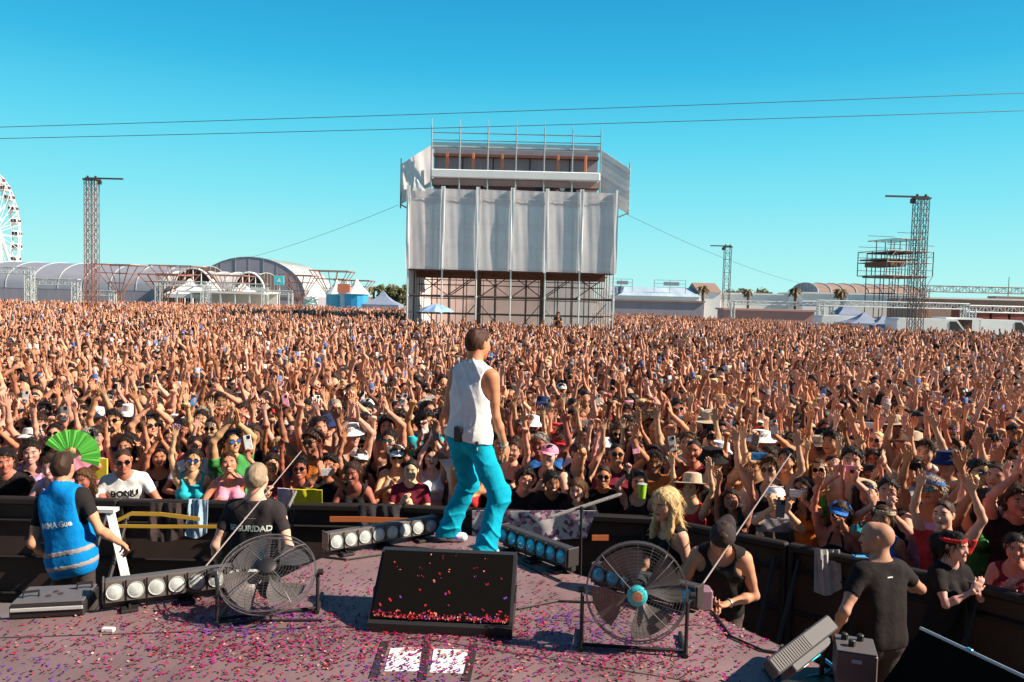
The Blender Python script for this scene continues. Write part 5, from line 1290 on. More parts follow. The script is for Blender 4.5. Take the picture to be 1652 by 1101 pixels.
# ---- confetti (one mass nobody could count)
def confetti():
    rs = np.random.RandomState(7); P = []; 
    from math import exp
    ex = np.array([[p[0], p[1]] for p in poly])
    def inside(x, y):
        c = np.zeros(len(x), bool); j = len(ex) - 1
        for i in range(len(ex)):
            xi0, yi0, xj, yj = ex[i, 0], ex[i, 1], ex[j, 0], ex[j, 1]
            t = ((yi0 > y) != (yj > y)) & (x < (xj - xi0) * (y - yi0) / (yj - yi0 + 1e-12) + xi0); c ^= t; j = i
        return c
    n = 52000; x = rs.uniform(-3.6, 3.2, n); y = rs.uniform(2.6, 7, n); ok = inside(x, y); x, y = x[ok], y[ok]
    nz = np.sin(x * 2.3 + 1.2 * np.sin(y * 3)) * np.sin(y * 2.9 + x) * .5 + .5
    nz2 = np.sin(x * 5.1 + 2 * np.sin(y * 2.2)) * np.sin(y * 6.3 + 1.7 * np.sin(x * 3)) * .5 + .5; dens = .05 + .30 * nz ** 2 + .42 * (nz2 * nz) ** 2
    for px, py, r, s in ((400, 1010, .5, 1.2), (470, 1030, .35, .9), (600, 1035, .35, .9), (700, 1038, .4, 1.), (500, 1000, .2, 1.), (960, 1045, .35, .9), (880, 1000, .5, .5), (1050, 1070, .4, .5), (1160, 1000, .25, .8), (1210, 1030, .25, .9), (560, 960, .3, .25), (330, 975, .3, .8), (120, 1040, .6, .35), (300, 1080, .8, .35), (850, 1060, .5, .4)):
        c = on_deck(px, py); dens = dens + s * np.exp(-((x - c.x) ** 2 + ((y - c.y) * 1.4) ** 2) / r ** 2) * .8
    far = np.clip((y - 5.6) / .8, 0, 1); dens *= 1 - .6 * far
    ok = rs.rand(len(x)) < dens * .95; x, y = x[ok], y[ok]; n = len(x); z = np.full(n, DZ + .004) + rs.rand(n) * .006
    pos = np.stack([x, y, z], 1); nrm = np.tile([0, 0, 1.], (n, 1)) + rs.normal(0, .16, (n, 3))
    # on the monitor: a line in its gutter and a few stuck to the grille
    ca, sa = math.cos(wrz), math.sin(wrz)
    def wp_(lx, ly, lz): return np.stack([wc_.x + lx * ca - ly * sa, wc_.y + lx * sa + ly * ca, DZ + lz], 1)
    k = 230; lx = rs.uniform(-.40, .40, k); t = np.abs(rs.normal(0, .018, k)); q = wp_(lx, .03 + t * .75, .085 + t * .62); nn = np.tile([0, -.6, .75], (k, 1)) + rs.normal(0, .35, (k, 3)); pos = np.concatenate([pos, q]); nrm = np.concatenate([nrm, nn])
    k = 40; lx = rs.uniform(-.38, .38, k); t = rs.uniform(.08, .95, k); q = wp_(lx, .03 + t * .36, .088 + t * .29); nn = np.tile([0, -.62, .78], (k, 1)) + rs.normal(0, .08, (k, 3)); pos = np.concatenate([pos, q]); nrm = np.concatenate([nrm, nn])
    n = len(pos); nrm /= np.linalg.norm(nrm, axis=1)[:, None]; a = rs.uniform(0, 6.28, n); u = np.stack([np.cos(a), np.sin(a), np.zeros(n)], 1); u -= nrm * (u * nrm).sum(1)[:, None]; u /= np.linalg.norm(u, axis=1)[:, None]; v = np.cross(nrm, u)
    l = rs.uniform(.006, .013, n)[:, None]; w_ = rs.uniform(.003, .0065, n)[:, None]; cu = (rs.rand(n) * .006)[:, None] * nrm
    V = np.stack([pos - u * l - v * w_ + cu, pos - v * w_, pos + u * l - v * w_ + cu, pos + u * l + v * w_ + cu, pos + v * w_, pos - u * l + v * w_ + cu], 1).reshape(-1, 3)
    b = np.arange(n)[:, None] * 6; F = np.concatenate([b + [[0, 1, 4, 5]], b + [[1, 2, 3, 4]]], 1).reshape(-1, 4)
    me = mesh_from(V, F, 'confetti')
    pal = np.array([(.34, .012, .10), (.40, .015, .02), (.17, .01, .035), (.42, .02, .26), (.13, .03, .28), (.55, .16, .11), (.62, .36, .32), (.07, .008, .012), (.42, .03, .18)])
    pr = np.array([.22, .14, .20, .11, .04, .05, .03, .14, .07])
    ci = rs.choice(len(pal), n, p=pr); blob = (np.sin(pos[:, 0] * 3.1) * np.sin(pos[:, 1] * 4.3) > .45); ci[blob & (rs.rand(n) < .5)] = 4
    ci[-270:] = rs.choice([1, 1, 1, 1, 0, 5, 2, 4], 270)
    col = np.concatenate([pal[ci], np.ones((n, 1))], 1); col = np.repeat(col, 2, 0)
    at = me.attributes.new('col', 'FLOAT_COLOR', 'FACE'); at.data.foreach_set('color', col.astype(np.float32).ravel())
    o = new_obj('confetti', me, mat('confetti_paper', (.5, .1, .2), .45, attr='col')); tag(o, 'red, magenta and purple paper confetti scattered over the stage', 'confetti', None, 'stuff')
confetti()

# ================================================================== PEOPLE
skin_material(); SK = MATS['skin']
CL = mat('cloth', use_objcol=True, rough=.9, bump=.30, bscale=22, noise=.10, nscale=14, spec=.2); HM = mat('hair_strands', use_objcol=True, rough=.62, spec=.25, noise=.35, nscale=26, stretch=(4, 4, .6))
LENS = mat('dark_lens', (.01, .01, .014), .08, spec=.8); FRM = mat('glasses_frame', (.02, .016, .015), .35); BLK = M_['black']
LENSB = mat('blue_lens', (.03, .10, .35), .1, spec=.9); LENSG = mat('green_lens', (.03, .40, .30), .1, spec=.9)
HAIRC = dict(black=(.014, .010, .009), brown=(.045, .022, .013), dark=(.022, .013, .010), chestnut=(.10, .045, .02), blonde=(.62, .42, .20), grey=(.30, .25, .21))
SKINC = [(.72, .37, .24), (.64, .30, .18), (.52, .22, .12), (.78, .43, .31), (.68, .33, .20), (.36, .14, .08), (.15, .055, .035)]
def c4(c): return (*c, 1)
def person(f, loc, rz, scale, skin, h=.010, label='', group=None, body=None):
    o = new_obj('person', body or body_mesh(f, h), SK); o.location = loc; o.rotation_euler = (0, 0, rz); o.scale = (scale,) * 3; o.color = c4(skin)
    tag(o, label, 'person', group); return o
def wear(o, name, me, col, mt=None, M=None, mats=None):
    q = bpy.data.objects.new(name, me); COL.objects.link(q); q.parent = o
    if not len(me.materials):
        for mm in (mats or [mt or CL]): me.materials.append(mm)
    q.color = c4(col)
    if M is not None: q.matrix_local = M
    return q
def loc_of(o, f, P):     # body coordinates -> world
    s = o.scale[0]; c, n = math.cos(o.rotation_euler[2]), math.sin(o.rotation_euler[2]); x, y, z = P
    return Vector((o.location[0] + s * (x * c - y * n), o.location[1] + s * (x * n + y * c), o.location[2] + s * z))
def mb_mesh(mb, name, mats, smooth=True):
    ob = mb.build(name, mats, None, smooth); me = ob.data; bpy.data.objects.remove(ob); return me
LIB = {}
def lib(key, fn):
    if key not in LIB: LIB[key] = fn()
    return LIB[key]
def hairlib(kind): return lib('hair_' + kind, lambda: hair_mesh(kind, .008, len(kind)))
def gl(kind='d'): return lib('gl' + kind, lambda: mb_mesh(glasses_mb(), 'sunglasses', [{'d': LENS, 'b': LENSB, 'g': LENSG}[kind], FRM]))
HATS = {
    'cap': lambda: mb_mesh(cap_mb(), 'cap', [CL]), 'backcap': lambda: mb_mesh(cap_mb(True), 'cap', [CL]),
    'bucket': lambda: mb_mesh(lathe_hat([(.150, .015), (.148, .012), (.105, .058), (.100, .06), (.088, .125), (.03, .135)]), 'bucket_hat', [CL]),
    'straw': lambda: mb_mesh(lathe_hat([(.215, .055), (.213, .050), (.11, .060), (.100, .062), (.088, .15), (.05, .165), (.01, .16)]), 'straw_hat', [CL]),
    'band': lambda: mb_mesh(lathe_hat([(.085, .050), (.0965, .050), (.0955, .076), (.085, .080)], 1.14), 'headband', [CL])}
def place_in_hand(o, f, s, obj, off=(0, 0, 0), rot=None):
    a = f['arms'][s]; p = loc_of(o, f, a['palm'] + a['n'] * .012 + npv(off)); obj.location = p
    obj.rotation_euler = (rot or (0, 0, 0))[0], (rot or (0, 0, 0))[1], o.rotation_euler[2] + (rot or (0, 0, 0))[2]
PHC = dict(black=(.015, .015, .018), white=(.75, .77, .76), silver=(.45, .46, .48), blue=(.05, .25, .60), purple=(.28, .16, .50), pink=(.75, .32, .42), red=(.6, .04, .03), grey=(.16, .16, .18))
def phone_mesh():
    me = lib('phone', lambda: mb_mesh(MB().bbox((0, 0, 0), (.074, .009, .152), .006), 'phone', [CL]))
    return me
def phone(o, f, s, col, label, land=False, two=False):
    e = new_obj('phone', phone_mesh()); e.color = c4(PHC[col])
    tag(e, label, 'phone', 'phones held up in the crowd')
    place_in_hand(o, f, s, e, (0, -.012, .045 if not land else .02), (-.12, R(90) if land else R(random.uniform(-14, 14)), 0))
    if two:
        a, b = f['arms'][-1], f['arms'][1]; e.location = loc_of(o, f, (a['palm'] + b['palm']) / 2 + npv((0, -.02, .03)))
    q = new_obj('camera_block', lib('camblk', lambda: mb_mesh(MB().bbox((0, 0, 0), (.030, .004, .032), .002), 'camera_block', [mat('phone_camera', (.02, .02, .022), .2)]))); q.parent = e; q.location = (.016, -.0065, .052)
    return e
def decal(o, f, fn, text, size, cz_, side, col, x0=0., back=True, bold=True, slant=0.):
    """lettering laid on the cloth: every point is moved to the surface"""
    cu = bpy.data.curves.new('lettering', 'FONT'); cu.body = text; cu.size = size; cu.align_x = 'CENTER'; cu.offset = size * (.03 if bold else 0); cu.resolution_u = 3
    t = bpy.data.objects.new('tmp', cu); COL.objects.link(t); bpy.context.view_layer.update()
    me0 = bpy.data.meshes.new_from_object(t.evaluated_get(bpy.context.evaluated_depsgraph_get())); bpy.data.objects.remove(t)
    bm = bmesh.new(); bm.from_mesh(me0); bmesh.ops.triangulate(bm, faces=bm.faces)
    for _ in range(2):
        long = [e for e in bm.edges if e.calc_length() > .02]
        if long: bmesh.ops.subdivide_edges(bm, edges=long, cuts=1)
    bmesh.ops.triangulate(bm, faces=bm.faces); me = bpy.data.meshes.new('lettering'); bm.to_mesh(me); bm.free()
    n = len(me.vertices); co = np.zeros(n * 3); me.vertices.foreach_get('co', co); co = co.reshape(-1, 3)
    sg = 1 if back else -1
    L = np.stack([x0 + (-co[:, 0] * sg), np.zeros(n), cz_ + co[:, 1] + slant * co[:, 0]], 1)
    lo_, hi_ = np.zeros(n), np.full(n, .30)          # bisection along the local y axis
    for _ in range(14):
        mid_ = (lo_ + hi_) / 2; Q = L.copy(); Q[:, 1] = sg * mid_; D = fn(xf(f['Mt'], Q)); ins = D < 0; lo_ = np.where(ins, mid_, lo_); hi_ = np.where(ins, hi_, mid_)
    L[:, 1] = sg * (hi_ + .004); W = xf(f['Mt'], L).astype(np.float32); me.vertices.foreach_set('co', W.ravel()); me.update(); me.materials.append(CL)
    q = bpy.data.objects.new('lettering', me); COL.objects.link(q); q.parent = o; q.color = c4(col); return q

# ---------------- the performer
ps = 1.045; pb = at_depth(758, 700, 6.22); PRZ = R(146)
def to_local(p, base, rz, s):
    d = Vector(p) - Vector(base); c, n = math.cos(-rz), math.sin(-rz); return ((d.x * c - d.y * n) / s, (d.x * n + d.y * c) / s, d.z / s)
base = (pb.x, pb.y, DZ)
def foot_at(px, py, lift=.085):
    p = on_plane(px, py, DZ); p.z = DZ + lift * ps; return to_local(p, base, PRZ, ps)
fr, fl_ = foot_at(782, 908), foot_at(716, 872)
def wdir(x, y, z=0.): c, n = math.cos(-PRZ), math.sin(-PRZ); return (x * c - y * n, x * n + y * c, z)
f = figure('m', lean=.10, twist=0., pelvis=(0, 0, .885), head=(-.06, -.06, .0), fat=.87, headscale=.97,
           arms={-1: dict(t=(.03, -.20, -.505), pole=(.15, 1, 0), palm=(-1, .2, 0), kind='relax'), 1: dict(t=(.00, -.12, -.49), pole=(.2, 1, 0), palm=(-1, 0, 0), kind='relax')},
           feet={-1: fr, 1: fl_}, knees={-1: wdir(1, .15), 1: wdir(.75, .6)}, toe={-1: wdir(.55, .8), 1: wdir(.96, -.12)})
P_ = person(f, base, PRZ, ps, (.62, .26, .14), .0065, 'person in white tank top and baggy turquoise trousers, standing on stage with back to us')
def tank_perf(P):
    L = xi(f['Mt'], P); x, y, z = L[:, 0], L[:, 1], L[:, 2]; ax = np.abs(x)
    D = sdf(P, f['torso']) - (.014 + .038 * np.clip((.42 - z) / .4, 0, 1)) + .007 * np.sin(15 * x + 5 * np.sin(4 * z + 1) + 7 * z) * np.clip((.45 - z) / .25, 0, 1) - .011 * (1 - np.abs(np.sin(13 * x + 2.2 * np.sin(5 * z) + 3.2 * z + .6))) ** 3 * np.clip((.50 - z) / .3, .15, 1) - .006 * (1 - np.abs(np.sin(24 * x - 9 * z + 2 * np.sin(6 * z)))) ** 3
    D = np.maximum(D, .085 - np.sqrt(x ** 2 + ((y + .02) * .85) ** 2 + (z - .545) ** 2))
    D = np.maximum(D, .090 - np.sqrt(((ax - .232) * .9) ** 2 + ((z - .40) * .62) ** 2 + ((y - .01) * .35) ** 2)); return np.maximum(D, -.035 + .02 * np.sin(9 * x) - z)
lo, hi = pbounds(f['torso'], .09); wear(P_, 'tank_top', mesh_sdf('tank_top', tank_perf, lo, hi, .006), (.80, .80, .82))
# baggy trousers with creases
def baggy_fn(P):
    tp = f['torso'][:2]; L = xi(f['Mt'], P); D = sdf(P, tp) - .018
    for s in (-1, 1):
        l = f['legs'][s]; H_, K_, A_ = l['H'], l['K'], l['A'] - npv((0, 0, .045)); lp = [PR(H_, K_, .090, .074, k=.05), PR(K_, A_, .070, .080, k=.05)]
        d = sdf(P, lp); u = (P - K_) @ unit(A_ - K_); v = np.linalg.norm(P - A_, axis=1)
        rg = lambda q: (1 - np.abs(np.sin(q))) ** 2.5
        px_, py_, pz_ = P[:, 0], P[:, 1], P[:, 2]
        d += -.016 * rg(30 * u + 2.2 * np.sin(14 * px_ + s) + 6 * py_) * np.exp(-((u - .34) / .12) ** 2) - .013 * rg(26 * u + 14 * px_ * s - 8 * py_) * np.exp(-(u / .10) ** 2) - .008 * rg(11 * px_ + 9 * py_ + 4 * pz_ + 1.5 * np.sin(9 * pz_ + s)) - .010 * rg(24 * pz_ + 20 * px_ * s + 10 * py_) * np.exp(-((pz_ - H_[2] + .08) / .09) ** 2) + .004 + .004 * np.sin(26 * px_ + 17 * py_ + 5 * np.sin(7 * pz_))
        d = np.maximum(d, (.012 if s == -1 else .055) - P[:, 2]); D = smin(D, d, .008 + .07 * np.exp(-(np.linalg.norm(P - H_, axis=1) / .15) ** 2))
    return np.maximum(D - .007 + .004 * np.sin(22 * P[:, 2] + 14 * P[:, 0]), L[:, 2] - .055)
pr = f['torso'][:2] + f['legs'][-1]['leg'] + f['legs'][1]['leg']; lo, hi = pbounds(pr, .10); lo[2] = -.02
tr = wear(P_, 'trousers', mesh_sdf('trousers', baggy_fn, lo, hi, .006), (.0, .36, .52))
wear(P_, 'hair', hair_mesh('fade', .006, 2.), (.062, .024, .014), HM, f['Mh'])
for i, me in enumerate(shoe_mesh(f, .007)):
    q = wear(P_, 'shoe', me, (.75, .75, .78)); l = f['legs'][(-1, 1)[i]]; A, fw_ = Vector(l['A']), Vector(l['fw']); sd = fw_.cross(Vector((0, 0, 1)))
    for s in (-1, 1): wear(q, 'shoe_stripe', mb_mesh(MB().path([A + sd * s * .044 + fw_ * t + Vector((0, 0, zz_)) for t, zz_ in ((-.03, -.035), (.03, -.05), (.09, -.035), (.12, -.05))], .011, 5), 'shoe_stripe', [CL]), (.16, .08, .42))
P_.scale = (ps * .94, ps, ps)
T = lambda *v: xf(f['Mt'], npv([v]))[0]
belt = MB().bbox((0, 0, 0), (.075, .03, .115), .008); wear(P_, 'belt_pack', mb_mesh(belt, 'belt_pack', [BLK]), (0, 0, 0), M=f['Mh'].__class__.Translation(T(-.005, .150, .005)))
m_ = MB().bbox((0, 0, 0), (.11, .025, .035), .006); wear(P_, 'waist_strap', mb_mesh(m_, 'waist_strap', [BLK]), (0, 0, 0), M=Matrix.Translation(T(-.135, .075, -.045)) @ Matrix.Rotation(R(-52), 4, 'Z'))
m_ = MB().bbox((0, 0, 0), (.10, .010, .016), .003); wear(P_, 'pocket_trim', mb_mesh(m_, 'pocket_trim', [M_['alu']]), (0, 0, 0), M=Matrix.Translation(T(-.147, .083, -.085)) @ Matrix.Rotation(R(-52), 4, 'Z'))
a = f['arms'][-1]; m_ = MB().ring(Vector(a['W']) - Vector(a['d']) * .01, .0275, .006, a['d'], 20, 6); wear(P_, 'bracelet', mb_mesh(m_, 'bracelet', [M_['alu']]), (0, 0, 0))
m_ = MB().ring(T(0, .008, .515), .070, .0035, f['Mt'][:3, :3] @ npv((0, -.35, 1)), 32, 6); wear(P_, 'necklace', mb_mesh(m_, 'necklace', [M_['alu']]), (0, 0, 0))

# ---------------- staff in the pit
def staff(px, py_top, depth, height, rz, sex, skin, label, h=.0085, px_hip=None, **kw):
    """standing on the ground with the top of the head at the given place"""
    s = height / 1.76; x = at_depth(px_hip or px, py_top, depth).x; f = figure(sex, **kw); return person(f, (x, depth, 0), rz, s, skin, h, label), f
hv = dict(group=None)
o, f = staff(80, 745, 6.2, 1.82, R(184), 'm', SKINC[1], 'person in a bright blue vest with grey reflective bands, back turned, in the pit', px_hip=116, fat=.86,
             side=.17, twist=-.05, head=(.12, .15, -.15), arms={1: dict(t=(.05, -.10, -.44), pole=(.3, 1, 0), palm=(-1, 0, 0), kind='fist'), -1: dict(t=(.16, -.16, -.43), pole=(.4, 1, -.5), palm=(-.3, 0, -1), kind='grip')}, feet={1: (.2, .02, .085), -1: (-.16, .02, .085)})
o.scale = (o.scale[0] * .86, o.scale[1], o.scale[2]); wear(o, 'shirt', top_mesh(f, 'tee', .010, .014), (.02, .017, .018)); wear(o, 'trousers', bottom_mesh(f), (.055, .042, .040)); wear(o, 'hair', hairlib('fade'), HAIRC['brown'], HM, f['Mh'])
ff = f
def vest_fn(P):
    L = xi(ff['Mt'], P); x, y, z = L[:, 0], L[:, 1], L[:, 2]; ax = np.abs(x)
    D = sdf(P, ff['torso']) - (.031 + .030 * np.clip((.42 - z) / .4, 0, 1)) + .005 * np.sin(19 * x + 5 * np.sin(5 * z) + 6 * z)
    D = np.maximum(D, .088 - np.sqrt(x ** 2 + ((y + .03) * .8) ** 2 + (z - .56) ** 2)); D = np.maximum(D, ax * 1.0 - .158 - .30 * np.clip(.28 - z, 0, 1)); return np.maximum(D, -.14 - z)
lo, hi = pbounds(ff['torso'], .10); v = wear(o, 'vest', mesh_sdf('vest', vest_fn, lo, hi, .009), (.0, .22, .62))
for zc in (.06, -.05):
    wear(v, 'reflective_band', mesh_sdf('reflective_band', lambda P: np.maximum(vest_fn(P) - .003, np.abs(xi(ff['Mt'], P)[:, 2] - zc) - .020), lo, hi, .009), (.34, .30, .30))
decal(v, ff, vest_fn, 'MMA Gue', .062, .265, 1, (.80, .85, .88), slant=-.02)
o, f = staff(413, 760, 6.2, 1.76, R(178), 'm', SKINC[3], 'person in a dark T-shirt with pale lettering on the back, standing in the pit', fat=1.08, head=(0, .0, 0),
             arms={1: dict(t=(.12, -.04, -.49), kind='relax'), -1: dict(t=(.13, -.10, -.46), kind='relax')})
fg = top_fn(f, 'tee', .016, .012); ff2 = f; t_ = wear(o, 'shirt', top_mesh(f, 'tee', .010, .016, .012), (.035, .028, .032)); wear(o, 'trousers', bottom_mesh(f), (.03, .025, .025)); wear(o, 'hair', hairlib('fade'), (.34, .25, .17), HM, f['Mh'])
decal(t_, f, fg, 'SEGURIDAD', .062, .305, 1, (.62, .70, .64)); decal(t_, f, fg, '● ———', .022, .395, 1, (.6, .6, .6), x0=.0, bold=False)
o, f = staff(1425, 855, 5.3, 1.66, R(198), 'm', (.52, .26, .17), 'bald person in a black polo shirt, seen from behind while reaching towards the crowd', fat=1.1, lean=.05, head=(.05, .75, 0),
             arms={-1: dict(t=(.28, -.30, -.22), pole=(.5, 1, -.3), palm=(-.5, 0, -.8), kind='open'), 1: dict(t=(.12, -.10, -.42), pole=(.9, .9, 0), palm=(-1, 0, 0), kind='relax')})
t_ = wear(o, 'shirt', top_mesh(f, 'polo', .010, .016, .014, 3.), (.020, .015, .016)); wear(o, 'trousers', bottom_mesh(f), (.05, .035, .035)); fg = top_fn(f, 'polo', .016, .014, 3.); decal(t_, f, fg, '▬▬', .022, .425, 1, (.8, .78, .75))
o, f = staff(1164, 862, 5.75, 1.62, R(-14), 'm', SKINC[1], 'man in a sleeveless black top and backwards cap, looking down at something in the hands', lean=.22, head=(.62, -.25, 0.05),
             arms={1: dict(t=(-.12, -.22, -.27), pole=(1, .6, -.4), palm=(-.3, .2, 1), kind='grip'), -1: dict(t=(-.06, -.26, -.30), pole=(1, .6, -.3), palm=(-.3, .2, 1), kind='grip')})
o['label'] = 'person in a sleeveless black top and dark backwards cap, looking down in the pit'
wear(o, 'shirt', top_mesh(f, 'tank', .010, .016, .01), (.018, .015, .016)); wear(o, 'trousers', bottom_mesh(f), (.09, .065, .065)); wear(o, 'hair', hairlib('fade'), HAIRC['brown'], HM, f['Mh']); wear(o, 'cap', lib('hat_backcap', HATS['backcap']), (.05, .038, .04), M=f['Mh'] @ Matrix.Scale(1.05, 4))
a = f['arms'][1]; wear(o, 'wristwatch', mb_mesh(MB().ring(Vector(a['W']) - Vector(a['d']) * .02, .028, .007, a['d'], 18, 6), 'wristwatch', [M_['alu']]), (0, 0, 0))
o, f = staff(1079, 797, 6.0, 1.70, R(-62), 'f', SKINC[0], 'person with long blonde hair and a black sleeveless top, turned sideways in the pit', head=(.15, .1, 0), arms={-1: dict(t=(.10, -.12, -.45), kind='relax'), 1: dict(t=(.10, -.14, -.44), kind='relax')})
wear(o, 'shirt', top_mesh(f, 'tank', .010, .013), (.015, .013, .014)); wear(o, 'trousers', bottom_mesh(f), (.02, .018, .02)); wear(o, 'hair', hairlib('locks'), HAIRC['blonde'], HM, f['Mh'])

# ---------------- crowd figures: a wardrobe of poses, each a body with the clothes cut to it
UP = dict(pole=(1, .5, -.2), palm=(0, -1, 0))
def arm_up(dx=0, dy=0, kind='open'): return dict(t=(.08 + dx, -.10 + dy, .50), pole=(1, .5, -.2), palm=(0, -1, 0), kind=kind)
DOWN = dict(t=(.09, -.10, -.47), kind='relax')
def POSES(j):
    r = lambda a: j.uniform(-a, a)
    return {
        'both arms raised': {-1: arm_up(r(.14), r(.1), j.choice(['open', 'open', 'vee'])), 1: arm_up(r(.14), r(.1), 'open')},
        'both fists raised': {-1: dict(t=(.08 + r(.05), -.18, .34 + r(.08)), pole=(1, .3, -.6), palm=(0, -1, 0), kind='fist'), 1: dict(t=(.10 + r(.05), -.2, .36 + r(.08)), pole=(1, .3, -.6), palm=(0, -1, 0), kind='point')},
        'one arm raised straight up': {-1: arm_up(r(.1), r(.12), j.choice(['point', 'open', 'fist'])), 1: dict(t=(.02, -.28, -.22), pole=(.8, .6, -.6), palm=(-.5, 0, .5), kind='relax')},
        'one arm pointing at the stage': {-1: dict(t=(.05 + r(.1), -.42, .26), pole=(1, .3, -.6), palm=(0, 0, -1), kind='point'), 1: DOWN},
        'holding up a phone in one hand': {-1: dict(t=(.02 + r(.08), -.24, .40 + r(.06)), pole=(1, .2, -.5), palm=(0, -1, 0), kind='grip', hd=(0, .05, 1)), 1: dict(t=(.0, -.25, -.15), pole=(.8, .6, -.6), palm=(-.6, 0, .4), kind='relax')},
        'filming with both hands': {-1: dict(t=(-.12, -.33, .20 + r(.06)), pole=(1, .1, -1), palm=(.6, .8, 0), kind='grip', hd=(.1, 0, 1)), 1: dict(t=(-.10, -.33, .20), pole=(1, .1, -1), palm=(.6, .8, 0), kind='grip', hd=(.1, 0, 1))},
        'clapping overhead': {-1: dict(t=(-.135, -.12, .47 + r(.03)), pole=(1, 0, -.1), palm=(-1, 0, 0), kind='open', hd=(-.1, -.1, 1)), 1: dict(t=(-.135, -.12, .47), pole=(1, 0, -.1), palm=(-1, 0, 0), kind='open', hd=(-.1, -.1, 1))},
        'making a heart with both hands': {-1: dict(t=(-.10, -.22, .36), pole=(1, 0, -.4), palm=(-.6, .4, 0), kind='relax', hd=(-.5, 0, .9)), 1: dict(t=(-.10, -.22, .36), pole=(1, 0, -.4), palm=(-.6, .4, 0), kind='relax', hd=(-.5, 0, .9))},
        'hands clasped at the chest': {-1: dict(t=(-.12, -.26, -.10 + r(.04)), pole=(1, .2, -1), palm=(-.4, .5, 0), kind='relax', hd=(-.4, -.2, .8)), 1: dict(t=(-.12, -.26, -.10), pole=(1, .2, -1), palm=(-.4, .5, 0), kind='fist', hd=(-.4, -.2, .8))},
        'arms resting on the barrier': {-1: dict(t=(-.02, -.34, -.28), pole=(1, .3, -.3), palm=(0, 0, -1), kind='relax', hd=(-.9, -.3, 0)), 1: dict(t=(-.04, -.30, -.27), pole=(1, .3, -.3), palm=(0, 0, -1), kind='relax', hd=(-.9, -.4, 0))},
    }
order = ['both arms raised', 'one arm raised straight up', 'holding up a phone in one hand', 'filming with both hands', 'clapping overhead', 'both fists raised', 'one arm pointing at the stage', 'hands clasped at the chest', 'making a heart with both hands', 'arms resting on the barrier']
VAR = []
jr = random.Random(11)
reps = {'both arms raised': 3, 'one arm raised straight up': 3, 'holding up a phone in one hand': 3, 'filming with both hands': 2, 'clapping overhead': 1, 'arms resting on the barrier': 1}
for pn in order:
    for sex in 'fm':
        for rep in range(reps.get(pn, 1)):
            A = POSES(jr)[pn]
            if rep % 2: A = {-k: v for k, v in A.items()}
            lean_ = .38 if 'resting' in pn else jr.uniform(-.04, .10)
            f = figure(sex, lean=lean_, side=jr.uniform(-.06, .06), twist=jr.uniform(-.15, .15), head=(jr.uniform(-.22, .02) - lean_ * .5, jr.uniform(-.3, .3), jr.uniform(-.12, .12)), arms=A, fat=jr.uniform(.88, 1.04), headscale=1.05)
            v = dict(f=f, sex=sex, pose=pn, body=body_mesh(f, .0105), bot=bottom_mesh(f, 'shorts' if jr.random() < .5 else 'trousers', .018), tops={})
            for kd in ((['tank', 'crop', 'bikini', 'tee'] if sex == 'f' else ['tee', 'tank', None]) if rep == 0 else (['crop', 'tank', 'bandeau'] if sex == 'f' else ['tee', 'tank', None])):
                v['tops'][kd] = top_mesh(f, kd, .0125, .011, 0 if kd in ('crop', 'bikini', 'bandeau') else .012, jr.random() * 6) if kd else None
            v['free'] = [s for s in (-1, 1)]; v['ph'] = -1 if not (rep % 2) else 1
            VAR.append(v)
print('variants', len(VAR), round(time.time() - T0, 1))

TOPC = dict(black=(.016, .013, .014), white=(.76, .76, .76), red=(.60, .03, .03), navy=(.02, .035, .12), pink=(.78, .30, .42), turquoise=(.02, .42, .50), yellow=(.80, .58, .04), grey=(.24, .24, .26), orange=(.75, .22, .04), green=(.06, .30, .08), lilac=(.45, .33, .62), beige=(.55, .42, .30), maroon=(.20, .02, .04), blue=(.04, .18, .55))
TOPN = {'tank': 'tank top', 'crop': 'crop top', 'bikini': 'bikini top', 'tee': 'T-shirt', 'bandeau': 'strapless top', None: 'no shirt'}
HATN = {'cap': 'cap', 'backcap': 'backwards cap', 'bucket': 'bucket hat', 'straw': 'wide straw hat', 'band': 'headband'}
USED = set()
PLACES = {}
def place_phrase(x, y, px):
    d = y; row = 'front row' if PLACES.get('row') == 0 else None
    marks = [(60, 'above the steward'), (230, 'above the yellow tape'), (415, "behind the grey-haired guard"), (560, 'behind the white lamps'), (700, "left of the performer's legs"), (860, "right of the performer's legs"), (960, 'behind the floral banner'), (1085, 'behind the blonde person'), (1190, 'behind the capped person'), (1330, 'past the pale rod'), (1440, 'behind the bald guard'), (1600, 'near the picture edge')]
    return min(marks, key=lambda q: abs(q[0] - px))[1]
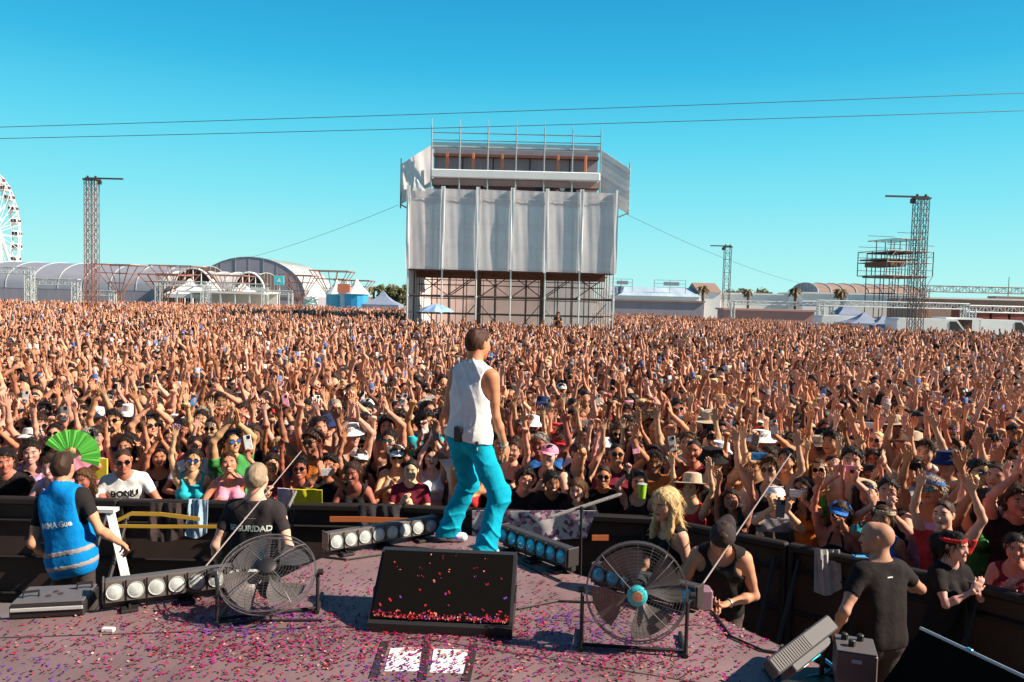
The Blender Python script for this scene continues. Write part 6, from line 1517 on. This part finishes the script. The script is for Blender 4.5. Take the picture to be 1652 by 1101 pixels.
def make_person(v, x, y, z, rz, scale, rnd, row, topk='?', topc=None, hat='?', glasses='?', skin=None, hair=None, hairc=None, extra=None, phonecol=None, label=None, landmark=True):
    f = v['f']; kinds = list(v['tops'].keys()); topk = topk if topk in kinds else rnd.choices(kinds, [4 if k_ else 1 for k_ in kinds])[0]
    skin = skin or rnd.choice(SKINC[:5] * 4 + SKINC[5:6] * 2 + SKINC[6:])
    topc = topc or rnd.choices(list(TOPC), [34, 18, 4, 5, 5, 3, 4, 7, 4, 3, 3, 6, 5, 3])[0]
    skin = tuple(c * rnd.uniform(.85, 1.12) for c in skin)
    if hat == '?': hat = rnd.choices([None, 'cap', 'backcap', 'bucket', 'straw', 'band'], [66, 12, 6, 7, 3, 4])[0]
    if glasses == '?': glasses = rnd.choices([None, 'd', 'b', 'g'], [58, 34, 5, 3])[0]
    hairc = hairc or rnd.choices(list(HAIRC), [30, 26, 26, 8, 5, 2])[0]
    hair = hair or (rnd.choice(['long', 'locks', 'bun', 'pony', 'locks', 'bob']) if v['sex'] == 'f' else rnd.choice(['short', 'quiff', 'buzz', 'curly', 'short', 'fade']))
    if hat and hair in ('curly', 'bun', 'quiff'): hair = 'short' if v['sex'] == 'm' else 'long'
    hatc = rnd.choices(['white', 'black', 'beige', 'red', 'navy', 'pink', 'blue'], [28, 30, 16, 6, 8, 4, 6])[0] if hat != 'straw' else 'beige'
    if extra and 'hatc' in extra: hatc = extra['hatc']
    px = project((x, y, 1.6))[0]
    phc = None
    if 'phone' in v['pose'] or 'filming' in v['pose']: phc = phonecol or rnd.choices(list(PHC), [26, 18, 14, 10, 8, 6, 4, 14])[0]
    cloth = ('no shirt' if topk is None else '%s %s' % (topc, TOPN[topk]))
    bits = ['person with ' + cloth if topk is None else 'person in ' + cloth]
    if hat: bits.append('%s %s' % (hatc, HATN[hat]))
    elif hair in ('bun', 'pony', 'curly', 'bob') or hairc in ('blonde', 'grey'):
        bits.append({'bun': 'hair in a bun', 'pony': 'ponytail', 'curly': 'curly hair', 'bob': 'bobbed hair'}.get(hair, hairc + ' hair'))
    if glasses: bits.append({'d': 'sunglasses', 'b': 'blue sunglasses', 'g': 'green sunglasses'}[glasses])
    pose = v['pose'] if phc is None else v['pose'].replace('a phone', 'a %s phone' % phc).replace('filming with', 'filming on a %s phone with' % phc)
    pp = {-1: place_phrase(x, y, px)}[-1]
    rn = ['front row', 'second row', 'third row'][row] if row is not None and row < 3 else None
    L0 = ', '.join(bits)
    for cand in ([label] if label else []) + [L0 + ', ' + pose + (', ' + rn if rn else ''), L0 + ', ' + pose + ', ' + pp, L0 + ', ' + pose + ', ' + (rn + ' ' if rn else '') + pp, bits[0] + ', ' + pose + ', ' + pp]:
        if cand not in USED and len(cand.split()) <= 16: break
    else:
        return None
    USED.add(cand)
    o = new_obj('person', v['body']); 
    if not len(v['body'].materials): v['body'].materials.append(SK)
    o.location = (x, y, z); o.rotation_euler = (0, 0, rz); o.scale = (scale * rnd.uniform(.92, 1.04), scale, scale); o.color = c4(skin); tag(o, cand, 'person', 'people in the crowd facing the stage')
    if topk: wear(o, 'top', v['tops'][topk], TOPC[topc])
    wear(o, 'trousers', v['bot'], rnd.choice([(.02, .03, .07), (.015, .015, .016), (.07, .10, .18), (.35, .33, .30)]))
    wear(o, 'hair', hairlib(hair), HAIRC[hairc], HM, f['Mh'])
    if hat: wear(o, {'cap': 'cap', 'backcap': 'cap', 'bucket': 'bucket_hat', 'straw': 'straw_hat', 'band': 'headband'}[hat], lib('hat_' + hat, HATS[hat]), TOPC[hatc], M=f['Mh'] @ Matrix.Scale(1.07 if hat != 'band' else 1.0, 4))
    if glasses: wear(o, 'sunglasses', gl(glasses), (0, 0, 0), M=f['Mh'])
    if phc:
        holder = 'person in ' + cloth if topk else 'shirtless person'
        for pl in ('%s phone held up by the %s, %s' % (phc, holder, pp), '%s phone raised by the %s, %s' % (phc, holder + (' and ' + HATN[hat] if hat else ''), pp), '%s phone of the %s, %s' % (phc, holder, (rn or 'further back') + ' ' + pp), '%s phone lifted by the %s with %s hair, %s' % (phc, holder, hairc, pp)):
            if pl not in USED and len(pl.split()) <= 16: break
        USED.add(pl)
        if 'filming' in v['pose']: phone(o, f, -1, phc, pl, land=rnd.random() < .6, two=True)
        else: phone(o, f, v['ph'], phc, pl, land=rnd.random() < .2)
    return o

# ---------------- hand fans, cups and other things held up
def hand_fan(px, py, dep, r, colname, rgb, label, a0=-60, a1=110, colored=True):
    c = at_depth(px, py, dep); e = empty('hand_fan', c, 0, label, 'hand fan', 'folding fans held up in the crowd'); e.rotation_euler = (R(-8), 0, R(random.uniform(-20, 20)))
    n = 18; vs = [(0, 0, 0)]; 
    for i in range(n + 1):
        t = R(90) - R(a0 + (a1 - a0) * i / n); vs.append((r * math.cos(t), -.006 if i % 2 else .006, r * math.sin(t))); vs.append((r * .35 * math.cos(t), -.002 if i % 2 else .002, r * .35 * math.sin(t)))
    fs = [(2 + 2 * i, 1 + 2 * i, 3 + 2 * i, 4 + 2 * i) for i in range(n)]; nn = len(vs); vs2 = [(x, y + .002, z) for x, y, z in vs]; MB().add(vs + vs2, fs + [tuple(q + nn for q in reversed(f)) for f in fs]).build('leaf', mat('fan_' + colname, rgb, .6), e)
    m = MB()
    for i in range(0, n + 1, 2): t = R(90) - R(a0 + (a1 - a0) * i / n); m.tube((0, -.003, 0), (r * .98 * math.cos(t), -.006, r * .98 * math.sin(t)), .0025, n=4)
    m.build('stick', mat('fan_stick_' + colname, tuple(c_ * .6 for c_ in rgb), .6), e)
# ---------------- people the photograph lets one pick out
rh = random.Random(3); HEROS = []
def V(pose, sex, k=0): c = [v for v in VAR if v['pose'] == pose and v['sex'] == sex]; return c[k % len(c)]
def hero(px, py_top, depth, v, height, **kw):
    p = at_depth(px, py_top, depth); s = height * .895 / 1.76; rz = math.atan2(p.x, p.y) * -1 * -1
    x = p.x; HEROS.append((x, depth)); rzz = kw.pop('rz', 0.) + math.atan2(-x, depth) * -.6 * -1
    row = kw.pop('row', 0); return make_person(v, x, depth, kw.pop('z', 0.), rzz, s, rh, row, **kw)
B_ = 'arms resting on the barrier'; ONE = 'one arm raised straight up'; PH = 'holding up a phone in one hand'; FI = 'filming with both hands'; CH = 'hands clasped at the chest'
hero(16, 748, 7.85, V(B_, 'm'), 1.74, topk='tee', topc='black', hat=None, glasses=None, hair='short', hairc='black', label='person in a black T-shirt leaning forward, hard against the picture edge')
hero(50, 730, 8.0, V(CH, 'f'), 1.72, topk='tank', topc='lilac', hat=None, glasses=None, hair='bun', hairc='dark', label='person in a lilac tank top between the edge of the picture and the steward')
o = hero(205, 738, 7.78, V(B_, 'm'), 1.80, topk='tee', topc='white', hat=None, glasses='d', hair='buzz', hairc='brown', label='person in sunglasses and a white T-shirt with black lettering, leaning on the barrier')
v = V(B_, 'm'); fnn = top_fn(v['f'], 'tee', .0125, .012); tt = [c for c in o.children if c.name.startswith('top')][0]
decal(tt, v['f'], lambda P: sdf(P, v['f']['torso']) - .016, 'BONU', .095, .325, -1, (.02, .02, .02), back=False)
hero(146, 776, 7.62, V(B_, 'f'), 1.60, topc='white', topk='tank', hat=None, glasses=None, hair='long', hairc='chestnut', label='person in a white tank top with reddish hair, low at the barrier beside the steward')
hero(306, 728, 7.86, V(ONE, 'f', 0), 1.72, topk='tank', topc='turquoise', hat=None, glasses='b', hair='pony', hairc='dark', label='person in a turquoise top and blue sunglasses with one arm stretched up, at the barrier')
hero(372, 735, 7.86, V(PH, 'f', 1), 1.68, topk='crop', topc='pink', hat=None, glasses=None, hair='pony', hairc='brown', phonecol='white', label='person in a pink crop top raising a white phone, at the barrier beside the guard')
hero(438, 742, 7.95, V(CH, 'f'), 1.66, topk='tee', topc='maroon', hat=None, hair='long', hairc='dark')
hero(486, 742, 7.9, V('both arms raised', 'f', 0), 1.62, topk='tank', topc='orange', hat=None, hair='bun', hairc='black')
hero(528, 742, 7.9, V(FI, 'm'), 1.66, topk='tee', topc='black', hat=None, hair='curly', hairc='black')
hero(576, 738, 7.85, V(B_, 'f'), 1.70, topk='tank', topc='black', hat=None, hair='pony', hairc='brown')
hero(622, 745, 7.9, V(FI, 'f'), 1.64, topk='crop', topc='black', hat=None, hair='bob', hairc='brown')
hero(664, 742, 7.85, V(CH, 'm'), 1.66, topk='tee', topc='maroon', hat=None, hair='fade', hairc='dark')
hero(702, 730, 7.9, V(PH, 'm', 0), 1.70, topk='tank', topc='turquoise', hat='bucket', glasses=None, phonecol='grey', extra=dict(hatc='white'))
hero(842, 752, 7.75, V('one arm pointing at the stage', 'm'), 1.60, topk='tee', topc='black', hat=None, hair='curly', hairc='dark')
hero(890, 745, 7.8, V(B_, 'm'), 1.66, topk='tee', topc='black', hat=None, hair='short', hairc='black', skin=SKINC[5])
hero(935, 755, 7.7, V(B_, 'f'), 1.60, topk='tee', topc='black', hat=None, hair='bob', hairc='chestnut')
hero(976, 744, 7.75, V(ONE, 'm', 0), 1.66, topk='tee', topc='black', hat=None)
hero(1030, 752, 7.65, V(PH, 'f', 0), 1.66, topk='tank', topc='black', hat=None, hair='long', hairc='black', glasses=None, phonecol='black')
hero(905, 712, 9.0, V(CH, 'm'), 1.74, topk='tee', topc='white', hat='cap', glasses=None, extra=dict(hatc='red'), row=2, label='person in a bright red cap and white T-shirt, behind the floral banner')
hero(1250, 778, 7.0, V(FI, 'm'), 1.66, topk='tee', topc='grey', hat='cap', extra=dict(hatc='white'), phonecol='grey')
hero(1500, 770, 7.2, V(ONE, 'm', 1), 1.8, hat='cap', extra=dict(hatc='navy'), row=2)
hero(1535, 832, 5.75, V(CH, 'f'), 1.66, topk='tee', topc='black', hat='band', hair='pony', hairc='black', rz=.8)
hero(1345, 742, 8.2, V('both arms raised', 'm', 1), 1.74, hat=None, row=2)
for a in ((114, 738, 7.72, .27, 'lime', (.12, .55, .07), 'large lime-green folding fan above the steward'), (560, 722, 10.5, .17, 'scarlet', (.65, .02, .02), 'scarlet folding fan behind the white lamps'), (978, 668, 13.5, .25, 'orange', (.80, .20, .03), 'orange folding fan raised between many arms'),
          (192, 652, 15, .22, 'crimson', (.6, .02, .03), 'crimson folding fan far above the steward'), (700, 640, 15.5, .20, 'tomato', (.75, .08, .04), "tomato-red fan beside the performer's white top"), (862, 590, 24, .3, 'red', (.7, .03, .03), 'red fan high up in the middle of the crowd'),
          (631, 568, 28, .35, 'mustard', (.62, .48, .03), 'mustard fan far back left of the performer'), (1472, 600, 22, .28, 'sky', (.04, .35, .65), 'sky-blue fan far back near the picture edge'), (1155, 632, 16, .18, 'leaf', (.08, .5, .1), 'leaf-green fan in the middle distance right of the performer')): hand_fan(*a)
def cup(px, py, dep, rgb, label):
    c = at_depth(px, py, dep); e = empty('plastic_cup', c, 0, label, 'cup'); MB().lathe((0, 0, -.07), [(.033, 0), (.043, .13), (.041, .13), (.031, .005)], n=16).build('cup', mat('cup_' + label[:5].strip(), rgb, .3), e, True); MB().lathe((0, 0, .06), [(.045, 0), (.045, .006), (.02, .012)], n=16).build('rim', M_['alu'], e)
cup(1036, 792, 7.38, (.35, .62, .03), 'lime green drink held at the barrier beside the blonde person'); cup(1326, 690, 10.5, (.55, .75, .05), 'yellow-green drink held high in the crowd past the pale rod')
tag(MB().bbox(tuple(at_depth(162, 757, 8.0)), (.15, .02, .22), .005).build('paper_sign', mat('yellow_card', (.78, .62, .04), .7)), 'blank yellow card held up beside the steward', 'sign')
tag(MB().bbox(tuple(at_depth(1388, 905, 6.22)), (.17, .06, .09), .025).build('shoulder_bag', M_['blue']), 'blue bag at the barrier beside the bald guard', 'bag')

# ---------------- everybody else
def seg_dist(x, y):
    """distance from the barrier line, positive on the crowd's side"""
    best = np.full(len(x), 1e9); sgn = np.ones(len(x))
    for a, b in zip(BL[:-1], BL[1:]):
        ax, ay, bx, by = a.x, a.y, b.x, b.y; dx, dy = bx - ax, by - ay; t = np.clip(((x - ax) * dx + (y - ay) * dy) / (dx * dx + dy * dy), 0, 1)
        d = np.hypot(x - ax - t * dx, y - ay - t * dy); s = dx * (y - ay) - dy * (x - ax); m_ = d < best - 1e-9; best = np.where(m_, d, best); sgn = np.where(m_, np.sign(s), sgn)
    return best * sgn
rs = np.random.RandomState(21)
def field(y0, y1, sp, jit):
    rows = np.arange(y0, y1, sp * .9); X_, Y_ = [], []
    for k, yy in enumerate(rows):
        w_ = .66 * yy + 2.2; xs = np.arange(-w_, w_, sp) + (k % 2) * sp / 2; X_.append(xs); Y_.append(np.full(len(xs), yy))
    x = np.concatenate(X_); y = np.concatenate(Y_); return x + rs.uniform(-jit, jit, len(x)), y + rs.uniform(-jit, jit, len(x))
pts = [field(3.2, 13, .40, .07), field(13, 24, .44, .09), field(24, 42, .50, .12), field(42, 62, .58, .15), field(62, 88, .68, .18)]
x = np.concatenate([p[0] for p in pts]); y = np.concatenate([p[1] for p in pts])
sd = seg_dist(x, y); ok = (sd > .78)
fr_x, fr_y = [], []                                   # the front row, along the barrier
for a, b in zip(BL[:-1], BL[1:]):
    n = max(1, int((b - a).length / .38)); nr_ = Vector((-(b - a).y, (b - a).x, 0)).normalized()
    for i in range(n): p = a.lerp(b, (i + .5) / n) + nr_ * (.34 + rs.uniform(0, .08)); fr_x.append(p.x + rs.uniform(-.04, .04)); fr_y.append(p.y)
x, y = np.concatenate([x[ok], fr_x]), np.concatenate([y[ok], fr_y]); sd = seg_dist(x, y); ok = sd > .28
ok &= ~((x > -6.9) & (x < 6.7) & (y > 41.5) & (y < 61))
pxs = 826 + FPX * x / y; lim = np.interp(pxs, [0, 450, 650, 1000, 1200, 1350, 1450, 1652], [76, 86, 84, 84, 72, 57, 49, 47]); ok &= y < lim
for hx_, hy_ in HEROS: ok &= np.hypot(x - hx_, y - hy_) > .30
for ox, oy, r_ in ((1.19, 6.0, .35),): ok &= np.hypot(x - ox, y - oy) > r_
dn_ = np.sin(x * .9 + 2 * np.sin(y * .5)) * np.sin(y * 1.1 + 1.5 * np.sin(x * .4)); ok &= ~((y > 16) & (dn_ > .55) & (rs.rand(len(x)) < .45))
x, y, sd = x[ok], y[ok], sd[ok]; keep = np.ones(len(x), bool)
near = np.argsort(y)[:600]
for i in near:          # thin out pairs that would overlap
    if keep[i]: d_ = np.hypot(x - x[i], y - y[i]); d_[i] = 9; keep &= ~((d_ < .26) & (np.arange(len(x)) > i))
x, y, sd = x[keep], y[keep], sd[keep]
inframe = np.array([(-15 < project((a, b, 1.6))[0] < 1667) and project((a, b, 1.7))[1] < 1140 for a, b in zip(x, y)]); dist = np.hypot(x, y)
NIND = 300 - len([o for o in bpy.data.objects if o.name.startswith('person') and o.parent is None]) - 2
cand = np.nonzero(inframe)[0]; cand = cand[np.argsort(dist[cand])][:NIND]; indiv = np.zeros(len(x), bool)
rp = random.Random(77); weights = {'both arms raised': 4, 'one arm raised straight up': 3.2, 'holding up a phone in one hand': 3.2, 'filming with both hands': 1.8, 'clapping overhead': 1.2, 'both fists raised': 1.3, 'one arm pointing at the stage': 1.0, 'hands clasped at the chest': 1.2, 'making a heart with both hands': .5, B_: 0}
cnt_pose = {p: sum(v['pose'] == p for v in VAR) for p in order}
for i in cand:
    row = 0 if sd[i] < .62 else (1 if sd[i] < 1.15 else (2 if sd[i] < 1.7 else None))
    wts = [(.9 if v['pose'] == B_ else weights[v['pose']] * .7 / cnt_pose[v['pose']]) if row == 0 else weights[v['pose']] / cnt_pose[v['pose']] for v in VAR]
    for _ in range(8):
        v = rp.choices(VAR, wts)[0]
        s = ((rp.gauss(1.67, .05) if v['sex'] == 'm' else rp.gauss(1.58, .05)) - (.11 if row == 0 else .04 if row == 1 else 0)) / 1.76
        toward = math.atan2(x[i], y[i] - 1.0)
        nrm_rz = 0
        if row == 0:   # face across the barrier
            k = min(range(len(BL) - 1), key=lambda q: ((BL[q] + BL[q + 1]) / 2 - Vector((x[i], y[i], 0))).length); dv = BL[k + 1] - BL[k]; nrm_rz = math.atan2(dv.y, dv.x); rz_ = nrm_rz * .8 + rp.uniform(-.15, .15)
        else: rz_ = -toward * .8 + rp.uniform(-.35, .35)
        if make_person(v, float(x[i]), float(y[i]), 0., rz_, s, rp, row) is not None: indiv[i] = True; break
print('individuals', indiv.sum(), 'all', len(x), round(time.time() - T0, 1))

# ---------------- the rest of the crowd reads as one mass: one object
def tri_arrays(me, ratio):
    o = bpy.data.objects.new('tmp', me); COL.objects.link(o); md = o.modifiers.new('d', 'DECIMATE'); md.ratio = ratio; md.use_collapse_triangulate = True
    dg = bpy.context.evaluated_depsgraph_get(); ev = o.evaluated_get(dg); m2 = ev.to_mesh(); m2.calc_loop_triangles()
    n = len(m2.vertices); V_ = np.zeros(n * 3, np.float32); m2.vertices.foreach_get('co', V_); t = len(m2.loop_triangles); F_ = np.zeros(t * 3, np.int32); m2.loop_triangles.foreach_get('vertices', F_)
    ev.to_mesh_clear(); bpy.data.objects.remove(o); return V_.reshape(-1, 3).astype(float), F_.reshape(-1, 3)
def template(v, tgt, hairk, topk, seed):
    """tgt: faces for body, top, hair, trousers -> V, F, part ids; faces below the thigh dropped for far ones"""
    Vs, Fs, Ps = [], [], []; off = 0
    def put(me, t, pid, M=None):
        nonlocal off
        if me is None or t <= 0: return
        V_, F_ = tri_arrays(me, min(1, t / (len(me.polygons) * 2)))
        if M is not None: M_n = np.array(M, float); V_ = V_ @ M_n[:3, :3].T + M_n[:3, 3]
        if tgt[4] > 0: k = V_[F_].mean(1)[:, 2] > tgt[4]; F_ = F_[k]
        Vs.append(V_); Fs.append(F_ + off); Ps.append(np.full(len(F_), pid)); off += len(V_)
    put(v['body'], tgt[0], 0); put(v['tops'].get(topk), tgt[1], 2); put(hairlib(hairk), tgt[2], 1, v['f']['Mh']); put(v['bot'], tgt[3], 3)
    if seed % 6 == 0: put(lib('hat_' + 'cap', HATS['cap']), max(14, tgt[2]), 4, v['f']['Mh'])
    if 'phone' in v['pose']: p = v['f']['arms'][v['ph']]; put(phone_mesh(), 12 * 4, 5, Matrix.Translation(p['palm'] + npv((0, -.03, .05))))
    Vn = np.concatenate(Vs); Fn = np.concatenate(Fs); used = np.unique(Fn); remap = np.zeros(len(Vn), int); remap[used] = np.arange(len(used)); return Vn[used], remap[Fn], np.concatenate(Ps)
sel = [v for v in VAR if v['pose'] != B_]
LODS = [(0, 15.5, (1500, 420, 260, 120, 0), 1), (15.5, 25, (640, 200, 120, 30, .6), 1), (25, 42, (230, 64, 44, 0, .9), 1), (42, 62, (110, 28, 22, 0, 1.05), 2), (62, 200, (56, 14, 12, 0, 1.15), 2)]
SKA = np.array(SKINC) * np.array([1.0, .98, 1.0]); TC = np.array(list(TOPC.values())); TW = np.array([48, 20, 4, 3, 6, 2, 3, 6, 4, 2, 2, 7, 5, 2], float); TW /= TW.sum(); HC = np.array(list(HAIRC.values())); HW = np.array([30, 26, 26, 9, 6, 3], float) / 100
allV, allF, allC = [], [], []; voff = 0; rest = ~indiv; rr = np.random.RandomState(5); tot = 0
for a, b, tgt, step in LODS:
    idx = np.nonzero(rest & (y >= a) & (y < b))[0]
    if not len(idx): continue
    tm = []
    for k, v in enumerate(sel):
        tk = list(v['tops'].keys()); hk = (['long', 'locks', 'pony', 'bob'] if v['sex'] == 'f' else ['short', 'buzz', 'curly', 'quiff'])[k % 4]
        tm.append(template(v, tgt, hk, tk[k % len(tk)], k))
    wv = np.array([weights[v['pose']] / cnt_pose[v['pose']] for v in sel]); wv[[v['pose'] in ('both arms raised', ONE) for v in sel]] *= 1.35; wv /= wv.sum(); ch = rr.choice(len(sel), len(idx), p=wv)
    for k in range(len(sel)):
        ii = idx[ch == k]; n = len(ii)
        if not n: continue
        Vt, Ft, Pt = tm[k]; s = rr.normal(.95 if sel[k]['sex'] == 'm' else .905, .035, n); rz_ = np.arctan2(x[ii], y[ii]) * -.8 + rr.uniform(-.45, .45, n); fl_x = rr.choice([-1, 1], n)
        c_, s_ = np.cos(rz_), np.sin(rz_); lx = Vt[None, :, 0] * fl_x[:, None]; ly = Vt[None, :, 1]
        W = np.empty((n, len(Vt), 3), np.float32); W[:, :, 0] = s[:, None] * (lx * c_[:, None] - ly * s_[:, None]) + x[ii][:, None]; W[:, :, 1] = s[:, None] * (lx * s_[:, None] + ly * c_[:, None]) + y[ii][:, None]; W[:, :, 2] = s[:, None] * Vt[None, :, 2]
        F_ = Ft[None] + (np.arange(n) * len(Vt))[:, None, None] + voff; neg = fl_x < 0; F_[neg] = F_[neg][:, :, ::-1]
        pal = np.zeros((n, 6, 3)); pal[:, 0] = SKA[rr.choice(7, n, p=[.2, .19, .17, .17, .17, .07, .03])] * rr.uniform(.85, 1.15, (n, 1)); pal[:, 1] = HC[rr.choice(6, n, p=HW)]; pal[:, 2] = TC[rr.choice(len(TC), n, p=TW)]
        pal[:, 3] = (.03, .035, .06); pal[:, 4] = TC[rr.choice([0, 0, 1, 1, 11, 11, 7, 2], n)]; pal[:, 5] = np.array([(.02, .02, .02), (.7, .7, .7), (.3, .3, .35), (.1, .2, .5)])[rr.choice(4, n)]
        allV.append(W.reshape(-1, 3)); allF.append(F_.reshape(-1, 3)); allC.append(pal[:, Pt].reshape(-1, 3)); voff += n * len(Vt); tot += n
Vc, Fc, Cc = np.concatenate(allV), np.concatenate(allF), np.concatenate(allC)
me = mesh_from(Vc, Fc, 'crowd'); at = me.attributes.new('col', 'FLOAT_COLOR', 'FACE'); at.data.foreach_set('color', np.concatenate([Cc, np.ones((len(Cc), 1))], 1).astype(np.float32).ravel()); me.shade_smooth()
o = new_obj('crowd', me, mat('crowd_people', (.5, .3, .2), .6, attr='col', spec=.3)); tag(o, 'dense festival crowd with raised arms filling the field up to the mixing tower', 'crowd', None, 'stuff')
print('mass', tot, 'faces', len(Fc), round(time.time() - T0, 1))
# crew at the foot of the tower
for i, (px, h_, lb) in enumerate(((900, 1.9, 'crew member in black standing raised at the tower foot, behind its rail'), (748, 1.5, 'crew member in black nearest the blue parasol at the tower foot'))):
    v = V(CH, 'm'); p = at_depth(px, 510, DF - .6); make_person(v, p.x, p.y, h_ - 1.3, R(15), 1.0, rp, None, topk='tee', topc='black', hat=None, glasses=None, label=lb)
